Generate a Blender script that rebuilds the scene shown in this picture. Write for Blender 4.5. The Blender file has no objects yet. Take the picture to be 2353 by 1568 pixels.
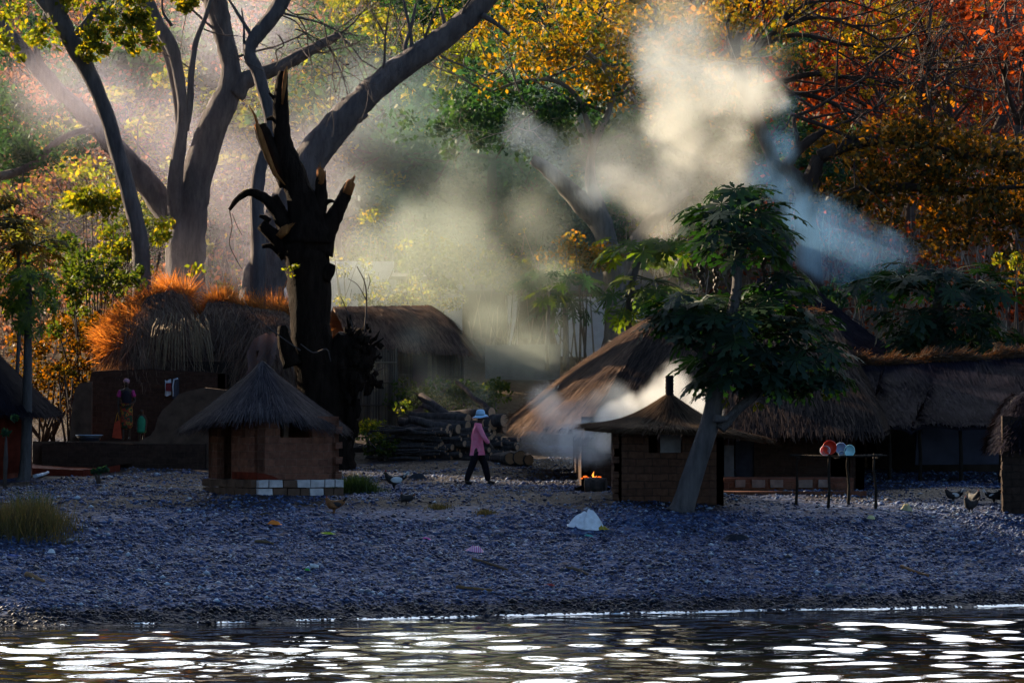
import bpy, bmesh, math, random
import numpy as np
from mathutils import Vector, Matrix
R = math.radians
random.seed(7)
RNG = np.random.default_rng(7)
C = bpy.context.scene.collection
sc = bpy.context.scene

# ------------------------------------------------------------------ camera
CAM_Z, PITCH, FPX, HOR = 3.0, math.atan(226 / 6533), 6533.0, 1010.0
cam = bpy.data.cameras.new('camera')
cam.lens = 100.0
cam.sensor_width = 36.0
cam.clip_start = 0.5
cam.clip_end = 4000.0
co = bpy.data.objects.new('camera', cam)
co.location = (0, 0, CAM_Z)
co.rotation_euler = (R(90) + PITCH, 0, 0)
C.objects.link(co)
sc.camera = co

# ------------------------------------------------------------------ light
SUN_AZ = R(52)       # to the left of straight behind the village
SUN_EL = R(21)
S = Vector((-math.sin(SUN_AZ) * math.cos(SUN_EL), math.cos(SUN_AZ) * math.cos(SUN_EL), math.sin(SUN_EL)))
sun = bpy.data.lights.new('sun', 'SUN')
sun.energy = 5.0
sun.angle = R(0.5)
sun.color = (1.0, 0.80, 0.55)
so = bpy.data.objects.new('sun', sun)
so.rotation_euler = (-S).to_track_quat('-Z', 'Y').to_euler()
so.location = (-40, 60, 60)
C.objects.link(so)

w = bpy.data.worlds.new('World')
sc.world = w
w.use_nodes = True
wn, wl = w.node_tree.nodes, w.node_tree.links
wn.clear()
sky = wn.new('ShaderNodeTexSky')
sky.sky_type = 'NISHITA'
sky.sun_disc = False
sky.sun_elevation = SUN_EL
sky.sun_rotation = -SUN_AZ
sky.air_density = 1.0
sky.dust_density = 1.0
sky.ozone_density = 4.0
# made-up bright cloud patch, out of view, to whiten the water reflections
geo = wn.new('ShaderNodeTexCoord')
sep = wn.new('ShaderNodeSeparateXYZ')
wl.new(geo.outputs['Generated'], sep.inputs[0])
def wmap(sock, a, b, c, d):
    m = wn.new('ShaderNodeMapRange')
    m.interpolation_type = 'SMOOTHSTEP'
    for k, v in zip(('From Min', 'From Max', 'To Min', 'To Max'), (a, b, c, d)):
        m.inputs[k].default_value = v
    wl.new(sock, m.inputs['Value'])
    return m.outputs[0]
def wmul(a, b):
    m = wn.new('ShaderNodeMath')
    m.operation = 'MULTIPLY'
    wl.new(a, m.inputs[0])
    if isinstance(b, float):
        m.inputs[1].default_value = b
    else:
        wl.new(b, m.inputs[1])
    return m.outputs[0]
nz = wn.new('ShaderNodeTexNoise')
nz.inputs['Scale'].default_value = 3.0
nz.inputs['Detail'].default_value = 5.0
wl.new(geo.outputs['Generated'], nz.inputs['Vector'])
cl = wmul(wmul(wmap(sep.outputs['Y'], 0.66, 0.82, 0, 1), wmap(sep.outputs['Z'], 0.72, 0.50, 0, 1)),
          wmap(nz.outputs[0], 0.25, 0.5, 0.55, 1))
mixc = wn.new('ShaderNodeMix')
mixc.data_type = 'RGBA'
wl.new(cl, mixc.inputs['Factor'])
wl.new(sky.outputs[0], mixc.inputs['A'])
mixc.inputs['B'].default_value = (46.0, 49.0, 53.0, 1)
bg = wn.new('ShaderNodeBackground')
bg.inputs['Strength'].default_value = 0.05
wl.new(mixc.outputs['Result'], bg.inputs['Color'])
wo = wn.new('ShaderNodeOutputWorld')
wl.new(bg.outputs[0], wo.inputs['Surface'])

sc.view_settings.view_transform = 'Standard'
sc.view_settings.look = 'None'
sc.view_settings.exposure = 1.65
sc.view_settings.gamma = 1.0
sc.render.engine = 'CYCLES'
sc.cycles.max_bounces = 6
sc.cycles.diffuse_bounces = 2
sc.cycles.glossy_bounces = 2
sc.cycles.transmission_bounces = 3
sc.cycles.transparent_max_bounces = 6
sc.cycles.volume_bounces = 1
sc.cycles.caustics_reflective = False
sc.cycles.caustics_refractive = False
sc.cycles.volume_step_rate = 2.0
sc.cycles.volume_max_steps = 128

# ------------------------------------------------------------------ places
CP, SP = math.cos(PITCH), math.sin(PITCH)
def W(px, py, Y):
    """Where something seen at (px, py) of the 2352-wide photograph stands when it is Y metres away."""
    dx, dy = (px - 1176) / FPX, (784 - py) / FPX
    t = Y / (CP - dy * SP)
    return Vector((dx * t, Y, CAM_Z + t * (SP + dy * CP)))

def shoreY(x):
    return 48.65 + 0.337 * x + 0.10 * np.sin(x * 0.55 + 1.0) + 0.05 * np.sin(x * 1.7) 

def gz(x, y):
    x, y = np.asarray(x, float), np.asarray(y, float)
    z = 0
    for o in (-0.5, 0, 0.5):
        d = (y + o - shoreY(np.clip(x, -14, 16)) ) * 0.95
        z1 = np.interp(d, [-60, -4, 0, 1.0, 4.5, 7.5, 10, 17, 80], [-6, -.45, 0.0, .30, .86, 1.5, 1.8, 1.98, 2.3])
        z2 = np.interp(y + o, [60, 66, 74, 79, 86, 98, 110, 130, 180, 200, 270], [1.9, 1.98, 2.25, 2.6, 3.8, 6.2, 9.4, 16, 34, 39, 40])
        t = np.clip((y + o - 60) / 8, 0, 1)
        t = t * t * (3 - 2 * t)
        z = z + (z1 * (1 - t) + z2 * t) / 3
    h = np.clip((y - 95) / 30, 0, 1)
    z = z + h * (1.4 * np.sin(x * .13 + 1) + 0.9 * np.sin(x * .31 + y * .17) + .04 * x)
    b = np.clip((y - shoreY(np.clip(x, -14, 16))) / 3, 0, 1)
    return z + b * 0.03 * (np.sin(x * 1.3 + y * .8) + np.sin(x * .7 - y * 1.9 + 2))

def G(px, py, y0=40, y1=110):
    """The spot on the ground seen at (px, py)."""
    Y = y0
    while Y < y1:
        p = W(px, py, Y)
        if p.z <= float(gz(p.x, p.y)):
            break
        Y += 0.05
    p.z = float(gz(p.x, p.y))
    return p
def on(px, Y):
    x = (px - 1176) / FPX * Y
    return Vector((x, Y, float(gz(x, Y))))

# ------------------------------------------------------------------ materials
class NT:
    def __init__(s, name):
        s.m = bpy.data.materials.new(name)
        s.m.use_nodes = True
        s.n, s.l = s.m.node_tree.nodes, s.m.node_tree.links
        s.b = s.n['Principled BSDF']
        s.out = s.n['Material Output']
    def new(s, t, **kw):
        n = s.n.new('ShaderNode' + t)
        for k, v in kw.items():
            if hasattr(n, k):
                setattr(n, k, v)
            else:
                n.inputs[k.replace('_', ' ')].default_value = v
        return n
    def link(s, a, b):
        s.l.new(a, b)
    def ramp(s, fac, cols, pos=None, const=False):
        r = s.n.new('ShaderNodeValToRGB')
        e = r.color_ramp.elements
        k = len(cols)
        pos = pos or [i / (k - 1) for i in range(k)]
        while len(e) < k:
            e.new(0.5)
        for i in range(k):
            e[i].position = pos[i]
            e[i].color = (*cols[i], 1)
        if const:
            r.color_ramp.interpolation = 'CONSTANT'
        s.l.new(fac, r.inputs[0])
        return r.outputs[0]
    def mix(s, f, a, b, mode='MIX'):
        m = s.n.new('ShaderNodeMix')
        m.data_type = 'RGBA'
        m.blend_type = mode
        for sock, v in ((m.inputs['Factor'], f), (m.inputs['A'], a), (m.inputs['B'], b)):
            if isinstance(v, (int, float)):
                sock.default_value = v
            elif isinstance(v, tuple):
                sock.default_value = (*v, 1)
            else:
                s.l.new(v, sock)
        return m.outputs['Result']
    def coord(s, scale=(1, 1, 1), which='Object'):
        t = s.n.new('ShaderNodeTexCoord')
        mp = s.n.new('ShaderNodeMapping')
        mp.inputs['Scale'].default_value = scale
        s.l.new(t.outputs[which], mp.inputs[0])
        return mp.outputs[0]
    def noise(s, vec, scale, detail=4, rough=0.55):
        n = s.n.new('ShaderNodeTexNoise')
        n.inputs['Scale'].default_value = scale
        n.inputs['Detail'].default_value = detail
        n.inputs['Roughness'].default_value = rough
        s.l.new(vec, n.inputs['Vector'])
        return n.outputs[0]
    def bump(s, h, strength=0.5, dist=0.02):
        b = s.n.new('ShaderNodeBump')
        b.inputs['Strength'].default_value = strength
        b.inputs['Distance'].default_value = dist
        s.l.new(h, b.inputs['Height'])
        s.l.new(b.outputs[0], s.b.inputs['Normal'])

def solid(name, col, rough=0.7, var=0.25, scale=8.0, bump=0.3, spec=0.3):
    t = NT(name)
    v = t.coord()
    n = t.noise(v, scale, 5)
    a = tuple(max(0, c * (1 - var)) for c in col)
    b = tuple(min(1, c * (1 + var)) for c in col)
    t.link(t.ramp(n, [a, b], [0.3, 0.7]), t.b.inputs['Base Color'])
    t.b.inputs['Roughness'].default_value = rough
    t.b.inputs['Specular IOR Level'].default_value = spec
    if bump:
        t.bump(t.noise(v, scale * 3, 4), bump, 0.02)
    return t.m

def leafmat(name, cols, trans=0.5, tcol=(1.5, 1.3, 0.5), gloss=0.02, pos=None):
    """Thin leaves: colour differs from leaf to leaf, light shines through."""
    t = NT(name)
    g = t.new('NewGeometry')
    c = t.ramp(g.outputs['Random Per Island'], cols, pos)
    d = t.new('BsdfDiffuse')
    t.link(c, d.inputs['Color'])
    tr = t.new('BsdfTranslucent')
    t.link(t.mix(1.0, c, tcol, 'MULTIPLY'), tr.inputs['Color'])
    mx = t.new('MixShader')
    mx.inputs[0].default_value = trans
    t.link(d.outputs[0], mx.inputs[1])
    t.link(tr.outputs[0], mx.inputs[2])
    gl = t.new('BsdfGlossy', Roughness=0.5)
    gl.inputs['Color'].default_value = (.8, .8, .8, 1)
    m2 = t.new('MixShader')
    m2.inputs[0].default_value = gloss
    t.link(mx.outputs[0], m2.inputs[1])
    t.link(gl.outputs[0], m2.inputs[2])
    t.link(m2.outputs[0], t.out.inputs['Surface'])
    return t.m

def bark(name, a, b, scale=6.0, bump=0.8):
    t = NT(name)
    v = t.coord((1, 1, .22))
    n = t.noise(v, scale, 6, .65)
    t.link(t.ramp(n, [a, b], [.32, .68]), t.b.inputs['Base Color'])
    t.b.inputs['Roughness'].default_value = .85
    t.b.inputs['Specular IOR Level'].default_value = .15
    t.bump(t.noise(v, scale * 2.5, 6, .72), bump, .14)
    return t.m

def thatchmat(name, cols, trans=0.15):
    t = NT(name)
    g = t.new('NewGeometry')
    c = t.ramp(g.outputs['Random Per Island'], cols)
    n = t.noise(t.coord(), 1.1, 3)
    c = t.mix(1.0, c, t.ramp(n, [(.55, .55, .6), (1.1, 1.05, 1.0)], [.35, .65]), 'MULTIPLY')
    d = t.new('BsdfDiffuse')
    t.link(c, d.inputs['Color'])
    tr = t.new('BsdfTranslucent')
    t.link(t.mix(1.0, c, (1.7, 1.1, .5), 'MULTIPLY'), tr.inputs['Color'])
    mx = t.new('MixShader')
    mx.inputs[0].default_value = trans
    t.link(d.outputs[0], mx.inputs[1])
    t.link(tr.outputs[0], mx.inputs[2])
    gl = t.new('BsdfGlossy', Roughness=0.4)
    m2 = t.new('MixShader')
    m2.inputs[0].default_value = .008
    t.link(mx.outputs[0], m2.inputs[1])
    t.link(gl.outputs[0], m2.inputs[2])
    t.link(m2.outputs[0], t.out.inputs['Surface'])
    return t.m

def brickmat(name, c1, c2, mortar, bw=.34, bh=.155, soot=None):
    t = NT(name)
    tc = t.new('TexCoord')
    sp = t.new('SeparateXYZ')
    t.link(tc.outputs['Object'], sp.inputs[0])
    nw = t.noise(tc.outputs['Object'], 3.0, 3)
    ad = t.new('Math', operation='ADD')
    t.link(sp.outputs['X'], ad.inputs[0])
    t.link(sp.outputs['Y'], ad.inputs[1])
    ad2 = t.new('Math', operation='MULTIPLY_ADD')
    t.link(nw, ad2.inputs[0])
    ad2.inputs[1].default_value = .07
    t.link(sp.outputs['Z'], ad2.inputs[2])
    cb = t.new('CombineXYZ')
    t.link(ad.outputs[0], cb.inputs[0])
    t.link(ad2.outputs[0], cb.inputs[1])
    br = t.new('TexBrick')
    t.link(cb.outputs[0], br.inputs['Vector'])
    br.inputs['Scale'].default_value = 1
    br.inputs['Brick Width'].default_value = bw
    br.inputs['Row Height'].default_value = bh
    br.inputs['Mortar Size'].default_value = .012
    br.inputs['Mortar Smooth'].default_value = .4
    br.inputs['Color1'].default_value = (*c1, 1)
    br.inputs['Color2'].default_value = (*c2, 1)
    br.inputs['Mortar'].default_value = (*mortar, 1)
    n = t.noise(tc.outputs['Object'], 9, 5)
    c = t.mix(.8, br.outputs['Color'], t.ramp(n, [(.55, .52, .5), (1.2, 1.15, 1.1)], [.3, .7]), 'MULTIPLY')
    smear = t.ramp(t.noise(tc.outputs['Object'], 1.7, 5, .65), [(0, 0, 0), (1, 1, 1)], [.52, .66])
    c = t.mix(smear, c, tuple((a + b) / 2 * .9 for a, b in zip(c1, mortar)))
    t.link(c, t.b.inputs['Base Color'])
    t.b.inputs['Roughness'].default_value = .9
    t.b.inputs['Specular IOR Level'].default_value = .1
    h = t.new('Math', operation='MULTIPLY_ADD')
    t.link(br.outputs['Fac'], h.inputs[0])
    h.inputs[1].default_value = -1.0
    t.link(n, h.inputs[2])
    t.bump(h.outputs[0], .9, .03)
    return t.m

# ------------------------------------------------------------------ mesh helpers
BASE = {}
def fast_mesh(name, V, F, mats, midx=None, smooth=False):
    """V (n,3) floats, F (m,k) ints of one k."""
    V = np.ascontiguousarray(V, dtype=np.float32)
    F = np.ascontiguousarray(F, dtype=np.int32)
    me = bpy.data.meshes.new(name)
    me.vertices.add(len(V))
    me.vertices.foreach_set('co', V.ravel())
    m, k = F.shape
    me.loops.add(m * k)
    me.loops.foreach_set('vertex_index', F.ravel())
    me.polygons.add(m)
    me.polygons.foreach_set('loop_start', np.arange(0, m * k, k, dtype=np.int32))
    me.polygons.foreach_set('loop_total', np.full(m, k, dtype=np.int32))
    if smooth:
        me.polygons.foreach_set('use_smooth', np.ones(m, dtype=bool))
    for mt in mats:
        me.materials.append(mt)
    if midx is not None:
        me.polygons.foreach_set('material_index', np.asarray(midx, dtype=np.int32))
    me.update(calc_edges=True)
    me.validate()
    return me

def tag(o, label=None, cat=None, group=None, kind=None):
    if label: o['label'] = label
    if cat: o['category'] = cat
    if group: o['group'] = group
    if kind: o['kind'] = kind
    return o

def thing(name, label, cat, loc=(0, 0, 0), group=None):
    o = bpy.data.objects.new(name, None)
    o.empty_display_size = .2
    o.location = loc
    C.objects.link(o)
    BASE[o.name] = Vector(loc)
    return tag(o, label, cat, group)

def link(name, me, parent=None):
    o = bpy.data.objects.new(name, me)
    C.objects.link(o)
    if parent is not None:
        b = BASE[parent.name]
        me.transform(Matrix.Translation(-b))
        o.parent = parent
        BASE[o.name] = b
    else:
        BASE[o.name] = Vector((0, 0, 0))
    return o

def centre_origin(o):
    """Put a one-mesh thing's origin at its base."""
    me = o.data
    n = len(me.vertices)
    co_ = np.empty(n * 3, dtype=np.float32)
    me.vertices.foreach_get('co', co_)
    co_ = co_.reshape(-1, 3)
    c = Vector(((co_[:, 0].min() + co_[:, 0].max()) / 2, (co_[:, 1].min() + co_[:, 1].max()) / 2, co_[:, 2].min()))
    me.transform(Matrix.Translation(-c))
    o.location = o.location + c
    BASE[o.name] = c
    return o

class MB:
    def __init__(s):
        s.v, s.f, s.mi, s.sm = [], [], [], []
    def add(s, vs, fs, mi=0, sm=False):
        o = len(s.v)
        s.v += [tuple(v) for v in vs]
        for f in fs:
            s.f.append(tuple(i + o for i in f))
            s.mi.append(mi)
            s.sm.append(sm)
    def box(s, c, h, rot=0, mi=0, jit=0, tilt=None):
        """c centre, h half sizes, rot about z; tilt is an extra Matrix."""
        M = Matrix.Rotation(rot, 3, 'Z')
        if tilt is not None:
            M = M @ tilt
        vs = []
        for z in (-1, 1):
            for x, y in ((-1, -1), (1, -1), (1, 1), (-1, 1)):
                p = Vector((x * h[0], y * h[1], z * h[2]))
                if jit:
                    p += Vector([random.uniform(-jit, jit) for _ in range(3)])
                vs.append(Vector(c) + M @ p)
        s.add(vs, [(3, 2, 1, 0), (4, 5, 6, 7), (0, 1, 5, 4), (1, 2, 6, 5), (2, 3, 7, 6), (3, 0, 4, 7)], mi)
    def tube(s, pts, rad, n=8, mi=0, noise=0.0, smooth=True, cap=True, capmi=None, squash=1.0):
        pts = [Vector(p) for p in pts]
        k = len(pts)
        if not hasattr(rad, '__len__'):
            rad = [rad] * k
        o = len(s.v)
        up = Vector((0.13, -1, 0.21)).normalized()
        prev = None
        for i, p in enumerate(pts):
            t = (pts[min(i + 1, k - 1)] - pts[max(i - 1, 0)])
            if t.length < 1e-9:
                t = Vector((0, 0, 1))
            t.normalize()
            a = up if prev is None else prev
            a = (a - t * a.dot(t))
            if a.length < 1e-4:
                a = t.orthogonal()
            a.normalize()
            prev = a
            b = t.cross(a)
            for j in range(n):
                an = 2 * math.pi * j / n
                r = rad[i] * (1 + (random.uniform(-noise, noise) if noise else 0))
                s.v.append(tuple(p + a * math.cos(an) * r * squash + b * math.sin(an) * r))
        for i in range(k - 1):
            for j in range(n):
                q = o + i * n + j
                q2 = o + i * n + (j + 1) % n
                s.f.append((q, q2, q2 + n, q + n)); s.mi.append(mi); s.sm.append(smooth)
        if cap:
            for i, fl in ((0, True), (k - 1, False)):
                ring = [o + i * n + j for j in range(n)]
                s.f.append(tuple(reversed(ring)) if fl else tuple(ring))
                s.mi.append(mi if capmi is None else capmi); s.sm.append(False)
    def ell(s, c, r, n=10, m=6, mi=0, jit=0.0, rot=None, sm=True):
        c = Vector(c)
        vs = [c + (rot @ Vector((0, 0, -r[2])) if rot else Vector((0, 0, -r[2])))]
        for i in range(1, m):
            th = math.pi * i / m
            for j in range(n):
                ph = 2 * math.pi * j / n
                q = 1 + random.uniform(-jit, jit)
                p = Vector((r[0] * math.sin(th) * math.cos(ph) * q, r[1] * math.sin(th) * math.sin(ph) * q, -r[2] * math.cos(th) * q))
                vs.append(c + (rot @ p if rot else p))
        vs.append(c + (rot @ Vector((0, 0, r[2])) if rot else Vector((0, 0, r[2]))))
        fs = [(0, 1 + (j + 1) % n, 1 + j) for j in range(n)]
        for i in range(m - 2):
            for j in range(n):
                a, b = 1 + i * n + j, 1 + i * n + (j + 1) % n
                fs.append((a, b, b + n, a + n))
        t = len(vs) - 1
        fs += [(t, 1 + (m - 2) * n + j, 1 + (m - 2) * n + (j + 1) % n) for j in range(n)]
        s.add(vs, fs, mi, sm)
    def poly_prism(s, pts, d, mi=0):
        """pts: outline (list of Vectors, planar), d: extrusion vector."""
        n = len(pts)
        d = Vector(d)
        s.add(list(pts) + [p + d for p in pts],
              [tuple(range(n)), tuple(reversed(range(n, 2 * n)))] + [(i, i + n, (i + 1) % n + n, (i + 1) % n) for i in range(n)], mi)
    def build(s, name, mats, parent=None):
        me = bpy.data.meshes.new(name)
        me.from_pydata(s.v, [], s.f)
        if not isinstance(mats, (list, tuple)):
            mats = [mats]
        for m in mats:
            me.materials.append(m)
        me.polygons.foreach_set('material_index', s.mi)
        me.polygons.foreach_set('use_smooth', s.sm)
        me.update()
        bm = bmesh.new(); bm.from_mesh(me)
        bmesh.ops.recalc_face_normals(bm, faces=bm.faces)
        bm.to_mesh(me); bm.free()
        o = link(name, me, parent)
        if parent is None:
            centre_origin(o)
        return o

def smooth_path(pts, sub=4):
    """Catmull-Rom through rows of any length (positions and radii together)."""
    P = [np.asarray(p, float) for p in pts]
    P = [2 * P[0] - P[1]] + P + [2 * P[-1] - P[-2]]
    out = []
    for i in range(1, len(P) - 2):
        a, b, c, d = P[i - 1], P[i], P[i + 1], P[i + 2]
        for k in range(sub):
            t = k / sub
            out.append(.5 * ((2 * b) + (-a + c) * t + (2 * a - 5 * b + 4 * c - d) * t * t + (-a + 3 * b - 3 * c + d) * t ** 3))
    out.append(P[-2])
    return out

def limb(mb, rows, Y, n=10, noise=.085, mi=0, dY=0.0, sub=4):
    """rows: (px, py, width px [, extra depth]) traced along a limb that stands Y metres away."""
    pr = []
    for k, r in enumerate(rows):
        y = Y + (r[3] if len(r) > 3 else 0) + dY * k / max(1, len(rows) - 1)
        p = W(r[0], r[1], y)
        pr.append((p.x, p.y, p.z, r[2] / 2 / FPX * y))
    sm = smooth_path(pr, sub)
    mb.tube([q[:3] for q in sm], [max(.008, q[3]) for q in sm], n, mi, noise)
    return [Vector(q[:3]) for q in sm]

def twigs(mb, p, d, L, r, depth, n=5, spread=.7, kids=(2, 3), up=.1):
    """a small limb that forks, bare"""
    pts = [p]
    q = p.copy()
    d = d.normalized()
    for i in range(4):
        d = (d + Vector([random.gauss(0, .16) for _ in range(3)]) + Vector((0, 0, up * .25))).normalized()
        q = q + d * (L / 4)
        pts.append(q.copy())
    mb.tube(pts, [r * (1 - .17 * i) for i in range(5)], n if r > .03 else 3, cap=False)
    ends = [q.copy()]
    if depth > 0:
        for k in range(random.randint(*kids)):
            a = pts[random.randint(2, 4)]
            dd = (d + Vector([random.gauss(0, spread) for _ in range(3)])).normalized()
            ends += twigs(mb, a, dd, L * random.uniform(.55, .8), r * .5, depth - 1, n, spread, kids, up)
    return ends

def rand_unit(n):
    v = RNG.normal(size=(n, 3))
    return v / np.linalg.norm(v, axis=1, keepdims=True)

def leaf_quads(cen, L, Wd, droop=0.0, flat=0.0):
    """pointed leaf blades (rhombs) at the given centres, lengths jittered"""
    n = len(cen)
    a = rand_unit(n)
    a[:, 2] -= droop
    a /= np.linalg.norm(a, axis=1, keepdims=True)
    b = rand_unit(n)
    b[:, 2] *= (1 - flat)
    b -= a * np.sum(a * b, axis=1, keepdims=True)
    b /= np.linalg.norm(b, axis=1, keepdims=True) + 1e-9
    s = RNG.uniform(.6, 1.35, (n, 1))
    V = np.empty((n, 4, 3))
    V[:, 0] = cen - a * L * .5 * s
    V[:, 1] = cen + b * Wd * .5 * s - a * L * .06 * s
    V[:, 2] = cen + a * L * .5 * s
    V[:, 3] = cen - b * Wd * .5 * s - a * L * .06 * s
    F = np.arange(n * 4).reshape(n, 4)
    return V.reshape(-1, 3), F

def clump_points(centers, rad, per, shell=.35, sq=.75):
    out = []
    for c, r in zip(centers, rad):
        k = max(3, int(per * RNG.uniform(.6, 1.4)))
        d = rand_unit(k) * (RNG.uniform(0, 1, (k, 1)) ** shell) * r
        d[:, 2] *= sq
        out.append(np.asarray(c) + d)
    return np.concatenate(out)

def leaves_obj(name, mat, parent, cen, L, Wd, droop=.3, flat=0.0):
    V, F = leaf_quads(cen, L, Wd, droop, flat)
    return link(name, fast_mesh(name, V, F, [mat]), parent)

# ------------------------------------------------------------------ the setting
M_soil = None
def build_ground():
    t = NT('shore_ground')
    tc = t.new('TexCoord')
    v = tc.outputs['Object']
    # pebble cells of mixed slate blue, grey and russet stones
    vo = t.new('TexVoronoi')
    vo.inputs['Scale'].default_value = 11
    t.link(v, vo.inputs['Vector'])
    sp = t.new('SeparateColor')
    t.link(vo.outputs['Color'], sp.inputs[0])
    peb = t.ramp(sp.outputs[0], [(.010, .015, .035), (.025, .042, .10), (.055, .085, .18), (.06, .045, .055), (.15, .20, .33)], [0, .3, .62, .8, 1])
    n1 = t.noise(v, 2.2, 5)
    soil = t.ramp(n1, [(.020, .015, .014), (.045, .033, .029)], [.3, .7])
    # bare earth shows in patches on the flat above the beach
    a = t.new('SeparateXYZ')
    t.link(v, a.inputs[0])
    n2 = t.noise(v, .42, 4, .6)
    mr = t.new('MapRange', interpolation_type='SMOOTHSTEP')
    t.link(a.outputs['Z'], mr.inputs['Value'])
    for k, q in zip(('From Min', 'From Max', 'To Min', 'To Max'), (1.35, 1.75, -.3, .26)):
        mr.inputs[k].default_value = q
    ad = t.new('Math', operation='ADD')
    t.link(mr.outputs[0], ad.inputs[0]); t.link(n2, ad.inputs[1])
    f = t.ramp(ad.outputs[0], [(0, 0, 0), (1, 1, 1)], [.52, .72])
    c = t.mix(f, peb, soil)
    # hillside litter
    mh = t.new('MapRange')
    t.link(a.outputs['Z'], mh.inputs['Value'])
    mh.inputs['From Min'].default_value = 2.6
    mh.inputs['From Max'].default_value = 4.2
    lit = t.ramp(t.noise(v, .8, 6, .7), [(.06, .045, .03), (.15, .10, .06), (.10, .10, .04)], [.3, .55, .75])
    c = t.mix(mh.outputs[0], c, lit)
    # wet stones at the water's edge
    mw = t.new('MapRange', interpolation_type='SMOOTHSTEP')
    nw = t.new('Math', operation='MULTIPLY_ADD')
    t.link(n2, nw.inputs[0]); nw.inputs[1].default_value = .12
    t.link(a.outputs['Z'], nw.inputs[2])
    t.link(nw.outputs[0], mw.inputs['Value'])
    for k, q in zip(('From Min', 'From Max', 'To Min', 'To Max'), (.20, .30, 1, 0)):
        mw.inputs[k].default_value = q
    c = t.mix(mw.outputs[0], c, t.mix(1.0, c, (.22, .2, .2), 'MULTIPLY'))
    t.link(c, t.b.inputs['Base Color'])
    t.b.inputs['Roughness'].default_value = .75
    t.b.inputs['Specular IOR Level'].default_value = .08
    h = t.new('Math', operation='MULTIPLY_ADD')
    t.link(vo.outputs['Distance'], h.inputs[0]); h.inputs[1].default_value = -1.0
    t.link(n1, h.inputs[2])
    t.bump(h.outputs[0], .8, .05)
    xs = np.concatenate([np.linspace(-140, -60, 6), np.linspace(-55, -15, 21), np.arange(-14, 16.01, .22), np.linspace(18, 60, 22), np.linspace(70, 140, 6)])
    ys = np.concatenate([np.array([-140, -50, 10, 25, 35, 40]), np.arange(43, 80, .22), np.arange(80, 200, 1.5), np.linspace(202, 270, 12), np.array([285, 300])])
    X, Y = np.meshgrid(xs, ys)
    Z = gz(X, np.minimum(Y, 269))
    fine = (Y > 43) & (Y < 80)
    Z = Z + fine * RNG.normal(0, .012, Z.shape)
    V = np.stack([X, Y, Z], -1).reshape(-1, 3)
    nx = len(xs)
    i, j = np.meshgrid(np.arange(len(ys) - 1), np.arange(nx - 1), indexing='ij')
    q = (i * nx + j).ravel()
    F = np.stack([q, q + 1, q + nx + 1, q + nx], -1)
    o = link('ground', fast_mesh('ground', V, F, [t.m], smooth=True))
    tag(o, 'pebble beach rising to the bare earth of the village and the wooded hillside', 'ground', kind='structure')
build_ground()

def build_pebbles():
    t = NT('pebble_stone')
    g = t.new('NewGeometry')
    c = t.ramp(g.outputs['Random Per Island'],
               [(.006, .010, .026), (.018, .032, .088), (.038, .066, .165), (.10, .155, .30), (.045, .043, .05), (.34, .44, .56)],
               [0, .28, .55, .8, .9, 1])
    tc = t.new('TexCoord')
    sx = t.new('SeparateXYZ')
    t.link(g.outputs['Position'], sx.inputs[0])
    mw = t.new('MapRange', interpolation_type='SMOOTHSTEP')
    t.link(sx.outputs['Z'], mw.inputs['Value'])
    for k, q in zip(('From Min', 'From Max', 'To Min', 'To Max'), (.20, .30, 1, 0)):
        mw.inputs[k].default_value = q
    c = t.mix(mw.outputs[0], c, t.mix(1.0, c, (.25, .22, .2), 'MULTIPLY'))
    t.link(c, t.b.inputs['Base Color'])
    t.b.inputs['Roughness'].default_value = .5
    t.b.inputs['Specular IOR Level'].default_value = .16
    N = 100000
    x = RNG.uniform(-11, 13, N * 2)
    d = RNG.beta(1.1, 1.8, N * 2) * 29 - .15
    y = shoreY(x) + d
    n = np.sin(x * 1.1 + 2 * np.sin(y * .6)) + np.sin(y * 1.3 + x * .4 + 1)
    keep = (d < 7.6) | (RNG.uniform(0, 1, N * 2) < np.clip(np.where(d < 13, .34 + .12 * np.clip(-x / 5, -1, 1), .6) + .3 * n, .10, .95))
    x, y = x[keep][:N], y[keep][:N]
    N = len(x)
    z = gz(x, y)
    r = RNG.lognormal(math.log(.0235), .42, N).clip(.010, .08)
    ax = np.stack([r * RNG.uniform(.8, 1.5, N), r * RNG.uniform(.7, 1.1, N), r * RNG.uniform(.45, .8, N)], -1)
    th = RNG.uniform(0, 2 * math.pi, N)
    P = np.array([(0, 0, 1), (1, 0, .1), (.25, .95, -.05), (-.8, .55, .15), (-.75, -.6, 0), (.3, -.95, .1), (0, 0, -1)])
    Fp = np.array([(0, 1, 2), (0, 2, 3), (0, 3, 4), (0, 4, 5), (0, 5, 1), (6, 2, 1), (6, 3, 2), (6, 4, 3), (6, 5, 4), (6, 1, 5)])
    V = P[None] * ax[:, None] * RNG.uniform(.82, 1.18, (N, 7, 1))
    ct, st = np.cos(th)[:, None], np.sin(th)[:, None]
    V = np.stack([V[..., 0] * ct - V[..., 1] * st, V[..., 0] * st + V[..., 1] * ct, V[..., 2]], -1)
    V += np.stack([x, y, z + ax[:, 2] * .3], -1)[:, None]
    F = (np.arange(N) * 7)[:, None, None] + Fp[None]
    o = link('pebbles', fast_mesh('pebbles', V.reshape(-1, 3), F.reshape(-1, 3), [t.m], smooth=True))
    tag(o, 'slate blue and grey pebbles covering the beach', 'pebbles', kind='stuff')
build_pebbles()

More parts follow.
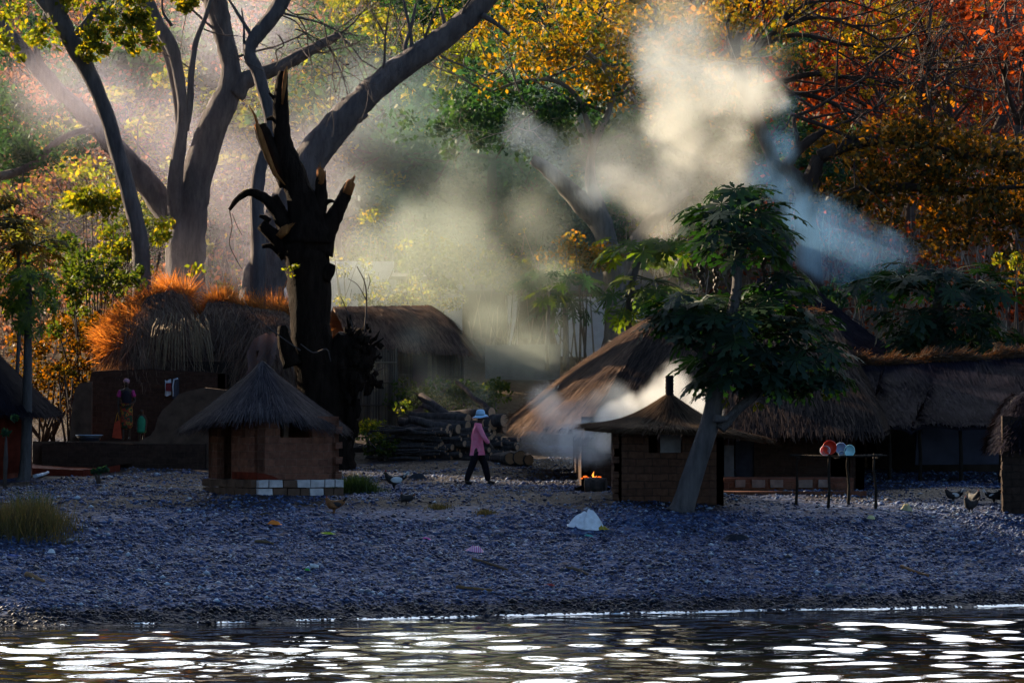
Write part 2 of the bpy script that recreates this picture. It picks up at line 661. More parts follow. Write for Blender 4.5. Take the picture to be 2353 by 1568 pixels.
def build_water():
    t = NT('lake_water')
    t.b.inputs['Base Color'].default_value = (.012, .012, .009, 1)
    t.b.inputs['Roughness'].default_value = .03
    t.b.inputs['IOR'].default_value = 1.36
    t.b.inputs['Specular IOR Level'].default_value = .75
    t.bump(t.noise(t.coord((1, 1, 1)), 5.0, 3), .05, .04)
    xs = np.concatenate([np.array([-140, -100, -50, -25, -15]), np.arange(-12, 13.01, .055), np.array([16, 25, 50, 100, 140])])
    ys = np.concatenate([np.array([-140, -100, -40, 0, 15, 25, 30]), np.arange(32, 53.5, .05), np.array([56, 60])])
    X, Y = np.meshgrid(xs, ys)
    Z = np.zeros_like(X)
    K = 46
    for k in range(K):
        lam = RNG.uniform(.36, .98) if k < 38 else RNG.uniform(1.6, 4)
        an = RNG.normal(math.pi / 2, .40)
        kk = 2 * math.pi / lam
        s = .086 * math.sqrt(2 / K)
        ph = RNG.uniform(0, 6.28)
        Z += s / kk * np.sin(kk * (math.cos(an) * X + math.sin(an) * Y) + ph)
    sh = shoreY(X) - Y
    Z *= np.clip((X + 15) / 4, 0, 1) * np.clip((16 - X) / 4, 0, 1) * np.clip((Y - 30) / 2, 0, 1) * np.clip(.3 + sh / 7, .12, 1)
    V = np.stack([X, Y, Z], -1).reshape(-1, 3)
    nx = len(xs)
    i, j = np.meshgrid(np.arange(len(ys) - 1), np.arange(nx - 1), indexing='ij')
    q = (i * nx + j).ravel()
    F = np.stack([q, q + 1, q + nx + 1, q + nx], -1)
    o = link('water', fast_mesh('water', V, F, [t.m], smooth=True))
    tag(o, 'dark rippled lake water with bright sky reflections', 'water', kind='structure')
    # pale strip painted along the stones in place of the sky's reflection
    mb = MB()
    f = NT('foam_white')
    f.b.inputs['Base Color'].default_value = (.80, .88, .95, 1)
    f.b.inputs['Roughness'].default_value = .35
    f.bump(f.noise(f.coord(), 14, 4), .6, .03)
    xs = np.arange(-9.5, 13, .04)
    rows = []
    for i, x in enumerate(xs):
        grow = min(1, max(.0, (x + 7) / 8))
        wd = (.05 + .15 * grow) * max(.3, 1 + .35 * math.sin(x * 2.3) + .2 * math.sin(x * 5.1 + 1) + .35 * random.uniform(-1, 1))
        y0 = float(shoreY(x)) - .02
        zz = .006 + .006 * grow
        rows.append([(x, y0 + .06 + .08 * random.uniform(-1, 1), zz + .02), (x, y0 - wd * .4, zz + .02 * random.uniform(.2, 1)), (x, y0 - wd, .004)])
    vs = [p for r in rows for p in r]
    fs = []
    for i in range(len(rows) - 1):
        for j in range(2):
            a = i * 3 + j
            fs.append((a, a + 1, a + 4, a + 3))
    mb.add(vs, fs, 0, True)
    o = mb.build('shore_glint', f.m)
    tag(o, 'thin pale strip imitating sky foam where the lake meets the stones', 'foam', kind='stuff')
build_water()

# ------------------------------------------------------------------ thatch
M_thatch = thatchmat('grey_thatch', [(0.0339, 0.0294, 0.0360), (0.0735, 0.0609, 0.0673), (0.1188, 0.0966, 0.0987), (0.1923, 0.1575, 0.1515)], .12)
M_thatch_old = thatchmat('weathered_thatch', [(0.0088, 0.0078, 0.0110), (0.0187, 0.0161, 0.0209), (0.0303, 0.0255, 0.0303), (0.0468, 0.0385, 0.0396)], .10)
M_thatch_straw = thatchmat('straw_thatch', [(.10, .065, .05), (.19, .125, .095), (.28, .19, .14), (.36, .26, .18)], .25)
M_thatch_brown = thatchmat('brown_thatch', [(0.0450, 0.0288, 0.0196), (0.0900, 0.0576, 0.0350), (0.1425, 0.0936, 0.0595), (0.1950, 0.1368, 0.0840)], .2)
M_thatch_front = thatchmat('shaded_brown_thatch', [(.018, .014, .013), (.036, .027, .024), (.06, .043, .036), (.09, .066, .052)], .1)  # same thatch as the hip, shade of the front put into its colour
M_thatch_hip = thatchmat('sunlit_brown_thatch', [(.045, .03, .024), (.09, .062, .048), (.15, .10, .075), (.22, .15, .105)], .15)  # lighter copy of that thatch, sunlight of the left slope in its colour
M_thatch_dark = thatchmat('dark_thatch', [(0.0091, 0.0079, 0.0137), (0.0182, 0.0158, 0.0245), (0.0308, 0.0264, 0.0360)], .08)
M_straw = leafmat('loose_straw', [(.26, .13, .045), (.38, .21, .07), (.48, .29, .11), (.32, .15, .05)], .55, (1.7, .95, .32), .03)
M_ridge = leafmat('ridge_straw', [(.045, .032, .024), (.07, .048, .03), (.13, .08, .045), (.05, .035, .025)], .3, (1.5, .9, .4), .02)
M_dark = solid('dark_interior', (.012, .010, .009), .95, .2, 3, 0)
M_brick = brickmat('brown_mud_brick', (0.2150, 0.0920, 0.0600), (0.1548, 0.0680, 0.0480), (0.2064, 0.1120, 0.0800))
M_brick_right = brickmat('ochre_mud_brick', (0.1156, 0.0576, 0.0363), (0.0816, 0.0416, 0.0277), (0.0578, 0.0333, 0.0251))
M_brick_dark = brickmat('dark_mud_brick', (0.0682, 0.0394, 0.0300), (0.0484, 0.0290, 0.0228), (0.0744, 0.0464, 0.0360))
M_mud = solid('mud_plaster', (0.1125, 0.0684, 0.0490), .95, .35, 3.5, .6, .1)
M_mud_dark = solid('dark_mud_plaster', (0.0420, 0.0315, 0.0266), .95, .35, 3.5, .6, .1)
M_red = solid('red_earth_wash', (0.1200, 0.0210, 0.0108), .9, .35, 5, .3, .1)
M_white = solid('white_lime_wash', (.82, .82, .84), .85, .08, 4, .3, .2)
M_white_brick = solid('white_painted_block', (.50, .47, .48), .85, .25, 6, .6, .2)
M_wood = bark('grey_wood', (.05, .038, .03), (.13, .10, .075), 9)
M_wood_dark = bark('dark_wood', (.018, .014, .012), (.05, .038, .03), 9)

def blades(P, D, Sd, w0, w1=.35):
    """straws: start P, full vector D, side direction Sd (n,3), width w0"""
    n = len(P)
    V = np.empty((n, 4, 3))
    w = w0 * RNG.uniform(.6, 1.5, (n, 1))
    V[:, 0] = P - Sd * w / 2
    V[:, 1] = P + Sd * w / 2
    V[:, 2] = P + D + Sd * w * w1 / 2
    V[:, 3] = P + D - Sd * w * w1 / 2
    return V.reshape(-1, 3)

def thatch_patch(surf, nu, nv, count, L, wd, lift=.02, over=.25, jit=.12, thick=.09, shaggy=.03, eave_extra=.25, droop=.35):
    """surf(u, v) -> (n,3) with v 0 at the ridge and 1 at the eave. Returns (V, F) of shell and straws."""
    u, v = np.meshgrid(np.linspace(0, 1, nu), np.linspace(0, 1, nv))
    P = surf(u.ravel(), v.ravel())
    Q = P.copy(); Q[:, 2] -= thick
    F = []
    for off, fl in ((0, 0), (len(P), 1)):
        for i in range(nv - 1):
            for j in range(nu - 1):
                a = i * nu + j + off
                f = (a, a + 1, a + nu + 1, a + nu)
                F.append(f[::-1] if not fl else f)
    for j in range(nu - 1):
        a = (nv - 1) * nu + j
        F.append((a, a + 1, a + 1 + len(P), a + len(P)))
    for i in range(nv - 1):
        a = i * nu
        F.append((a, a + nu, a + nu + len(P), a + len(P)))
        a = i * nu + nu - 1
        F.append((a, a + nu, a + nu + len(P), a + len(P)))
    V = [np.concatenate([P, Q])]
    F = [np.array(F)]
    k = int(count * (1 - eave_extra))
    uu = np.concatenate([RNG.uniform(0, 1, k), RNG.uniform(0, 1, count - k)])
    vv = np.concatenate([RNG.uniform(-.02, .97, k), RNG.uniform(.86, 1.0, count - k)])
    p = surf(uu, np.clip(vv, 0, 1))
    e = 1e-3
    dv = surf(uu, np.clip(vv, 0, 1 - 2 * e) + e) - surf(uu, np.clip(vv, e, 1) - e)
    dv /= np.linalg.norm(dv, axis=1, keepdims=True) + 1e-9
    du = surf(np.clip(uu + .02, 0, 1), np.clip(vv, .05, 1)) - surf(np.clip(uu - .02, 0, 1), np.clip(vv, .05, 1))
    du /= np.linalg.norm(du, axis=1, keepdims=True) + 1e-9
    nn = np.cross(du, dv)
    nn *= np.sign(nn[:, 2:3] + 1e-9)
    ln = L * RNG.uniform(.5, 1.3, (count, 1))
    # straws at the eave may only reach `over` beyond it
    d = dv + du * RNG.normal(0, jit, (count, 1)) + nn * RNG.normal(.02, shaggy, (count, 1))
    near = (vv > .86)[:, None]
    d[:, 2:3] -= np.where(near, droop * RNG.uniform(0, 1, (count, 1)), 0)
    ln = np.where(near, np.minimum(ln, over * RNG.uniform(.5, 1.4, (count, 1)) + .1), ln)
    d = d / (np.linalg.norm(d, axis=1, keepdims=True) + 1e-9) * ln
    p = p + nn * (lift * RNG.uniform(.3, 1.6, (count, 1)))
    V.append(blades(p, d, du, wd))
    F.append(np.arange(count * 4).reshape(count, 4))
    return V, F

def join_parts(name, mats, lists, parent):
    """lists of (V, F, material index) joined in one mesh"""
    Vs, Fs, Ms, o = [], [], [], 0
    for V, F, m in lists:
        Vs.append(V); Fs.append(np.asarray(F) + o); Ms.append(np.full(len(F), m)); o += len(V)
    return link(name, fast_mesh(name, np.concatenate(Vs), np.concatenate(Fs), mats, np.concatenate(Ms)), parent)

def roof_from(name, patches, mat, parent):
    lists = []
    for V, F in patches:
        for a, b in zip(V, F):
            lists.append((a, b, 0))
    return join_parts(name, [mat], lists, parent)

def cone_surf(apex, eave, sag):
    """eave: list of points round the roof (closed)"""
    E = np.array([tuple(p) for p in eave])
    n = len(E)
    A = np.array(apex)
    def f(u, v):
        t = (u % 1.0) * n
        t = np.minimum(u, .99999) * n
        i = np.floor(t).astype(int)
        fr = (t - i)[:, None]
        g = lambda q: E[(i + q) % n]
        a, b, c, d = g(-1), g(0), g(1), g(2)
        e = .5 * (2 * b + (c - a) * fr + (2 * a - 5 * b + 4 * c - d) * fr ** 2 + (3 * b - a - 3 * c + d) * fr ** 3)
        p = A + (e - A) * v[:, None]
        p[:, 2] -= sag * np.sin(np.pi * v) * (1 if np.isscalar(sag) else 1)
        return p
    return f

def quad_surf(a, b, c, d, sag=0.0, ripple=0.0, rn=7, ph=0.0):
    """a-b ridge, d-c eave (a above d, b above c)"""
    a, b, c, d = [np.array(tuple(q)) for q in (a, b, c, d)]
    def f(u, v):
        U, Vv = u[:, None], v[:, None]
        top, bot = a + (b - a) * U, d + (c - d) * U
        p = top + (bot - top) * Vv
        p[:, 2] -= sag * np.sin(np.pi * v)
        if ripple:
            q = u * rn + v * 1.2 + ph
            p[:, 2] += ripple * (np.abs(np.sin(q * np.pi)) ** .5 - .5) * np.clip(v * 4, 0, 1) * (.5 + .5 * np.sin(u * 9 + ph))
        return p
    return f

def wall_with_holes(mb, A, B, z0, z1, thick, holes=(), mi=0, edge=0.0):
    """upright wall from A to B (xy), holes: (s0, s1, z0, z1) in metres along it; built of butted blocks"""
    A, B = Vector((A[0], A[1], 0)), Vector((B[0], B[1], 0))
    d = (B - A); L = d.length; d.normalize()
    n = Vector((d.y, -d.x, 0))
    ss = sorted({0, L, *[h[0] for h in holes], *[h[1] for h in holes]})
    zs = sorted({z0, z1, *[h[2] for h in holes], *[h[3] for h in holes]})
    rot = math.atan2(d.y, d.x)
    ok = lambda s, z: not any(h[0] < s < h[1] and h[2] < z < h[3] for h in holes)
    # one surface per side, reveals round the holes
    def pt(s, z, t): return A + d * s + n * t + Vector((0, 0, z))
    vs, fs = [], []
    def q(*p):
        o = len(vs); vs.extend(p); fs.append((o, o + 1, o + 2, o + 3))
    for i in range(len(ss) - 1):
        for j in range(len(zs) - 1):
            s0, s1, a, b = ss[i], ss[i + 1], zs[j], zs[j + 1]
            if not ok((s0 + s1) / 2, (a + b) / 2):
                continue
            q(pt(s0, a, 0), pt(s1, a, 0), pt(s1, b, 0), pt(s0, b, 0))
            q(pt(s1, a, -thick), pt(s0, a, -thick), pt(s0, b, -thick), pt(s1, b, -thick))
            for (sa, za, sb, zb, cs, cz) in ((s0, a, s0, b, s0 - .001, (a + b) / 2), (s1, b, s1, a, s1 + .001, (a + b) / 2), (s1, a, s0, a, (s0 + s1) / 2, a - .001), (s0, b, s1, b, (s0 + s1) / 2, b + .001)):
                outside = cs < 0 or cs > L or cz < z0 or cz > z1
                if outside or not ok(cs, cz):
                    q(pt(sa, za, 0), pt(sb, zb, 0), pt(sb, zb, -thick), pt(sa, za, -thick))
    mb.add(vs, fs, mi)
    return A, d, n

# ------------------------------------------------------------------ small hut on the left
def left_hut():
    base = G(592, 1137)
    zb = base.z
    t = thing('brick_hut', 'small mud brick hut with grey conical thatch and white painted base blocks', 'hut', base)
    px = FPX / base.y
    z0 = W(592, 1101, base.y).z          # top of the plinth
    zt = W(592, 955, base.y).z           # wall top
    c = Vector((base.x, base.y, 0))
    dr = Vector((math.cos(R(30)), math.sin(R(30)), 0))         # along the right face
    dl = Vector((-math.cos(R(60)), math.sin(R(60)), 0))        # along the left face
    b, a = 1.60 / math.cos(R(30)), 1.34 / math.cos(R(60)) * .92
    mb = MB()
    hs = lambda x: (x - 592) / 112.6 / math.cos(R(30))
    zz = lambda y: W(592, y, base.y).z
    pR, pL = c + dr * b, c + dl * a
    holes_r = [(hs(641), hs(712), zz(1004), zz(963))]
    wall_with_holes(mb, c, pR, z0, zt, .16, holes_r)
    hl = lambda x: (592 - x) / 112.6 / math.cos(R(60)) * .92
    L = a
    # drawn from the far corner so that its outside faces the lake
    wall_with_holes(mb, pL, c, z0, zt, .16, [(L - hl(468), L - hl(512), z0, zz(972)), (L - hl(543), L - hl(553), zz(1004), zz(968))])
    far = pL + dr * b
    wall_with_holes(mb, far, pL, z0, zt, .16)
    wall_with_holes(mb, pR, far, z0, zt, .16)
    # toothed brick ends at the right corner
    for k in range(9):
        z = z0 + .08 + k * .155
        if k % 2 == 0 and z < zt - .1:
            mb.box(pR - dr * .04 + Vector((0, 0, z)), (.075, .09, .07), R(30), jit=.012)
    wl_ = mb.build('wall', M_brick, t)
    # plinth in two courses of blocks
    mb = MB()
    random.seed(3)
    nrm = Vector((dr.y, -dr.x, 0))
    hcourse = (z0 - zb) / 2 + .012
    white = [1, 1, 0, 1, 0, 1, 1, 1, 0]
    for r in range(2):
        s = -.04
        k = 0
        while s < b + .03:
            wd = random.uniform(.2, .34)
            wd = min(wd, b + .06 - s)
            if wd > .06:
                lit = (random.random() < (.82 if r == 0 else .4))
                mb.box(c + dr * (s + wd / 2) + nrm * .03 + Vector((0, 0, z0 - hcourse * (r + .5))), (wd / 2 - .012, .09, hcourse / 2 - .010), R(30), 0 if lit else 1, .008)
            s += wd
            k += 1
    nl = Vector((-math.sin(R(60)), -math.cos(R(60)), 0))
    for r in range(2):
        s = .0
        while s < a:
            wd = min(random.uniform(.3, .5), a - s + .02)
            mb.box(c + dl * (s + wd / 2) + nl * .04 + Vector((0, 0, z0 - hcourse * (r + .5))), (wd / 2 - .01, .1, hcourse / 2 - .008), math.atan2(dl.y, dl.x), 1, .01)
            s += wd
    # rubble core
    mb.box(c + dr * b / 2 + dl * a / 2 + Vector((0, 0, (z0 + zb) / 2 - .15)), (b / 2 - .12, a / 2 - .25, (z0 - zb) / 2 + .12), R(30), 1)
    mb.build('plinth', [M_white_brick, M_mud], t)
    # red wash along the foot of the wall
    mb = MB()
    for (d0, nn, s0, s1, hgt) in ((dr, nrm, .0, .46, .11), (dl, nl, .0, hl(515), .13)):
        p0, p1 = c + d0 * s0 + nn * .006, c + d0 * s1 + nn * .006
        k = 8
        vs = []
        for i in range(k + 1):
            q = p0.lerp(p1, i / k)
            f = 1.0 if d0 is dl else (1 - (i / k) ** 2)
            vs += [q + Vector((0, 0, z0 + .003)), q + Vector((0, 0, z0 + .02 + hgt * f))]
        mb.add(vs, [(2 * i, 2 * i + 2, 2 * i + 3, 2 * i + 1) for i in range(k)])
    mb.build('red_wash', M_red, t)
    mb = MB()
    p = c + dr * hs(655) - nrm * .06
    mb.box(p + Vector((0, 0, (zz(963) + zz(1004)) / 2)), (.05, .04, (zz(963) - zz(1004)) / 2 + .01), R(30), jit=.01)
    mb.build('window_post', M_mud, t)
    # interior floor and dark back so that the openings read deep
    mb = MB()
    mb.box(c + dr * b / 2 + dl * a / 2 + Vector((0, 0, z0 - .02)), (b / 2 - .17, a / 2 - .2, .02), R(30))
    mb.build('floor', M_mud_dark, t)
    # roof
    cen = c + dr * b / 2 + dl * a / 2
    ap = W(603, 838, cen.y)
    ze = W(600, 972, base.y).z
    eav = []
    for k in range(16):
        an = 2 * math.pi * k / 16 + .2
        d = Vector((math.cos(an), math.sin(an), 0))
        r = 1.62 + .04 * math.sin(3 * an + 1)
        p = Vector((ap.x, cen.y, 0)) + d * r
        fr = max(0, -d.y)
        z = ze + .02 + .20 * fr ** 3 * (1 if abs(d.x) < .75 else .4) - .02 * abs(d.x)
        eav.append((p.x * 1.0, p.y, z))
    patches = [thatch_patch(cone_surf((ap.x, cen.y, ap.z), eav, .015), 40, 8, 12000, .55, .013, .025, .28, .07, .1, .03, .35, .5)]
    patches.append(thatch_patch(cone_surf((ap.x, cen.y, ap.z + .07), [(ap.x + .27 * math.cos(q), cen.y + .27 * math.sin(q), ap.z - .20) for q in np.arange(0, 6.28, .6)], -.01), 14, 4, 900, .22, .012, .02, .05, .05, .06))
    roof_from('thatched_roof', patches, M_thatch, t)
    mb = MB()
    mb.tube([(ap.x + .25 * math.cos(q), cen.y + .25 * math.sin(q), ap.z - .17) for q in np.arange(0, 6.5, .3)], .016, 5)
    mb.build('binding', M_wood_dark, t)
left_hut()

# ------------------------------------------------------------------ small hut on the right
def right_hut():
    base = G(1536, 1152)
    Y = base.y
    t = thing('brick_hut', 'small ochre brick hut with a tall spike on its thatch, behind the leaning trunk', 'hut', base)
    x0, x1 = W(1411, 1000, Y).x, W(1662, 1000, Y).x
    zt = W(1500, 985, Y).z
    z0 = base.z - .1
    D = 1.9
    mb = MB()
    px = lambda x: W(x, 1000, Y).x - x0
    pz = lambda y: W(1500, y, Y).z
    wall_with_holes(mb, (x0, Y), (x1, Y), z0, zt, .15, [(px(1490), px(1568), pz(1040), pz(994))])
    wall_with_holes(mb, (x1, Y), (x1, Y + D), z0, zt, .15)
    wall_with_holes(mb, (x0, Y + D), (x0, Y), z0, zt, .15)
    wall_with_holes(mb, (x1, Y + D), (x0, Y + D), z0, zt, .15, [(.5, 1.3, pz(1040), pz(994))])
    random.seed(5)
    for k in range(10):
        z = z0 + .2 + k * .155
        if z < zt - .1 and random.random() < .7:
            mb.box((x0 + .03, Y + .07, z), (.065, .09, .068), 0, jit=.014)
    mb.build('wall', M_brick_right, t)
    mb = MB()
    mb.box((W(1541, 1000, Y).x, Y + .2, (pz(1040) + pz(999)) / 2), ((px(1565) - px(1517)) / 2, .015, (pz(999) - pz(1039)) / 2), jit=.01)
    mb.build('daylight_patch', solid('pale_daylight', (.22, .2, .2), .9, .2), t)  # pale panel painted for the daylight seen through the hut
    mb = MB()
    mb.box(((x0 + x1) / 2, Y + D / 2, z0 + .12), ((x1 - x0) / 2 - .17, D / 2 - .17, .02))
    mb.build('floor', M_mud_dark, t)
    # roof: long shallow skirt, steep crown, tall bound spike
    cx, cy = W(1543, 900, Y).x, Y + .85
    ap = Vector((cx, cy, W(1543, 905, cy).z))
    L, Rr = cx - W(1345, 985, Y).x, W(1764, 1018, Y + .4).x - cx
    eav = []
    for k in range(16):
        an = 2 * math.pi * k / 16
        d = Vector((math.cos(an), math.sin(an), 0))
        rx = Rr if d.x > 0 else L
        z = W(0, 985, Y).z + .05
        z += (-.24 * d.x ** 2 if d.x > 0 else .05 * d.x ** 2) - .05 * max(0, -d.y)
        eav.append((cx + d.x * rx, cy + d.y * 1.5, z))
    patches = [thatch_patch(cone_surf(ap, eav, .17), 44, 9, 12000, .5, .013, .025, .24, .08, .12, .035, .35, .45)]
    roof_from('thatched_roof', patches, M_thatch_brown, t)
    mb = MB()
    zt2 = W(1543, 862, cy).z
    mb.tube([(cx, cy, ap.z - .1)] + [(cx + random.uniform(-.004, .004), cy, ap.z - .05 + (zt2 - ap.z + .05) * i / 12) for i in range(13)], [.12] + [.084 + (.008 if i % 2 else 0) for i in range(13)], 9, noise=.04)
    mb.build('roof_spike', M_thatch_dark, t)
right_hut()

# ------------------------------------------------------------------ big thatched house on the right
def big_house():
    base = on(1760, 64.5)
    t = thing('thatched_house', 'large house with a broad sweeping thatched roof and a brick step in front', 'house', base)
    RL = W(1525, 712, 70); RR = W(1900, 720, 70)
    EL = W(1172, 962, 75.5); FL = W(1262, 1040, 65); FR = W(2030, 992, 63.2); ER = W(2080, 960, 76)
    FL = W(1345, 1042, 64.2)
    FL.z = FR.z + .02
    ring = [EL, W(1174, 985, 71.5), W(1196, 1010, 68.2), W(1255, 1030, 65.8), FL]
    for k, q in enumerate(ring):
        q.z = EL.z + (FL.z - EL.z) * k / 4
    E_ = np.array([tuple(q) for q in ring]); A_ = np.array(tuple(RL))
    def fan(u, v):
        s_ = np.clip(u, 0, 1) * 4
        i = np.minimum(s_.astype(int), 3); f_ = (s_ - i)[:, None]
        g = lambda q: E_[np.clip(i + q, 0, 4)]
        a_, b_, c_, d_ = g(-1), g(0), g(1), g(2)
        e_ = .5 * (2 * b_ + (c_ - a_) * f_ + (2 * a_ - 5 * b_ + 4 * c_ - d_) * f_ ** 2 + (3 * b_ - a_ - 3 * c_ + d_) * f_ ** 3)
        q = A_ + (e_ - A_) * v[:, None]
        q[:, 2] += .12 * np.sin(np.pi * v) + .02 * np.sin(u * 31) * v
        return q
    def mid(a, b, f): return a.lerp(b, f)
    patches = [
        thatch_patch(quad_surf(RL, RR, FR, FL, -.10, .03, 6), 40, 12, 16000, .8, .026, .03, .3, .1, .12, .03, .2, .4),
        thatch_patch(fan, 40, 12, 12000, .8, .026, .03, .3, .1, .12, .04, .2, .4),
        thatch_patch(quad_surf(RR, RL, EL, ER, .1), 20, 8, 1500, .7, .03, .03, .2, .1, .12),
        thatch_patch(quad_surf(RR, RR + Vector((0, .3, 0)), ER, FR, .1), 12, 8, 2500, .7, .03, .03, .2, .1, .12)]
    # rough ridge
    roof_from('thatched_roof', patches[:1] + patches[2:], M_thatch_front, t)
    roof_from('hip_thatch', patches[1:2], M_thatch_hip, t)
    n = 900
    f = RNG.uniform(0, 1, (n, 1))
    P = np.array(RL)[None] * (1 - f) + np.array(RR)[None] * f + RNG.normal(0, .08, (n, 3))
    D = RNG.normal(0, 1, (n, 3)) * np.array([.18, .2, .05]) + np.array([-.1, -.05, .03])
    V = blades(P, D, rand_unit(n), .02)
    # straw standing up along the lit left verge
    n2 = 900
    f = RNG.uniform(0, 1, (n2, 1)) ** .8
    P2 = np.array(RL)[None] * (1 - f) + np.array(EL)[None] * f + RNG.normal(0, .05, (n2, 3))
    P2[:, 2] += -.15 * np.sin(np.pi * f[:, 0]) + .05
    D2 = (np.array(EL - RL) / (EL - RL).length)[None] * RNG.uniform(.1, .5, (n2, 1)) + RNG.normal(0, .07, (n2, 3)) + np.array([0, 0, .05])
    V2 = blades(P2, D2, rand_unit(n2), .02)
    V = np.concatenate([V, V2])
    link('loose_ridge_straw', fast_mesh('loose_ridge_straw', V, np.arange(len(V)).reshape(-1, 4), [M_ridge]), t)
    # walls
    zt, z0 = FR.z + .35, base.z - .2
    xl, xr = W(1330, 1000, 67).x, W(1985, 1000, 64.6).x
    y = 64.6
    mb = MB()
    hx = lambda px: W(px, 1000, y).x - xl
    zz = lambda py: W(0, py, y).z
    wall_with_holes(mb, (xl, y), (xr, y), z0, zt, .2, [(hx(1686), hx(1732), zz(1100), zz(1008)), (hx(1908), hx(1952), zz(1100), zz(1040))])
    wall_with_holes(mb, (xr, y), (xr, y + 9), z0, zt, .2)
    wall_with_holes(mb, (xl, y + 9), (xl, y), z0, zt, .2)
    wall_with_holes(mb, (xr, y + 9), (xl, y + 9), z0, zt, .2)
    mb.build('wall', M_brick_dark, t)
    mb = MB()
    mb.box((W(1674, 1000, y).x, y - .05, (zz(1022) + zz(1100)) / 2), (.11, .04, (zz(1022) - zz(1100)) / 2))
    mb.build('door_jamb', solid('grey_plaster', (.15, .14, .15), .9, .25, 5), t)
    dr_ = MB()
    dr_.box(((W(1709, 0, y).x), y + .12, (zz(1012) + zz(1100)) / 2), (.22, .03, (zz(1012) - zz(1100)) / 2))
    dr_.build('door', solid('dark_blue_door', (.03, .03, .045), .8, .3, 6), t)
    # front platform of brick with two steps
    mb = MB()
    def slab(pxa, pxb, pyt, pyb, ya, yb, mi=0):
        xa, xb = W(pxa, pyt, ya).x, W(pxb, pyt, ya).x
        za = W(0, pyt, ya).z
        zb = float(gz((xa + xb) / 2, ya)) - .25
        mb.box(((xa + xb) / 2, (ya + yb) / 2, (za + zb) / 2), ((xb - xa) / 2, (yb - ya) / 2, (za - zb) / 2), 0, mi, .012)
    slab(1662, 1960, 1097, 1130, 62.3, 64.55)
    slab(1662, 1990, 1128, 1150, 61.4, 62.25)
    slab(1664, 2076, 1152, 1168, 60.6, 61.38)
    mb.build('front_step', M_brick, t)
    random.seed(8)
    M_pb = solid('pale_block', (.24, .19, .165), .9, .3, 6)
    for px in (1700, 1742, 1784, 1850, 1890):
        mb = MB()
        a = W(px, 1110, 62.28)
        mb.box((a.x, 62.28, a.z), (random.uniform(.1, .16), .05, .085), 0, 0, .01)
        mb.build('pale_block', M_pb, t)
big_house()

# ------------------------------------------------------------------ dark roofed house behind the papaya
def dark_house():
    base = on(1900, 84)
    t = thing('thatched_house', 'dark purple thatched house roof sloping down behind the papaya crown', 'house', base)
    a = W(1740, 640, 84)
    pk = W(1845, 640, 84)
    e = W(2095, 830, 82); ez = e.z
    fl = W(1700, 840, 80); fl.z = ez; fr = W(2090, 835, 80); fr.z = ez
    bl, brr = Vector((fl.x, 90, ez)), Vector((fr.x, 90, ez))
    P = [thatch_patch(quad_surf(a, pk, fr, fl, .15, .04, 5), 24, 10, 7000, .8, .03),
         thatch_patch(quad_surf(pk, pk + Vector((0, .3, 0)), brr, fr, .15), 12, 10, 3000, .8, .03),
         thatch_patch(quad_surf(pk, a, bl, brr, .1), 12, 6, 1200, .8, .03)]
    roof_from('thatched_roof', P, M_thatch_dark, t)
    mb = MB()
    wall_with_holes(mb, (fl.x + .4, 80.5), (fr.x - .5, 80.5), base.z - .8, ez + .3, .2)
    wall_with_holes(mb, (fr.x - .5, 80.5), (fr.x - .5, 89), base.z - .8, ez + .3, .2)
    wall_with_holes(mb, (fl.x + .4, 89), (fl.x + .4, 80.5), base.z - .8, ez + .3, .2)
    mb.build('wall', M_mud_dark, t)
dark_house()

# ------------------------------------------------------------------ long low house on the far right
def long_house():
    base = on(2150, 67)
    t = thing('long_thatched_shelter', 'long open shelter under rolled grey thatch with a frayed straw ridge', 'shelter', base)
    R0, R1 = W(1948, 842, 72), W(2460, 815, 72)
    E0, E1 = W(2034, 984, 66.5), W(2520, 968, 66.5)
    B0, B1 = W(1940, 900, 78), W(2450, 900, 78)
    P = [thatch_patch(quad_surf(R0, R1, E1, E0, .16, .20, 4.2, .3), 130, 18, 15000, .8, .024, .022, .12, .05, .1, .02, .15, .3),
         thatch_patch(quad_surf(R1, R0, B0, B1, .1), 20, 6, 1500, .8, .03),
         ]
    roof_from('thatched_roof', P, M_thatch_dark, t)
    # thick frayed roll of straw along the ridge
    n = 5200
    f = RNG.uniform(0, 1, (n, 1))
    ax = np.array(R0)[None] * (1 - f) + np.array(R1)[None] * f
    off = rand_unit(n) * RNG.uniform(.06, .17, (n, 1))
    bumpy = .06 * np.sin(f * 40) + .05 * np.sin(f * 17 + 1)
    off[:, 2] += bumpy[:, 0] + .06
    D = off * .4 + RNG.normal(0, .07, (n, 3)) + np.array([.16, 0, 0])
    V = blades(ax + off, D, rand_unit(n), .022)
    link('ridge_roll', fast_mesh('ridge_roll', V, np.arange(len(V)).reshape(-1, 4), [M_ridge]), t)
    for k, px in enumerate((2042, 2112, 2205, 2296)):
        q = on(px, 66.9)
        mb = MB()
        top = E0.z + .12
        mb.tube([(q.x, q.y, q.z - .2), (q.x + .02, q.y, q.z + .6), (q.x - .01, q.y, top)], [.05, .045, .04], 7, noise=.08)
        mb.build('post', M_wood_dark, t)
    mb = MB()
    wall_with_holes(mb, (W(1990, 0, 73).x, 73), (W(2500, 0, 73).x, 73), base.z - .3, E0.z + 1.2, .2)
    wall_with_holes(mb, (W(1990, 0, 73).x, 77), (W(1990, 0, 73).x, 73), base.z - .3, E0.z + 1.2, .2)
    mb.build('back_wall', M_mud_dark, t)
    mb = MB()
    q = W(2210, 1020, 71)
    mb.box((q.x, 71.5, base.z + .9), (1.1, .05, .55), R(4), jit=.05)
    mb.build('hanging_sheet', solid('blue_grey_sheet', (.06, .065, .11), .8, .3, 2), t)
    # second slope further right, turned away
    q0, q1 = W(2235, 818, 74), W(2235, 818, 79)
long_house()

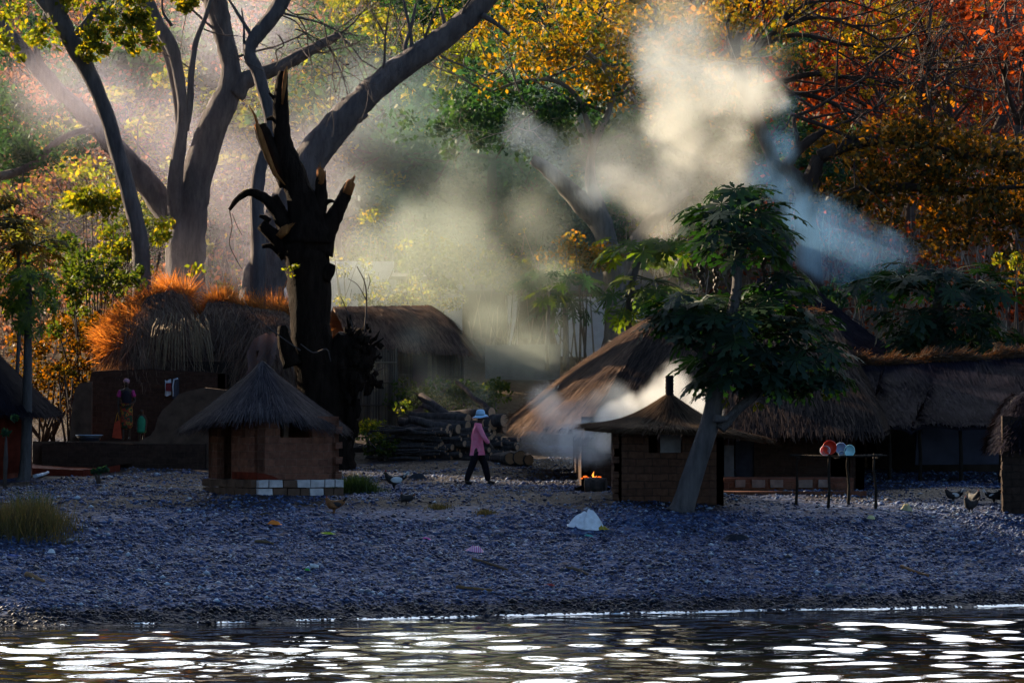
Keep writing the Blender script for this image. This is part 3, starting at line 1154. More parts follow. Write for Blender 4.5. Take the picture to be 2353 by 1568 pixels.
def far_right_roof():
    base = on(2330, 88)
    t = thing('thatched_house', 'brown thatch roof peeping out behind the right end of the long shelter', 'house', base)
    ap = W(2352, 735, 88)
    eav = [(ap.x + 3.2 * math.cos(q), 88 + 3 * math.sin(q), ap.z - 1.75) for q in np.arange(0, 6.2, .5)]
    roof_from('thatched_roof', [thatch_patch(cone_surf(ap, eav, .2), 30, 8, 5000, .6, .025)], M_thatch_brown, t)
    mb = MB()
    mb.tube([(ap.x, 88, base.z - .5), (ap.x, 88, ap.z - 1.4)], 2.4, 20, smooth=True)
    mb.build('wall', M_mud, t)
far_right_roof()

# ------------------------------------------------------------------ hut cut by the right edge of the picture
M_brick_edge = brickmat('blackish_brick', (.045, .03, .024), (.032, .022, .018), (.028, .021, .018))  # same brick pattern in very dark brown tones
def edge_hut():
    Y = 60.0
    base = on(2380, Y)
    t = thing('thatched_hut', 'dark brick hut with ragged sun-rimmed eaves at the right edge of the beach', 'hut', base)
    x0 = W(2303, 1100, Y).x
    zt = W(0, 955, Y).z
    cx, cy = x0 + 1.2, Y + 1.0
    mb = MB()
    wall_with_holes(mb, (x0, Y), (x0 + 2.6, Y), base.z - .3, zt, .16)
    wall_with_holes(mb, (x0 + .5, Y + 2.1), (x0, Y), base.z - .3, zt, .16)
    wall_with_holes(mb, (x0 + 2.6, Y), (x0 + 2.4, Y + 2.1), base.z - .3, zt, .16)
    random.seed(6)
    for k in range(9):
        mb.box((x0 + .05 + random.uniform(-.02, .01), Y + .06, base.z + .1 + k * .155), (.06, .08, .066), 0, jit=.014)
    mb.build('wall', M_brick_edge, t)
    # thick drooping eave of old thatch
    prof = [(2340, 903), (2318, 922), (2298, 958), (2284, 1000), (2277, 1032)]
    n = 9000
    th = RNG.uniform(0, 2 * math.pi, n)
    tt = RNG.uniform(0, 1, n)
    rr = np.interp(tt, [0, .25, .5, .75, 1], [cx - W(p[0], p[1], cy).x for p in prof])
    z = np.interp(tt, [0, .25, .5, .75, 1], [W(p[0], p[1], cy).z for p in prof])
    sq = 1 / np.maximum(np.abs(np.cos(th)), np.abs(np.sin(th))) ** .8
    P = np.stack([cx + rr * sq * np.cos(th), cy + rr * sq * .95 * np.sin(th), z], -1) + RNG.normal(0, .025, (n, 3))
    D = np.stack([np.cos(th) * .12, np.sin(th) * .12, -.09 * np.ones(n)], -1) + RNG.normal(0, .05, (n, 3))
    V = blades(P, D, np.stack([-np.sin(th), np.cos(th), 0 * th], -1), .03)
    link('shaggy_eave', fast_mesh('shaggy_eave', V, np.arange(n * 4).reshape(n, 4), [M_thatch_dark]), t)
    mb = MB()
    rows = []
    for p in [(2352, 896)] + prof:
        rows.append((max(.05, cx - W(p[0], p[1], cy).x - .05), W(p[0], p[1], cy).z - .02))
    k = 28
    vs, fs = [], []
    for r, zz in rows:
        for j in range(k):
            a_ = 6.2832 * j / k
            q_ = r / max(abs(math.cos(a_)), abs(math.sin(a_))) ** .8
            vs.append((cx + q_ * math.cos(a_), cy + .95 * q_ * math.sin(a_), zz))
    for i in range(len(rows) - 1):
        for j in range(k):
            a = i * k + j; b = i * k + (j + 1) % k
            fs.append((a, b, b + k, a + k))
    fs.append(tuple(range(k)))
    mb.add(vs, fs)
    mb.build('thatched_roof', M_thatch_dark, t)
edge_hut()

# ------------------------------------------------------------------ hut cut by the left edge
def left_edge_hut():
    base = on(20, 67)
    t = thing('thatched_hut', 'dark thatched hut with a red earth wall at the left edge behind the thin papaya', 'hut', base)
    ap = W(-120, 690, 69)
    ze = W(0, 945, 67).z
    eav = []
    for q in np.arange(0, 6.2, .45):
        eav.append((ap.x + 2.72 * math.cos(q), 69 + 2.6 * math.sin(q), ze + .05 * math.sin(4 * q)))
    roof_from('thatched_roof', [thatch_patch(cone_surf(ap, eav, .1), 36, 8, 9000, .7, .02, .02, .25, .06)], M_thatch_dark, t)
    mb = MB()
    mb.tube([(ap.x, 69, base.z - .3), (ap.x, 69, ze + .4)], 2.05, 26, noise=0, smooth=True)
    mb.build('wall', M_red, t)
left_edge_hut()

# ------------------------------------------------------------------ trees
M_char = bark('charred_bark', (.011, .0075, .006), (.036, .024, .018), 7, 1.0)
M_char.node_tree.nodes['Principled BSDF'].inputs['Specular IOR Level'].default_value = .04
M_split = bark('split_orange_wood', (.18, .065, .02), (.40, .165, .05), 12, .6)
M_bark = bark('grey_brown_bark', (.075, .065, .07), (.19, .16, .16), 4, .8)
M_bark_dark = bark('dark_brown_bark', (.03, .022, .02), (.075, .055, .045), 4, .8)
M_bark_pale = bark('pale_mottled_bark', (.10, .095, .09), (.26, .24, .21), 3, .7)
M_twig = solid('grey_twig', (.075, .055, .048), .85, .3, 4, 0)

L_YELLOW = leafmat('yellow_green_leaves', [(.045, .07, .010), (.09, .13, .016), (.15, .19, .02), (.27, .21, .02)], .6, (2.0, 1.6, .4))
L_GREEN = leafmat('green_leaves', [(.022, .045, .014), (.04, .07, .018), (.065, .09, .02), (.11, .11, .02)], .5, (1.8, 1.7, .4))
L_DEEP = leafmat('deep_green_leaves', [(.016, .050, .034), (.026, .072, .042), (.05, .095, .04)], .4, (1.5, 1.6, .5))
L_OLIVE = leafmat('dark_olive_leaves', [(.018, .024, .007), (.05, .05, .009), (.11, .085, .011), (.26, .14, .016)], .45, (2.0, 1.1, .3))
L_GOLD = leafmat('golden_leaves', [(.05, .06, .010), (.10, .10, .014), (.19, .14, .018), (.28, .14, .016)], .6, (2.0, 1.5, .35))
L_RUST = leafmat('rust_red_leaves', [(.05, .020, .014), (.09, .03, .018), (.17, .052, .018), (.29, .105, .018)], .55, (2.0, .85, .35))
L_PINK = leafmat('dry_pinkish_leaves', [(.12, .075, .06), (.19, .11, .08), (.26, .14, .09), (.20, .16, .10)], .5, (1.7, 1.1, .7))
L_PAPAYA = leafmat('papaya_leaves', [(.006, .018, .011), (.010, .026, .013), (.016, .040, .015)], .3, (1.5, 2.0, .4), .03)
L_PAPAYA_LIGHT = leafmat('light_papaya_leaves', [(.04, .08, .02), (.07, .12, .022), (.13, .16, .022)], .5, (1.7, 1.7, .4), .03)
L_GRASS = leafmat('dry_grass', [(.05, .055, .02), (.10, .08, .035), (.16, .11, .05), (.06, .08, .02)], .4, (1.5, 1.3, .6), .02)
L_GRASS_GREEN = leafmat('green_grass', [(.02, .04, .012), (.035, .06, .016), (.05, .075, .02)], .4, (1.5, 1.5, .5), .02)

def tree(name, label, limbs, Y, bmat, cat='tree', group=None, ground=None, n=10):
    """limbs: traced polylines; the trunk is one mesh. Returns (thing, list of limb paths)."""
    b = limbs[0][0]
    p = W(b[0], b[1], Y + (b[3] if len(b) > 3 else 0))
    base = Vector((p.x, p.y, float(gz(p.x, p.y))))
    t = thing(name, label, cat, base, group)
    mb = MB()
    paths = []
    for i, rows in enumerate(limbs):
        if i == 0 and p.z > base.z + .05:      # carry the bole down into the ground
            k = (p.z - base.z) / Y * FPX
            rows = [(rows[0][0] + .0, rows[0][1] + k + 6, rows[0][2] * 1.35, *rows[0][3:])] + list(rows)
        paths.append(limb(mb, rows, Y, n))
    return t, paths, mb

def crown(t, mat, cen, rad, per, L=.2, Wd=.11, droop=.3, name='crown', sq=.75):
    return leaves_obj(name, mat, t, clump_points(cen, rad, per, sq=sq), L, Wd, droop)

def scatter_clumps(px, py, Y, spread, n, r=(.4, .9)):
    """clump centres round the points seen at (px, py)"""
    out, rad = [], []
    for _ in range(n):
        k = random.randrange(len(px))
        p = W(px[k] + random.gauss(0, spread), py[k] + random.gauss(0, spread * .6), Y + random.uniform(-1.6, 1.6))
        out.append(p); rad.append(random.uniform(*r))
    return out, rad

# the burnt, broken tree by the small hut
def dead_tree():
    Y = 74
    random.seed(21)
    limbs = [
        [(745, 1085, 150), (745, 1000, 118), (735, 900, 100), (718, 800, 96), (712, 700, 96), (706, 620, 100), (700, 575, 104), (703, 550, 90), (706, 532, 66), (707, 522, 40)],
        [(708, 560, 118), (706, 510, 90), (690, 450, 66), (668, 390, 60), (652, 330, 42), (645, 270, 38), (645, 215, 33), (650, 165, 22)],
        [(665, 420, 50), (640, 375, 44), (615, 330, 40), (597, 288, 30)],
        [(722, 560, 70), (728, 505, 44), (736, 460, 34), (737, 425, 26), (738, 392, 22)],
        [(730, 575, 76), (752, 530, 46), (775, 485, 36), (792, 450, 30), (803, 422, 22)],
        [(690, 560, 70), (655, 510, 44), (625, 470, 30), (595, 448, 22), (570, 442, 17), (545, 458, 13), (527, 482, 8)],
        [(662, 575, 50), (632, 545, 34), (600, 515, 26)],
        [(648, 485, 22), (636, 462, 20), (630, 450, 16)],
        [(655, 590, 24), (625, 566, 13), (602, 566, 9)],
        [(650, 335, 18), (630, 322, 12), (618, 318, 6)],
        [(645, 275, 20), (625, 272, 12), (612, 275, 5)],
        [(642, 240, 14), (628, 224, 9), (618, 214, 4)],
        [(745, 470, 14), (756, 462, 10), (768, 463, 6)],
        [(620, 508, 14), (608, 500, 12), (596, 496, 7)],
        # forked bole on the right, hollow stump
        [(780, 1090, 70, .5), (770, 1010, 86, .4), (765, 930, 100, .3), (778, 860, 104, .2), (790, 800, 70, .1), (793, 765, 34, 0)],
        [(800, 880, 70), (826, 840, 58), (846, 815, 40), (858, 795, 20)],
        [(745, 640, 30, -.2), (757, 620, 28, -.2), (763, 606, 16, -.2)],
        [(672, 840, 46, -.5), (655, 790, 34, -.5), (648, 748, 20, -.5)],
        [(740, 1070, 60, -1), (770, 1078, 40, -1.2), (800, 1082, 20, -1.4)],
        [(735, 1078, 60, -1), (700, 1084, 40, -1.3), (680, 1088, 20, -1.5)],
    ]
    t, paths, mb = tree('dead_tree', 'charred leafless tree with broken orange stubs standing between hut and log pile', limbs, Y, M_char, n=14)
    # ridges of bark, snapped knots and splinters
    for pth, rr in ((paths[0], .42), (paths[1], .18), (paths[3], .13), (paths[4], .13), (paths[14], .30)):
        for _ in range(26 if rr > .3 else 14):
            i = random.randrange(1, len(pth) - 2)
            an = random.uniform(0, 6.28)
            rq = rr * (1 if rr > .3 else (1 - .5 * i / len(pth)))
            q = pth[i] + Vector((math.cos(an), math.sin(an) * .9, 0)) * rq
            q2 = pth[min(i + random.randint(1, 3), len(pth) - 1)] + Vector((math.cos(an), math.sin(an) * .9, 0)) * rq * .98
            mb.tube([q, (q + q2) / 2 + Vector((math.cos(an), math.sin(an), 0)) * .03, q2], [.02, random.uniform(.035, .075), .015], 6, noise=.3)
    # knobbly burr at the right side of the stump
    for _ in range(60):
        p = W(random.gauss(800, 14), random.uniform(800, 1000), Y + random.uniform(-.5, .1))
        r_ = random.uniform(.05, .14)
        mb.ell(p, (r_, r_, r_ * random.uniform(1, 2.6)), 6, 4, jit=.45, sm=False)
    for _ in range(110):
        p = W(random.gauss(826, 21), random.gauss(822, 30), Y + random.uniform(-.45, .3))
        r_ = random.uniform(.035, .10)
        mb.ell(p, (r_ * random.uniform(.7, 1.6), r_, r_ * random.uniform(.8, 2.0)), 6, 4, jit=.5, sm=False)
    for _ in range(40):
        a = W(random.gauss(828, 24), random.gauss(800, 28), Y - .1)
        mb.tube([a, a + Vector((random.uniform(-.15, .3), random.uniform(-.2, .1), random.uniform(.05, .35)))], [.05, .015], 5)
    mb.build('trunk', M_char, t)
    mb = MB()
    def slab(rows, Yo=-.28):
        pts = [(W(px, py, Y + Yo), w / 2 / FPX * Y) for px, py, w in rows]
        mb.tube([p for p, _ in pts], [r for _, r in pts], 6, noise=.15, squash=.5)
    slab([(655, 425, 2), (632, 400, 12), (612, 352, 15), (594, 300, 14), (588, 285, 12)], -.34)
    slab([(596, 300, 8), (585, 265, 7), (571, 240, 1)], -.1)
    slab([(648, 240, 5), (652, 200, 11), (656, 165, 10), (660, 152, 2)], -.22)
    mb.build('split_wood', M_split, t)
    for rows, nm in (([(737, 425, 23), (738, 398, 25), (735, 388, 14)], 0), ([(795, 446, 22), (804, 420, 25), (807, 414, 13)], 0), ([(640, 545, 20), (653, 528, 27), (664, 520, 12)], 0)):
        mb = MB()
        pts = [(W(px, py, Y - .06 - (.3 if px < 700 else 0)), w / 2 / FPX * Y) for px, py, w in rows]
        mb.tube([p for p, _ in pts], [r * .92 for _, r in pts], 8, noise=.3)
        for _ in range(7):
            q = pts[-1][0] + Vector((random.uniform(-1, 1), random.uniform(-1, 0), -.4)) * pts[-1][1]
            mb.tube([pts[0][0].lerp(q, .6), q + (pts[-1][0] - pts[0][0]) * random.uniform(.1, .5)], [.03, .006], 5, noise=.2)
        mb.build('broken_stub', M_split, t)
    for rows in ([(527, 482, 3), (533, 520, 2.5), (527, 560, 2.5), (545, 600, 2), (556, 618, 1.5)],
                 [(533, 490, 2), (545, 520, 2), (556, 540, 1.5)],
                 [(836, 770, 4, -.2), (842, 700, 4, -.2), (838, 650, 3, -.2), (820, 612, 2, -.2)],
                 [(842, 690, 3, -.2), (822, 655, 2, -.2), (800, 640, 1.5, -.2)],
                 [(812, 760, 4, -.2), (800, 720, 3, -.2), (782, 680, 2, -.2)],
                 [(845, 665, 2, -.2), (850, 645, 2, -.2), (846, 630, 1, -.2)],
                 [(690, 805, 4, -1), (640, 770, 3, -1), (590, 730, 3, -1), (560, 690, 2, -1)],
                 [(690, 790, 3, -1), (720, 810, 4, -1), (750, 802, 4, -1), (760, 830, 2, -1)],
                 [(850, 845, 4), (868, 850, 3), (885, 842, 2)]):
        mb = MB()
        limb(mb, rows, Y, 5, .0)
        mb.build('bare_shoot', M_twig, t)
    cen = [W(668, 625, Y - .7), W(680, 612, Y - .7), W(660, 618, Y - .7)]
    crown(t, L_YELLOW, cen, [.16, .12, .12], 26, .12, .06, name='leaf_shoot')
dead_tree()

# the leaning tree at the top left with the hanging sunlit sprays
def leaning_tree():
    Y = 82
    random.seed(31)
    limbs = [
        [(325, 690, 44), (322, 560, 40), (300, 460, 38), (270, 350, 37), (240, 250, 36), (205, 170, 38), (165, 95, 42), (130, 30, 44), (105, -60, 40), (60, -170, 34)],
        [(150, 70, 34), (110, 20, 26), (60, -40, 22), (20, -80, 18)],
        [(165, 95, 22), (215, 30, 16), (260, -30, 13), (310, -90, 9)],
        [(120, -20, 26), (190, -90, 20), (270, -170, 15)],
    ]
    t, paths, mb = tree('leaning_tree', 'tall leaning brown tree trunk with sunlit yellow sprays at top left', limbs, Y, M_bark)
    cen, rad = [], []
    spots = [(40, 20), (95, 45), (140, 20), (180, 60), (60, 90), (20, 60), (110, 100), (200, 20), (235, 15), (225, 60), (150, 130), (215, 95), (255, 40), (170, -20), (290, -10), (330, -25), (100, -40), (20, -30), (240, -40)]
    for x, y in spots:
        for _ in range(2):
            cen.append(W(x + random.gauss(0, 24), y + random.gauss(0, 16), Y - .3 + random.uniform(-1.4, 1.4)))
            rad.append(random.uniform(.2, .45))
    for x0, y0, x1, y1, k in ((280, -10, 330, 60, 7), (320, 0, 345, 110, 9), (300, 20, 305, 125, 8), (250, 20, 265, 100, 6), (205, 60, 190, 140, 6), (225, 80, 240, 130, 4), (400, -20, 430, 30, 6), (440, -30, 455, 20, 4), (25, 90, 30, 130, 3)):
        mb2 = [(x0 + (x1 - x0) * i / 4 + random.gauss(0, 3), y0 + (y1 - y0) * i / 4, 3.5 - .5 * i) for i in range(5)]
        limb(mb, mb2, Y - .8, 4, 0)
        for i in range(k):
            f = (i + .5) / k
            cen.append(W(x0 + (x1 - x0) * f + random.gauss(0, 8), y0 + (y1 - y0) * f + random.gauss(0, 5), Y - .8 + random.uniform(-.3, .3)))
            rad.append(random.uniform(.16, .3))
    for _ in range(26):      # out of the picture above
        cen.append(W(random.uniform(-150, 330), random.uniform(-330, -60), Y + random.uniform(-3, 3)))
        rad.append(random.uniform(.6, 1.1))
    mb.build('trunk', M_bark, t)
    crown(t, L_YELLOW, cen, rad, 44, .17, .10)
leaning_tree()

def forked_tree():
    Y = 90
    random.seed(32)
    limbs = [
        [(425, 640, 100), (428, 560, 92), (436, 480, 84), (455, 400, 76), (478, 320, 68), (505, 255, 66), (528, 205, 60), (530, 150, 48), (518, 100, 46), (505, 45, 50), (490, -20, 54), (480, -120, 44), (450, -260, 30)],
        [(535, 215, 60), (560, 188, 42), (600, 170, 36), (650, 150, 32), (700, 122, 28), (750, 96, 22), (782, 80, 14)],
        [(405, 520, 40, -.3), (402, 430, 36, -.6), (412, 340, 32, -.8), (420, 260, 26, -.8), (412, 180, 26, -.8), (395, 110, 30, -.8), (365, 60, 32, -.8), (335, 0, 34, -.8), (290, -90, 26, -.8)],
        [(424, 300, 20, -.8), (436, 240, 17, -.8), (440, 160, 15, -.8), (452, 90, 13, -.8), (472, 40, 11, -.8), (490, -20, 9, -.8)],
        [(412, 330, 14, .2), (402, 220, 12, .2), (375, 110, 12, .2), (345, 50, 13, .2), (310, -20, 12, .2)],
        [(430, 560, 66, .5), (380, 480, 60, .5), (320, 400, 54, .5), (265, 340, 48, .5), (215, 285, 42, .5), (160, 235, 40, .5), (110, 185, 36, .5), (70, 140, 34, .5), (30, 90, 34, .5), (-20, 40, 34, .5), (-80, -30, 28, .5)],
        [(165, 235, 22, .4), (125, 190, 26, .4), (95, 150, 20, .4), (85, 110, 16, .4), (105, 40, 18, .4), (120, -20, 15, .4)],
        [(215, 295, 18, .2), (160, 310, 14, .2), (120, 335, 16, .2), (80, 375, 18, .2), (40, 395, 20, .2), (-30, 410, 20, .2)],
        [(55, 392, 4), (50, 430, 3), (54, 465, 2)],
        [(395, 60, 8, -.8), (375, 30, 6, -.8), (372, 0, 5, -.8)],
    ]
    t, paths, mb = tree('forked_tree', 'massive grey tree forking low into many trunks behind the straw heap', limbs, Y, M_bark)
    for pth, d in ((paths[1], Vector((.8, 0, .5))), (paths[1], Vector((.6, 0, -.3)))):
        for k in (-1, -5, -9):
            twigs(mb, pth[k], d + Vector((random.gauss(0, .3), 0, random.gauss(0, .3))), 2.4, .035, 2)
    for k in (12, 16, 20):
        twigs(mb, paths[0][len(paths[0]) - k], Vector((random.choice((-1, 1)), -.2, .8)), 3.0, .05, 3)
    twigs(mb, paths[3][8], Vector((-.8, 0, .5)), 1.6, .03, 2)
    twigs(mb, paths[3][14], Vector((.8, 0, -.4)), 1.6, .03, 2)
    mb.build('trunk', M_bark, t)
    cen = [W(random.uniform(150, 700), random.uniform(-420, -90), Y + random.uniform(-3, 3)) for _ in range(45)]
    rad = [random.uniform(.7, 1.3) for _ in cen]
    c2, r2 = scatter_clumps([0, 40, 90, 30, 10, 60, 120], [230, 270, 300, 340, 390, 350, 330], Y + 1, 30, 34, (.4, .8))
    crown(t, L_DEEP, c2, r2, 90, .2, .12, name='lower_foliage')
    crown(t, L_GREEN, cen, rad, 70, .3, .18)
forked_tree()

def bent_tree():
    Y = 80
    random.seed(33)
    limbs = [
        [(592, 680, 40), (594, 560, 36), (590, 460, 34), (598, 380, 32), (618, 330, 32), (622, 280, 30), (608, 220, 30), (592, 165, 30), (574, 130, 30), (578, 100, 32), (600, 70, 36), (628, 35, 38), (648, 0, 38), (672, -60, 34), (690, -160, 26)],
        [(588, 110, 12), (570, 70, 9), (545, 30, 7), (520, -10, 5)],
        [(578, 150, 10), (562, 110, 7), (560, 60, 5), (555, 20, 3)],
    ]
    t, paths, mb = tree('bent_tree', 'slender grey tree with an S-bend rising just behind the charred tree', limbs, Y, M_bark)
    for k in (6, 9, 12):
        twigs(mb, paths[0][-k], Vector((.9, -.2, random.uniform(-.2, .4))), 2.6, .04, 3, spread=.8)
    mb.build('trunk', M_bark, t)
    mb = MB()
    random.seed(5)
    for (x, y, x1, y1) in ((650, 40, 740, 120), (660, 20, 760, 60), (680, 60, 800, 150), (690, 30, 720, 190), (750, 60, 770, 210), (800, 140, 770, 180), (650, 80, 620, 160)):
        rows = [(x + (x1 - x) * i / 4 + random.gauss(0, 6), y + (y1 - y) * i / 4 + random.gauss(0, 5), 4 - .6 * i) for i in range(5)]
        pp = limb(mb, rows, Y - .3, 4, 0)
        for q in (7, 12, 16):
            twigs(mb, pp[q], Vector((random.uniform(-1, 1), 0, random.uniform(-.8, .5))), 1.1, .012, 1)
    mb.build('branches', M_twig, t)
    cen, rad = scatter_clumps([600, 680, 760, 700], [-120, -160, -120, -60], Y, 60, 20, (.4, .9))
    crown(t, L_GREEN, cen, rad, 50, .2, .12)
bent_tree()

def diagonal_tree():
    Y = 86
    random.seed(34)
    limbs = [
        [(600, 690, 110), (625, 600, 104), (655, 500, 96), (690, 410, 86), (735, 335, 76), (790, 272, 70), (830, 232, 62), (890, 178, 60), (950, 135, 58), (1000, 100, 56), (1060, 55, 52), (1120, -5, 50), (1190, -90, 44), (1260, -190, 34)],
        [(806, 262, 36), (797, 240, 28), (793, 225, 22)],
        [(812, 265, 44), (835, 268, 26), (840, 272, 12)],
        [(940, 140, 10), (945, 90, 8), (935, 40, 7), (925, -10, 6)],
        [(940, 125, 14), (930, 108, 10), (945, 60, 8), (955, 10, 6)],
        [(1000, 95, 12), (1020, 60, 10), (1012, 20, 9)],
        [(1108, 35, 16, -.3), (1140, 55, 10, -.3), (1170, 80, 8, -.3)],
    ]
    t, paths, mb = tree('diagonal_tree', 'thick smooth trunk sweeping diagonally up to the right through the smoke', limbs, Y, M_bark)
    for k in (14, 20, 26):
        twigs(mb, paths[0][-k], Vector((.3, -.3, .9)), 3.0, .05, 3)
    twigs(mb, paths[0][-18], Vector((.9, -.1, -.6)), 2.4, .04, 3)
    mb.build('trunk', M_bark, t)
    cen = [W(random.uniform(900, 1500), random.uniform(-420, -90), Y + random.uniform(-3, 3)) for _ in range(45)]
    rad = [random.uniform(.7, 1.3) for _ in cen]
    crown(t, L_YELLOW, cen, rad, 70, .3, .18)
diagonal_tree()

# pale trunked tree in the middle with a broken arm
def pale_tree():
    Y = 94
    random.seed(35)
    limbs = [
        [(1415, 690, 52), (1408, 620, 50), (1395, 560, 50), (1375, 505, 56), (1345, 478, 52), (1310, 440, 44), (1275, 405, 36), (1245, 380, 30), (1222, 366, 24)],
        [(1385, 520, 44), (1368, 460, 34), (1355, 400, 24), (1365, 330, 18), (1400, 250, 15), (1395, 170, 12), (1350, 120, 9)],
        [(1360, 330, 16), (1330, 230, 12), (1270, 185, 10), (1190, 190, 8), (1130, 210, 5)],
        [(1398, 250, 12), (1440, 190, 10), (1500, 160, 7), (1560, 165, 5)],
        [(1400, 260, 10), (1340, 240, 9), (1270, 240, 7), (1230, 260, 5)],
        [(1420, 640, 34, .6), (1450, 570, 34, .6), (1485, 520, 32, .6), (1530, 480, 26, .6), (1580, 440, 18, .6)],
    ]
    t, paths, mb = tree('pale_tree', 'pale mottled tree with a thick arm broken off beneath the smoke', limbs, Y, M_bark_pale)
    for p in paths[1:5]:
        for k in (-1, -4, -8):
            twigs(mb, p[k], Vector((random.gauss(0, 1), -.2, random.gauss(.2, .5))), 2.6, .05, 3)
    mb.build('trunk', M_bark_pale, t)
    c, r = scatter_clumps([1250, 1350, 1450, 1200, 1300, 1400, 1520, 1600, 1150, 1480, 1600, 1380], [60, 40, 90, 150, 130, 160, 60, 30, 90, 190, 130, 20], Y, 55, 95, (.35, .8))
    crown(t, L_GOLD, c, r, 46, .2, .12)
    c, r = scatter_clumps([1100, 1180, 1260, 1330, 1420, 1230, 1150, 1050], [250, 230, 270, 240, 280, 330, 300, 300], Y + 1, 50, 70, (.4, .9))
    crown(t, L_DEEP, c, r, 70, .2, .12, name='shaded_foliage')
pale_tree()

# the dark crown on the right
def dark_tree():
    Y = 88
    random.seed(36)
    limbs = [
        [(1870, 760, 66), (1862, 640, 60), (1852, 540, 56), (1850, 470, 50), (1862, 420, 44), (1880, 360, 30)],
        [(1852, 440, 44), (1820, 400, 34), (1790, 382, 22), (1776, 372, 16)],
        [(1800, 385, 24), (1830, 350, 24), (1860, 322, 22), (1895, 300, 14)],
        [(1835, 345, 12), (1830, 310, 10), (1824, 285, 9), (1828, 268, 9), (1870, 250, 8), (1920, 220, 7), (1985, 180, 5)],
        [(1815, 262, 9), (1850, 275, 10), (1905, 295, 9), (1980, 330, 8)],
        [(1880, 360, 34), (1960, 330, 28), (2050, 320, 24), (2140, 340, 18), (2230, 360, 14), (2340, 350, 10)],
        [(1870, 470, 34), (1960, 440, 26), (2080, 430, 22), (2200, 440, 16), (2330, 430, 10)],
    ]
    t, paths, mb = tree('dark_tree', 'broad dark olive tree with glowing leaf edges filling the right side', limbs, Y, M_bark_dark)
    for p in paths[3:]:
        for k in (-1, -5, -9):
            twigs(mb, p[k], Vector((random.gauss(.4, .7), -.1, random.gauss(.1, .5))), 2.8, .05, 3)
    mb.build('trunk', M_bark_dark, t)
    c, r = scatter_clumps([1960, 2040, 2120, 2200, 2280, 2350, 2000, 2090, 2180, 2270, 2340, 2400, 1930, 2050, 2150, 2250, 2330, 2420],
                          [330, 300, 330, 340, 380, 380, 400, 420, 430, 460, 470, 480, 440, 500, 520, 540, 560, 520], Y, 42, 230, (.3, .8))
    crown(t, L_OLIVE, c, r, 52, .20, .12)
dark_tree()

# the bare fine-branched tree at the top right
def bare_tree():
    Y = 100
    random.seed(37)
    limbs = [
        [(1800, 560, 40, 1), (1790, 420, 34, .6), (1750, 300, 30), (1715, 220, 28), (1698, 160, 24), (1690, 110, 20), (1705, 60, 16), (1720, -10, 14), (1740, -100, 10)],
        [(1700, 150, 18), (1740, 110, 15), (1790, 60, 12), (1830, -10, 10), (1860, -70, 8)],
        [(1695, 170, 14), (1685, 110, 11), (1670, 60, 9), (1690, 0, 8)],
        [(1712, 215, 20), (1790, 190, 15), (1870, 170, 12), (1960, 180, 9), (2040, 190, 6)],
        [(1720, 230, 18), (1800, 215, 14), (1880, 225, 11), (1960, 260, 8)],
        [(1745, 105, 11), (1830, 80, 10), (1930, 100, 8), (2040, 130, 6), (2130, 160, 4)],
        [(1780, 70, 9), (1880, 40, 8), (1980, 70, 6), (2060, 120, 4)],
        [(1800, 50, 9), (1850, 10, 7), (1900, 0, 6), (1950, -30, 5)],
    ]
    t, paths, mb = tree('bare_tree', 'bare tree spreading fine dark branches over the smoke at top right', limbs, Y, M_bark_dark)
    for p in paths[1:]:
        for k in (-1, -3, -6, -9, -12):
            if abs(k) < len(p):
                d = (p[-1] - p[0]).normalized()
                twigs(mb, p[k], d + Vector((random.gauss(.2, .4), random.gauss(0, .3), random.gauss(0, .5))), 3.4, .05, 3, spread=.55)
    mb.build('trunk', M_bark_dark, t)
    c, r = scatter_clumps([1800, 1900, 2000, 1700, 1850, 2080, 1660, 1690], [100, 130, 90, 40, 60, 200, 60, 30], Y, 45, 46, (.2, .5))
    crown(t, L_GOLD, c, r, 24, .2, .12)
bare_tree()

# ------------------------------------------------------------------ papayas
def papaya_leaf(r):
    """one deeply fingered leaf in the xy plane, stalk end at the origin; returns verts, tris"""
    vs, fs = [(0, 0, 0)], []
    for k in range(9):
        an = R(-152 + 38 * k)
        ln = r * (1.0 - .38 * abs(k - 4) / 4) * random.uniform(.88, 1.1)
        d = np.array([math.cos(an), math.sin(an)]); s = np.array([-d[1], d[0]])
        dz = -.10 * r
        pts = [(d * ln * .2 + s * ln * .05), (d * ln * .5 + s * ln * .15), (d * ln * .62 + s * ln * .075), (d * ln * .8 + s * ln * .15), (d * ln * .84 + s * ln * .05), d * ln,
               (d * ln * .84 - s * ln * .05), (d * ln * .8 - s * ln * .15), (d * ln * .62 - s * ln * .075), (d * ln * .5 - s * ln * .15), (d * ln * .2 - s * ln * .05)]
        o = len(vs)
        for q in pts:
            l = np.linalg.norm(q) / r
            vs.append((q[0], q[1], dz * l * l * 2.2 + .02 * r * (1 if l > .55 and l < .7 else 0)))
        m = len(pts)
        fs += [(0, o, o + m - 1)]
        fs += [(o, o + 1, o + 9), (o, o + 9, o + 10), (o + 1, o + 2, o + 8), (o + 1, o + 8, o + 9), (o + 2, o + 3, o + 7), (o + 2, o + 7, o + 8), (o + 3, o + 4, o + 6), (o + 3, o + 6, o + 7), (o + 4, o + 5, o + 6)]
    return np.array(vs), np.array(fs)

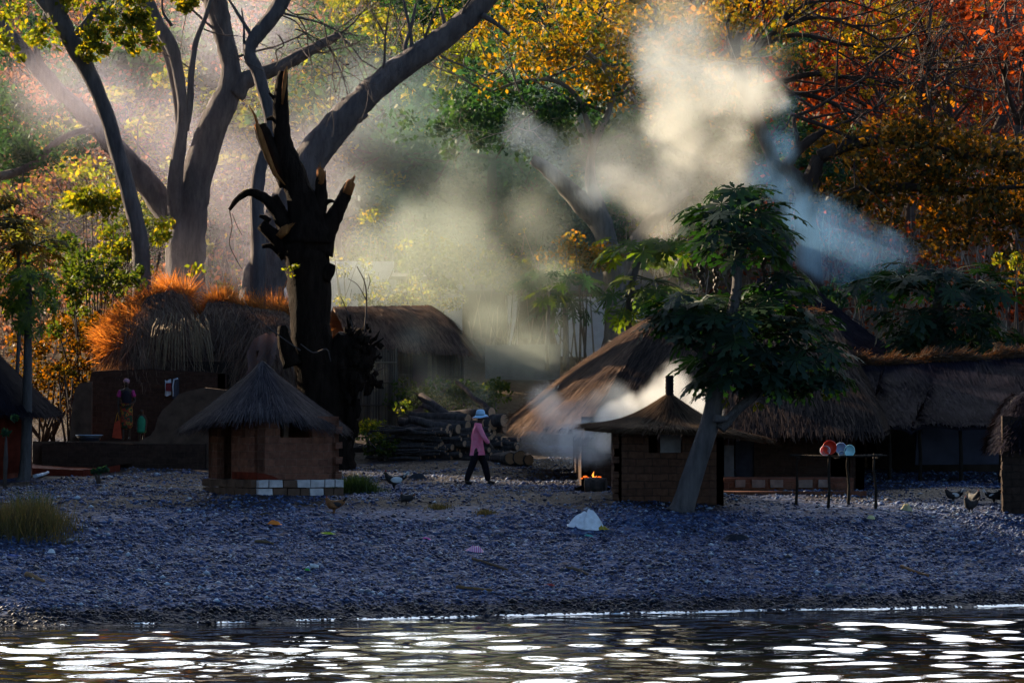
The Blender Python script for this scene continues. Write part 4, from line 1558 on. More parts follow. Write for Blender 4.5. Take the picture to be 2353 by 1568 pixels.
def papaya_crown(t, centers, lmat, smat, name='crown', hang=(-.9, .05)):
    """centers: (point, reach, leaf radius, number, lowest angle, highest angle)"""
    Vs, Fs, o = [], [], 0
    st = MB()
    for c, reach, lr, n, lo, hi in centers:
        for k in range(n):
            az = 2 * math.pi * (k * .381966 + random.uniform(-.03, .03))
            el = R(random.uniform(lo, hi))
            L = reach * random.uniform(.55, 1.05)
            d = Vector((math.cos(az) * math.cos(el), math.sin(az) * math.cos(el), math.sin(el)))
            tip = c + d * L + Vector((0, 0, -.12 * L))
            st.tube([c + Vector((0, 0, -.04)), c + d * L * .5 + Vector((0, 0, .03)), tip], [.016, .012, .008], 4, cap=False)
            v, f = papaya_leaf(lr * random.uniform(.75, 1.15))
            h = Vector((math.cos(az), math.sin(az), 0))
            tilt = random.uniform(*hang) + (el * .3)
            x = (h * math.cos(tilt) + Vector((0, 0, math.sin(tilt)))).normalized()
            y = Vector((0, 0, 1)).cross(h).normalized()
            y = (y + Vector((0, 0, random.uniform(-.3, .3)))).normalized()
            z = x.cross(y)
            M = np.array([x, y, z])
            Vs.append(v @ M + np.array(tip)); Fs.append(f + o); o += len(v)
    link(name, fast_mesh(name, np.concatenate(Vs), np.concatenate(Fs), [lmat]), t)
    st.build('leaf_stalks', smat, t)

M_papaya_bark = bark('papaya_bark', (.06, .054, .056), (.14, .125, .122), 5, .7)
M_stalk = solid('leaf_stalk', (.06, .075, .03), .6, .2, 6, 0)

def big_papaya():
    random.seed(41)
    b = G(1568, 1172)
    Y = b.y
    t = thing('papaya_tree', 'large leaning papaya tree with dark fingered leaves in tiers before the thatched house', 'tree', b)
    mb = MB()
    limb(mb, [(1560, 1184, 70), (1568, 1165, 56), (1585, 1110, 50), (1608, 1040, 47), (1630, 975, 44), (1640, 930, 42), (1644, 880, 34), (1650, 830, 32), (1662, 780, 30), (1680, 720, 27), (1691, 670, 24), (1695, 610, 21), (1699, 550, 18), (1700, 520, 15)], Y, 12, .02, dY=.4)
    limb(mb, [(1655, 985, 24), (1690, 945, 22), (1730, 910, 22), (1775, 870, 20), (1812, 838, 18), (1840, 805, 15)], Y, 9, .03, dY=.3)
    limb(mb, [(1640, 960, 22), (1668, 960, 14), (1690, 940, 7)], Y - .2, 7)
    limb(mb, [(1648, 880, 26), (1640, 840, 20), (1600, 800, 17), (1570, 770, 15)], Y + .3, 8)
    for x in (1532, 1545, 1590, 1606):
        limb(mb, [(1565, 1160, 16), ((1565 + x) / 2, 1172, 12), (x, 1182, 5)], Y - .15, 6)
    mb.build('trunk', M_papaya_bark, t)
    P = lambda x, y, dy=0.: W(x, y, Y + dy)
    papaya_crown(t, [
        (P(1700, 505, .4), 1.15, .58, 34, -14, 28), (P(1700, 535, .4), 1.2, .50, 24, -28, -2), (P(1700, 460, .4), .65, .52, 12, 10, 50),
        (P(1685, 735, .3), 1.4, .60, 36, -30, 20), (P(1710, 800, .3), 1.2, .60, 30, -35, 0),
        (P(1565, 735, .3), .75, .46, 20, -18, 15), (P(1580, 710, .5), .9, .52, 20, -20, 25),
        (P(1850, 800, .3), 1.0, .54, 32, -40, 25), (P(1800, 740, .5), 1.05, .54, 28, -20, 25), (P(1770, 840, .1), .8, .46, 20, -40, -5), (P(1760, 690, .8), 1.0, .52, 22, -20, 20), (P(1790, 640, .7), .75, .46, 18, -25, 15), (P(1610, 690, .6), .7, .46, 14, -20, 15),
        (P(1890, 850, .2), .6, .42, 14, -50, 0),
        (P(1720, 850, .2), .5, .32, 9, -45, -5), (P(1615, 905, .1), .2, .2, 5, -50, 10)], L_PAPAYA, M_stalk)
    for x, y in ((1610, 632), (1645, 645), (1756, 620)):
        mb = MB()
        c = P(x, y, .4)
        for k in range(9):
            mb.ell(c + Vector((random.uniform(-.05, .05), random.uniform(-.05, .05), -.2 + .05 * k)), (.045, .045, .06), 6, 5, jit=.1)
        mb.build('fruit_cluster', solid('dark_fruit', (.035, .022, .012), .6, .3, 10, 0), t)
    c = [W(x, y, Y + .2) for x, y in ((1890, 890), (1897, 910), (1885, 875), (1745, 900), (1660, 925), (1740, 935))]
    crown(t, L_YELLOW, c, [.13, .12, .1, .12, .15, .12], 16, .14, .06, 1.2, name='yellowing_leaves')
big_papaya()

def papaya(label, base, rows, Y, crowns, lmat, group=None, seed=1, hang=(-1.0, 0)):
    random.seed(seed)
    t = thing('papaya_tree', label, 'tree', base, group)
    mb = MB()
    limb(mb, rows, Y, 9, .03)
    mb.build('trunk', M_papaya_bark, t)
    papaya_crown(t, [(W(x, y, Y), a, b, n, lo, hi) for x, y, a, b, n, lo, hi in crowns], lmat, M_stalk, hang=hang)
    return t
b = G(58, 1102)
papaya('thin papaya with a long straight trunk and drooping sunlit leaves at the left', b,
       [(50, 1112, 40), (58, 1080, 28), (62, 950, 24), (64, 820, 20), (65, 720, 17), (66, 650, 15)], b.y,
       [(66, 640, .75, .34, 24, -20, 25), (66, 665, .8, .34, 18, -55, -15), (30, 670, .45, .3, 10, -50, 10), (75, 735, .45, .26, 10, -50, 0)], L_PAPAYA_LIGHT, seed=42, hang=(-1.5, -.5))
b = on(1300, 90.5)
papaya('small papaya with a pale bare trunk in front of the white wall', b,
       [(1300, 850, 16), (1299, 760, 14), (1297, 690, 13), (1295, 650, 12)], 90.5,
       [(1293, 645, 1.3, .5, 24, -15, 25), (1293, 665, 1.2, .5, 16, -50, -10), (1230, 640, .6, .45, 10, -30, 20)], L_DEEP, seed=43)
b = on(1258, 89)
papaya('slim papaya with one yellow hanging leaf beside the white pillar', b,
       [(1257, 850, 12), (1258, 760, 10), (1260, 700, 9), (1262, 670, 8)], 89,
       [(1262, 665, .7, .4, 12, -50, 20)], L_PAPAYA_LIGHT, seed=44)
b = on(1445, 80)
papaya('hazy mid-green papaya standing left of the dark papaya tiers', b,
       [(1448, 880, 20), (1446, 780, 18), (1444, 700, 16), (1460, 620, 14), (1480, 580, 12)], 80,
       [(1480, 575, 1.25, .55, 26, -15, 25), (1500, 640, 1.2, .55, 22, -35, 10), (1445, 680, 1.0, .5, 20, -40, 15), (1540, 560, .9, .5, 16, -20, 20)], L_PAPAYA_LIGHT, seed=45)
b = on(2150, 78)
papaya('dense dark papaya clump rising behind the long shelter', b,
       [(2150, 900, 34), (2150, 800, 30), (2155, 700, 26), (2160, 650, 22)], 78,
       [(2070, 640, 1.3, .6, 22, -20, 20), (2160, 640, 1.5, .62, 30, -15, 25), (2240, 650, 1.3, .6, 24, -20, 20), (2100, 710, 1.2, .6, 24, -40, 5), (2200, 710, 1.4, .6, 28, -45, 5), (2160, 760, 1.2, .6, 24, -60, -10), (2260, 740, 1.0, .55, 18, -60, 0), (2080, 760, .9, .5, 16, -60, 0)], L_PAPAYA, seed=46)
b = on(20, 72)
papaya('dark feathery tree top glinting yellow above the thin papaya', b,
       [(36, 1000, 9), (40, 850, 9), (46, 700, 8), (40, 560, 8)], 72,
       [(20, 520, 1.0, .42, 24, -15, 30), (80, 560, .8, .36, 18, -25, 15), (-10, 560, .8, .36, 14, -25, 15), (10, 480, .5, .34, 10, 0, 50), (60, 600, .7, .3, 12, -40, 5)], L_OLIVE, seed=47)

# ------------------------------------------------------------------ dense trees added left of the view to keep sun off the beach
def added_shade_trees():
    random.seed(48)
    cen, rad = [], []
    for k in range(70):
        z = random.uniform(2.5, 15.5)
        w_ = 3.6 * math.sin(min(1, (z + 2) / 17) * math.pi) ** .5 + .5
        an = random.uniform(0, 6.28); q = random.uniform(.2, 1) * w_
        cen.append(Vector((math.cos(an) * q, math.sin(an) * q, z))); rad.append(random.uniform(1.1, 1.9))
    t = thing('shade_tree', 'added dense tree, out of view, shading the beach', 'tree', (0, 0, 0), 'added trees shading the beach')
    mb = MB()
    mb.tube([(0, 0, -.6), (.1, 0, 3), (.2, .1, 7), (.1, 0, 12)], [.5, .4, .3, .15], 10, noise=.05)
    for k in range(12):
        q = random.choice(cen)
        mb.tube([(.15, 0, q.z * .55), ((q.x) / 2, q.y / 2, q.z * .85), q], [.16, .1, .04], 6)
    mb.build('trunk', M_bark_dark, t)
    crown(t, L_DEEP, cen, rad, 260, .55, .34)
    for i, (x, y, s) in enumerate(((-18, 64, 1.0), (-20, 69, 1.08), (-20, 74.5, .95), (-22, 79.5, .8), (-25, 66, 1.15), (-26, 73, 1.1), (-17, 59.5, .9))):
        r = t
        if i:
            r = t.copy(); C.objects.link(r)
            for ch in t.children:
                c = ch.copy(); C.objects.link(c); c.parent = r
        r.location = (x, y, float(gz(x, y))); r.scale = (s, s, s); r.rotation_euler = (0, 0, i * 1.3)
added_shade_trees()

# ------------------------------------------------------------------ wooded hillside
def hillside():
    # low dry scrub: one mass nobody could count
    def scrub(name, label, mat, n, xr, yr, zone, L, hgt):
        x = RNG.uniform(*xr, n * 3); y = RNG.uniform(*yr, n * 3) 
        dens = .5 + .5 * np.sin(x * .35 + 2 * np.sin(y * .11)) * np.sin(y * .23 + x * .12 + 1)
        px = x / y * FPX + 1176
        keep = (RNG.uniform(0, 1, len(x)) < np.clip(zone(px) * (.25 + dens), 0, 1)) & ~((px > 570) & (px < 1540) & (y < 102))
        x, y = x[keep][:n], y[keep][:n]
        d2 = dens[keep][:n]
        z = gz(x, y) + RNG.uniform(0, 1, len(x)) ** 1.6 * hgt * (.4 + d2)
        V, F = leaf_quads(np.stack([x, y, z], -1), L, L * .5, .1)
        o = link(name, fast_mesh(name, V, F, [mat]))
        tag(o, label, 'undergrowth', kind='stuff')
    bell = lambda c, w: (lambda px: np.exp(-((px - c) / w) ** 2))
    scrub('dry_undergrowth', 'dry pinkish brown undergrowth on the hazy left of the hillside', L_PINK, 60000, (-40, 10), (93, 185), lambda px: np.clip((1000 - px) / 600, 0, 1), .25, 3.2)
    scrub('yellow_undergrowth', 'sunlit yellow green undergrowth behind the big grey trunks', L_YELLOW, 38000, (-30, 25), (95, 185), bell(850, 480), .25, 3.0)
    scrub('green_undergrowth', 'deep green undergrowth in the smoky middle of the hillside', L_GREEN, 40000, (-25, 30), (95, 185), bell(1150, 480), .26, 3.4)
    scrub('rusty_undergrowth', 'rust red undergrowth on the dark right of the hillside', L_RUST, 62000, (2, 48), (95, 185), lambda px: np.clip((px - 1450) / 500, 0, 1), .25, 3.2)
    # fine dry stems
    n = 9000
    x = RNG.uniform(-36, 44, n); y = RNG.uniform(94, 185, n)
    P = np.stack([x, y, gz(x, y) - .1], -1)
    D = np.stack([RNG.normal(0, .5, n), RNG.normal(0, .3, n), RNG.uniform(1, 3.6, n)], -1)
    V = blades(P, D, np.tile(np.array([[1.0, 0, 0]]), (n, 1)), .05)
    o = link('dry_stems', fast_mesh('dry_stems', V, np.arange(n * 4).reshape(n, 4), [leafmat('dry_stem', [(.08, .06, .05), (.18, .14, .11), (.3, .25, .2)], .1, (1, 1, 1), .02)]))
    tag(o, 'thin dry upright stems scattered over the whole hillside', 'undergrowth', kind='stuff')

hillside()

def forest():
    """hill trees: a few of each colour, each tree an object of its own"""
    random.seed(52)
    protos = {}
    def proto(kind, mat, bmat, k, leaf, bare):
        mb = MB()
        H = 7.0
        pts = [Vector((0, 0, -.6)), Vector((.1, 0, 1.2)), Vector((.25 * random.uniform(-1, 1), 0, 2.6)), Vector((random.uniform(-.5, .5), 0, 4.2))]
        mb.tube(pts, [.24, .19, .16, .11], 7, noise=.08)
        ends = []
        for i in range(7):
            a = pts[random.choice((2, 2, 3, 3))]
            an = random.uniform(0, 6.28)
            ends += twigs(mb, a, Vector((math.cos(an) * .8, math.sin(an) * .8, random.uniform(.3, 1.1))), 3.2, .075, 2, 4)
        me_t = mb
        cen = [e for e in ends if e.z > 1.5]
        random.shuffle(cen)
        cen = cen[:k]
        pts_ = clump_points(cen, [random.uniform(.45, 1.0) for _ in cen], leaf, sq=.7)
        V, F = leaf_quads(pts_, .23, .13, .3)
        return me_t, fast_mesh('crown', V, F, [mat])
    kinds = {
        'rust': ('rust red hillside tree half bare of leaves', L_RUST, M_twig, 30, 34),
        'gold': ('golden leaved tree on the hillside', L_GOLD, M_twig, 40, 46),
        'green': ('bushy green tree on the smoky hillside', L_DEEP, M_bark_dark, 55, 80),
        'lime': ('yellow green sunlit tree on the hillside', L_YELLOW, M_twig, 45, 56),
        'pink': ('dry pinkish tree with few leaves on the hazy slope', L_PINK, M_twig, 26, 34),
    }
    spots = {
        'rust': [(1750, 120, 128), (1900, 60, 150), (2050, 130, 125), (2130, 40, 150), (2230, 90, 135), (2330, 40, 150), (2300, 180, 118), (2180, 190, 120), (1980, 20, 160), (2340, 250, 108), (1840, 210, 118), (2260, 20, 165), (2080, 230, 112)],
        'gold': [(1280, 90, 125), (1380, 40, 135), (1520, 60, 130), (1460, 160, 116), (1640, 40, 140), (1590, 170, 112), (1350, 180, 110), (2130, 100, 118), (1690, 110, 122)],
        'green': [(1030, 250, 112), (1130, 330, 105), (1250, 330, 108), (930, 380, 110), (1060, 430, 108), (1180, 470, 106), (1310, 560, 105), (1540, 400, 108), (1700, 350, 108), (640, 280, 112), (260, 170, 128), (350, 240, 118), (480, 560, 106), (760, 160, 130), (860, 150, 140), (1480, 380, 106), (950, 520, 106), (1100, 560, 105)],
        'lime': [(1000, 30, 150), (860, 250, 118), (720, 270, 122), (880, 60, 155), (520, 370, 112), (600, 440, 108), (1070, 130, 130), (950, 320, 110), (780, 440, 106), (360, 440, 106), (270, 540, 99)],
        'pink': [(220, 380, 112), (120, 420, 108), (60, 520, 102), (280, 280, 125), (450, 240, 130), (600, 120, 150), (680, 80, 160), (380, 340, 116), (150, 300, 120), (30, 330, 116), (700, 180, 140), (180, 520, 102)],
    }
    for kd, (lab, mat, bmat, k, leaf) in kinds.items():
        leaf = int(leaf * 1.5)
        bases = []
        for v in range(2):
            mb, cm = proto(kd, mat, bmat, k, leaf, 0)
            root = thing('hillside_tree', lab, 'tree', (0, 0, 0), 'hillside trees: ' + lab)
            mb.build('trunk', bmat, root)
            link('crown', cm, root)
            bases.append(root)
        for i, (px, py, Y) in enumerate(spots[kd]):
            src = bases[i % 2]
            r = src
            if i >= 2:
                r = src.copy(); C.objects.link(r)
                for ch in src.children:
                    c = ch.copy(); C.objects.link(c); c.parent = r
            p = W(px, py, Y)
            z = float(gz(p.x, Y))
            s = max(.55, min(1.5, (p.z - z) / 4.6)) if p.z > z else .6
            r.location = (p.x, Y, z)
            r.rotation_euler = (0, 0, random.uniform(0, 6.28))
            r.scale = (s * random.uniform(.9, 1.25),) * 2 + (s,)
forest()

def shrub(label, px, py, Y, rx, rz, mat, n=900, L=.13, seed=0, stems=6, name='shrub', cat='shrub'):
    random.seed(seed)
    c = W(px, py, Y)
    z0 = float(gz(c.x, Y))
    t = thing(name, label, cat, (c.x, Y, z0))
    mb = MB()
    cen, rad = [], []
    for k in range(max(3, n // 60)):
        p = c + Vector((random.gauss(0, rx * .5), random.gauss(0, rx * .4), random.gauss(0, rz * .45)))
        p.z = max(p.z, z0 + .1)
        cen.append(p); rad.append(random.uniform(.2, .45) * min(1, rx))
    for k in range(stems):
        q = random.choice(cen)
        mb.tube([(c.x + random.uniform(-.15, .15) * rx, Y, z0 - .1), ((c.x + q.x) / 2 + random.uniform(-.1, .1), (Y + q.y) / 2, (z0 + q.z) / 2), q], [.04, .028, .012], 5)
    mb.build('stems', M_twig, t)
    crown(t, mat, cen, rad, 60, L, L * .55, name='foliage')
    return t
shrub('bright yellow leafy shrub sunlit behind the leaning trunk', 215, 460, 84, 1.0, .5, L_YELLOW, 1400, .17, 61)
shrub('dark green bush at the foot of the leaning trunk', 200, 640, 80, 1.8, 1.2, L_GREEN, 2600, .16, 62)
shrub('yellow topped bush in front of the forked trunk', 300, 560, 83, 1.5, .8, L_YELLOW, 1600, .16, 63)
shrub('shaded bush between leaning and forked trunks', 360, 500, 92, 1.4, 1.0, L_GREEN, 1600, .17, 64)
shrub('small sunlit golden shrub on top of the ruined wall', 163, 852, 76.4, .35, .22, L_GOLD, 360, .09, 65, 4)
shrub('tangled dark thicket left of the straw heap', 180, 760, 82, 1.9, 1.0, L_OLIVE, 2400, .13, 66, 14)
shrub('dark bramble thicket between the left edge hut and the ruin', 110, 850, 80, 1.7, 1.5, L_OLIVE, 4200, .13, 81, 16)
shrub('hazy green bush in front of the reed house door', 1000, 915, 82, 1.1, .5, L_GREEN, 1600, .13, 67)
shrub('low green bush right of the reed house', 1120, 900, 82.5, 1.0, .45, L_GREEN, 1500, .13, 68)
shrub('yellow flowering weeds at the left end of the log pile', 855, 985, 78, .7, .35, L_YELLOW, 700, .10, 69)
shrub('dark green weeds at the foot of the log pile', 880, 1030, 77, .6, .3, L_GREEN, 700, .10, 70)
shrub('dusty green bush overhanging the veranda roof', 1010, 610, 94, 1.8, .8, L_GREEN, 2400, .17, 71)
shrub('pale smoky bush hiding the middle of the white house', 930, 690, 93, 1.8, .6, L_YELLOW, 1800, .15, 72)
shrub('leafy bush in front of the white house pillar', 1170, 630, 94, 1.6, .7, L_GREEN, 1800, .17, 73)
shrub('thin sapling screen over the white gable', 810, 620, 94, 1.2, 1.2, L_YELLOW, 500, .14, 74, 12)
shrub('orange leaved bush under the pale tree', 1340, 590, 93, 1.3, .6, L_GOLD, 1500, .16, 75)
shrub('small leafy seedling on the pebbles near the white plank', 232, 1084, 64, .22, .15, L_DEEP, 160, .12, 76, 3)
shrub('bright green vine hanging at the right edge', 2330, 600, 80, .5, .9, L_YELLOW, 700, .14, 77)
shrub('fiery red shrub glowing at the right edge', 2335, 700, 90, .9, .5, L_RUST, 900, .16, 78)
shrub('blue hazed shrub below the drifting smoke', 2000, 660, 86, 1.6, .7, L_DEEP, 2200, .17, 79)
shrub('low papaya sucker with ragged leaves by the left hut', 14, 985, 62, .28, .25, L_DEEP, 200, .16, 80, 3)

def grass_tuft(label, px, py, w_, h_, n, mat, seed=0, name='grass_tuft'):
    c = G(px, py)
    rx = w_ / FPX * c.y / 2
    hz = h_ / FPX * c.y
    r = np.random.default_rng(seed + 100)
    x = c.x + r.normal(0, rx * .45, n); y = c.y + r.normal(0, rx * .35, n)
    P = np.stack([x, y, gz(x, y) - .02], -1)
    D = np.stack([r.normal(0, .35, n), r.normal(0, .3, n), r.uniform(.5, 1.2, n)], -1)
    D = D / np.linalg.norm(D, axis=1, keepdims=True) * (hz * r.uniform(.3, 1.1, (n, 1)))
    D *= np.exp(-((x - c.x) / (rx * 1.1)) ** 2)[:, None] * .7 + .3
    s = r.normal(size=(n, 3)); s[:, 2] = 0; s /= np.linalg.norm(s, axis=1, keepdims=True)
    V = blades(P, D, s, .014, .2)
    o = link(name, fast_mesh(name, V, np.arange(n * 4).reshape(n, 4), [mat]))
    centre_origin(o)
    tag(o, label, 'grass')
grass_tuft('broad tussock of dry and green grass at the left edge of the beach', 55, 1215, 250, 75, 2600, L_GRASS, 1)
grass_tuft('tall green weeds standing in the left tussock', 70, 1190, 110, 85, 260, L_GRASS_GREEN, 2)
grass_tuft('dark green grass patch at the right foot of the painted hut', 815, 1128, 120, 42, 2200, L_GRASS_GREEN, 3)
grass_tuft('small grass tuft on the pebbles below the man', 1008, 1166, 70, 14, 500, L_GRASS, 4)
grass_tuft('small yellowish grass tuft nearest the white bag', 1115, 1180, 60, 16, 450, L_GRASS, 5)
grass_tuft('flat brown grass wisp right of the tussock', 150, 1240, 110, 12, 500, L_GRASS, 6)

# ------------------------------------------------------------------ straw heap house
def straw_house():
    random.seed(81)
    Y = 80
    base = on(450, Y)
    t = thing('straw_roofed_house', 'house under a huge shaggy straw heap glowing orange along its top', 'house', base)
    prof = [(262, 800), (266, 750), (300, 710), (350, 672), (400, 655), (432, 668), (444, 722), (466, 726), (480, 684), (520, 682), (560, 692), (610, 700), (660, 708), (700, 740), (720, 800)]
    xs = np.array([W(p[0], p[1], Y).x for p in prof]); zt = np.array([W(p[0], p[1], Y).z for p in prof])
    zb = W(0, 855, Y).z
    cx = (xs[0] + xs[-1]) / 2
    def top(x): return np.interp(x, xs, zt)
    depth = 2.6
    def surf(x, ph):
        """ph 0 front foot .. 1 top .. 2 back foot"""
        h = np.maximum(.3, top(x) - .12 - zb)
        a = ph * math.pi / 2
        yy = Y - depth * np.cos(a) * (.75 + .25 * np.sin(x * 1.7))
        return np.stack([x, yy, zb + h * np.sin(a) ** .8], -1)
    X, PH = np.meshgrid(np.linspace(xs[0], xs[-1], 50), np.linspace(0, 2, 21))
    P = surf(X.ravel(), PH.ravel())
    nx = 50
    F = np.array([(i * nx + j, i * nx + j + 1, (i + 1) * nx + j + 1, (i + 1) * nx + j) for i in range(20) for j in range(nx - 1)])
    lists = [(P, F, 0)]
    n = 20000
    x = RNG.uniform(xs[0], xs[-1], n); ph = RNG.uniform(0, 1.35, n)
    p = surf(x, ph)
    D = np.stack([np.full(n, .1) + RNG.normal(0, .25, n), -.25 + RNG.normal(0, .2, n), -.75 + RNG.normal(0, .2, n)], -1)
    D = D / np.linalg.norm(D, axis=1, keepdims=True) * RNG.uniform(.35, 1.1, (n, 1))
    p[:, 1] -= RNG.uniform(0, .12, n); p[:, 2] += RNG.uniform(0, .06, n)
    V = blades(p, D, np.tile(np.array([[1.0, 0, 0]]), (n, 1)), .022)
    lists.append((V, np.arange(n * 4).reshape(n, 4), 0))
    join_parts('thatched_roof', [M_thatch_straw], lists, t)
    # the wind-blown straws along the crest and the left end
    n = 15000
    k = RNG.uniform(0, 1, n) < .36
    x = np.where(k, xs[0] + RNG.beta(1, 3, n) * 1.2, RNG.uniform(xs[0], xs[-1], n))
    ph = np.where(k, RNG.uniform(.15, 1.0, n), RNG.uniform(.80, 1.25, n))
    p = surf(x, ph)
    D = np.stack([np.where(k, -.5, -.15) + RNG.normal(0, .4, n), RNG.normal(-.1, .4, n), np.where(k, .15, .55) + RNG.normal(0, .32, n)], -1)
    cl_ = .5 + .5 * np.sin(x * 5.1 + 1.3 * np.sin(x * 2.3 + ph * 4)) * np.sin(x * 9.7 + ph * 6)
    D[:, 0] += .5 * np.sin(x * 7.3 + ph * 5)
    D = D / np.linalg.norm(D, axis=1, keepdims=True) * (RNG.uniform(.1, .8, (n, 1)) ** 1.4 * (.35 + .9 * cl_[:, None]) + .06)
    sd = rand_unit(n)
    V = blades(p, D, sd, .022, .3)
    link('loose_straw', fast_mesh('loose_straw', V, np.arange(n * 4).reshape(n, 4), [M_straw]), t)
    # long pale strands hanging from the left hump
    mb = MB()
    for i in range(90):
        x0, y0 = random.uniform(360, 470), random.uniform(715, 770)
        dx = (x0 - 415) * random.uniform(.2, .7)
        a = W(x0, y0, Y - depth - .1)
        q = [a, W(x0 + dx * .5, y0 + 20, Y - depth - .25), W(x0 + dx, y0 + random.uniform(60, 110), Y - depth - .2)]
        mb.tube(q, [.012, .01, .006], 3, cap=False)
    mb.build('hanging_strands', solid('pale_straw', (.30, .22, .14), .8, .3, 6, 0), t)
    mb = MB()
    wall_with_holes(mb, (xs[0] + .5, Y - 1.9), (xs[-1] - .3, Y - 1.9), base.z - .4, zb + .25, .2, [(1.0, 1.8, base.z - .4, zb - .2)])
    wall_with_holes(mb, (xs[-1] - .3, Y - 1.9), (xs[-1] - .3, Y + 1.9), base.z - .4, zb + .25, .2)
    wall_with_holes(mb, (xs[0] + .5, Y + 1.9), (xs[0] + .5, Y - 1.9), base.z - .4, zb + .25, .2)
    mb.build('wall', M_mud_dark, t)
straw_house()

def reed_house():
    random.seed(82)
    Y = 86
    base = on(950, Y)
    t = thing('reed_house', 'smoke veiled house with reed walls and a low sagging thatch', 'house', base)
    a, b = W(765, 705, Y + 1.5), W(985, 702, Y + 1.5)
    e0, e1 = W(800, 788, Y - 1.2), W(1072, 806, Y - 1.2)
    r1 = W(1100, 815, Y + 2)
    b2, a2 = W(1060, 790, Y + 5), W(720, 790, Y + 5)
    P = [thatch_patch(quad_surf(a, b, e1, e0, -.16, .03, 5), 30, 10, 7500, .7, .024, .02, .25, .09, .1, .03),
         thatch_patch(quad_surf(b, b + Vector((.05, .3, 0)), r1, e1, -.16), 14, 8, 3000, .7, .024, .02, .25, .09),
         thatch_patch(quad_surf(b, a, a2, b2, .1), 12, 5, 700, .7, .03)]
    roof_from('thatched_roof', P, M_thatch_straw, t)
    # reed walls: upright canes
    M_reed = thatchmat('reed_canes', [(.10, .08, .065), (.17, .14, .11), (.24, .20, .15)], .1)
    def reeds(name, pxa, pxb, pyt, pyb, y, step=3.2):
        mb = MB()
        x = pxa
        while x < pxb:
            z1, z0 = W(x, pyt + random.uniform(-4, 4), y).z, W(x, pyb, y).z
            xx = W(x, 0, y).x
            mb.tube([(xx, y + random.uniform(-.03, .03), z0), (xx + random.uniform(-.02, .02), y + random.uniform(-.03, .03), z1)], .024, 4, cap=False)
            x += step * random.uniform(.8, 1.2)
        for f in (.25, .6, .9):
            z = W(0, pyb + (pyt - pyb) * f, y).z
            mb.tube([W(pxa, 0, y).xy.to_3d() + Vector((0, -.04, z)), W(pxb, 0, y).xy.to_3d() + Vector((0, -.04, z))], .02, 4)
        return mb.build(name, M_reed, t)
    yb = HOR - (base.z - 3) / Y * FPX
    reeds('reed_wall', 880, 948, 790, 965, Y - .4)
    reeds('reed_wall', 984, 1066, 798, 965, Y - .4)
    mb = MB()
    p = W(966, 890, Y - .3)
    mb.box((p.x, Y - .25, (W(0, 820, Y).z + base.z) / 2), (.24, .03, (W(0, 820, Y).z - base.z) / 2))
    mb.build('door', solid('dark_plum_door', (.06, .035, .05), .85, .2), t)
    mb = MB()
    wall_with_holes(mb, (W(790, 0, Y).x, Y + .6), (W(1060, 0, Y).x, Y + .6), base.z - .5, e0.z + .4, .15)
    wall_with_holes(mb, (W(1060, 0, Y).x, Y + .6), (W(1060, 0, Y).x, Y + 4), base.z - .5, e0.z + .4, .15)
    mb.build('back_wall', M_mud_dark, t)
    # the tall reed fence standing in front
    f = thing('reed_fence', 'tall grey reed fence between the charred tree and the reed house', 'fence', on(857, 83))
    mb = MB()
    x = 803
    while x < 912:
        z1, z0 = W(x, 806 + random.uniform(-7, 7), 83).z, float(gz(W(x, 0, 83).x, 83)) - .1
        xx = W(x, 0, 83).x
        mb.tube([(xx, 83 + random.uniform(-.04, .04), z0), (xx + random.uniform(-.03, .03), 83 + random.uniform(-.04, .04), z1)], .022, 4, cap=False)
        x += 2.6 * random.uniform(.8, 1.2)
    for q in (.2, .55, .85):
        z = W(0, 960 - 150 * q, 83).z
        mb.tube([Vector((W(800, 0, 83).x, 82.95, z)), Vector((W(913, 0, 83).x, 82.95, z))], .02, 4)
    mb.build('cane_panel', M_reed, f)
    for px in (804, 858, 910):
        mb = MB()
        q = on(px, 83.06)
        mb.tube([q - Vector((0, 0, .2)), Vector((q.x, q.y, W(0, 800, 83).z))], .045, 6)
        mb.build('post', M_wood, f)
reed_house()

# ragged sacking hung beside the charred tree
mb = MB()
vs, fs = [], []
for i in range(13):
    for j in range(9):
        px = 568 + 80 * i / 12 + random.uniform(-3, 3)
        top = 792 - 26 * math.sin(i / 12 * 3.1) - (8 if i > 8 else 0) + random.uniform(-5, 5)
        py = top + (900 - top) * j / 8
        p = W(px, py, 77.2 + .06 * math.sin(i * 1.3) + .05 * math.sin(j + i))
        vs.append(p)
for i in range(12):
    for j in range(8):
        if random.random() > (.12 if i < 4 and j < 4 else .02):
            fs.append((i * 9 + j, i * 9 + j + 1, (i + 1) * 9 + j + 1, (i + 1) * 9 + j))
mb.add(vs, fs, 0, True)
o = mb.build('sacking_screen', leafmat('tattered_sacking', [(.20, .15, .15), (.22, .16, .15)], .4, (1.5, .9, .6), .02))
tag(o, 'tattered pale sacking screen hanging behind the peak of the painted hut', 'screen')

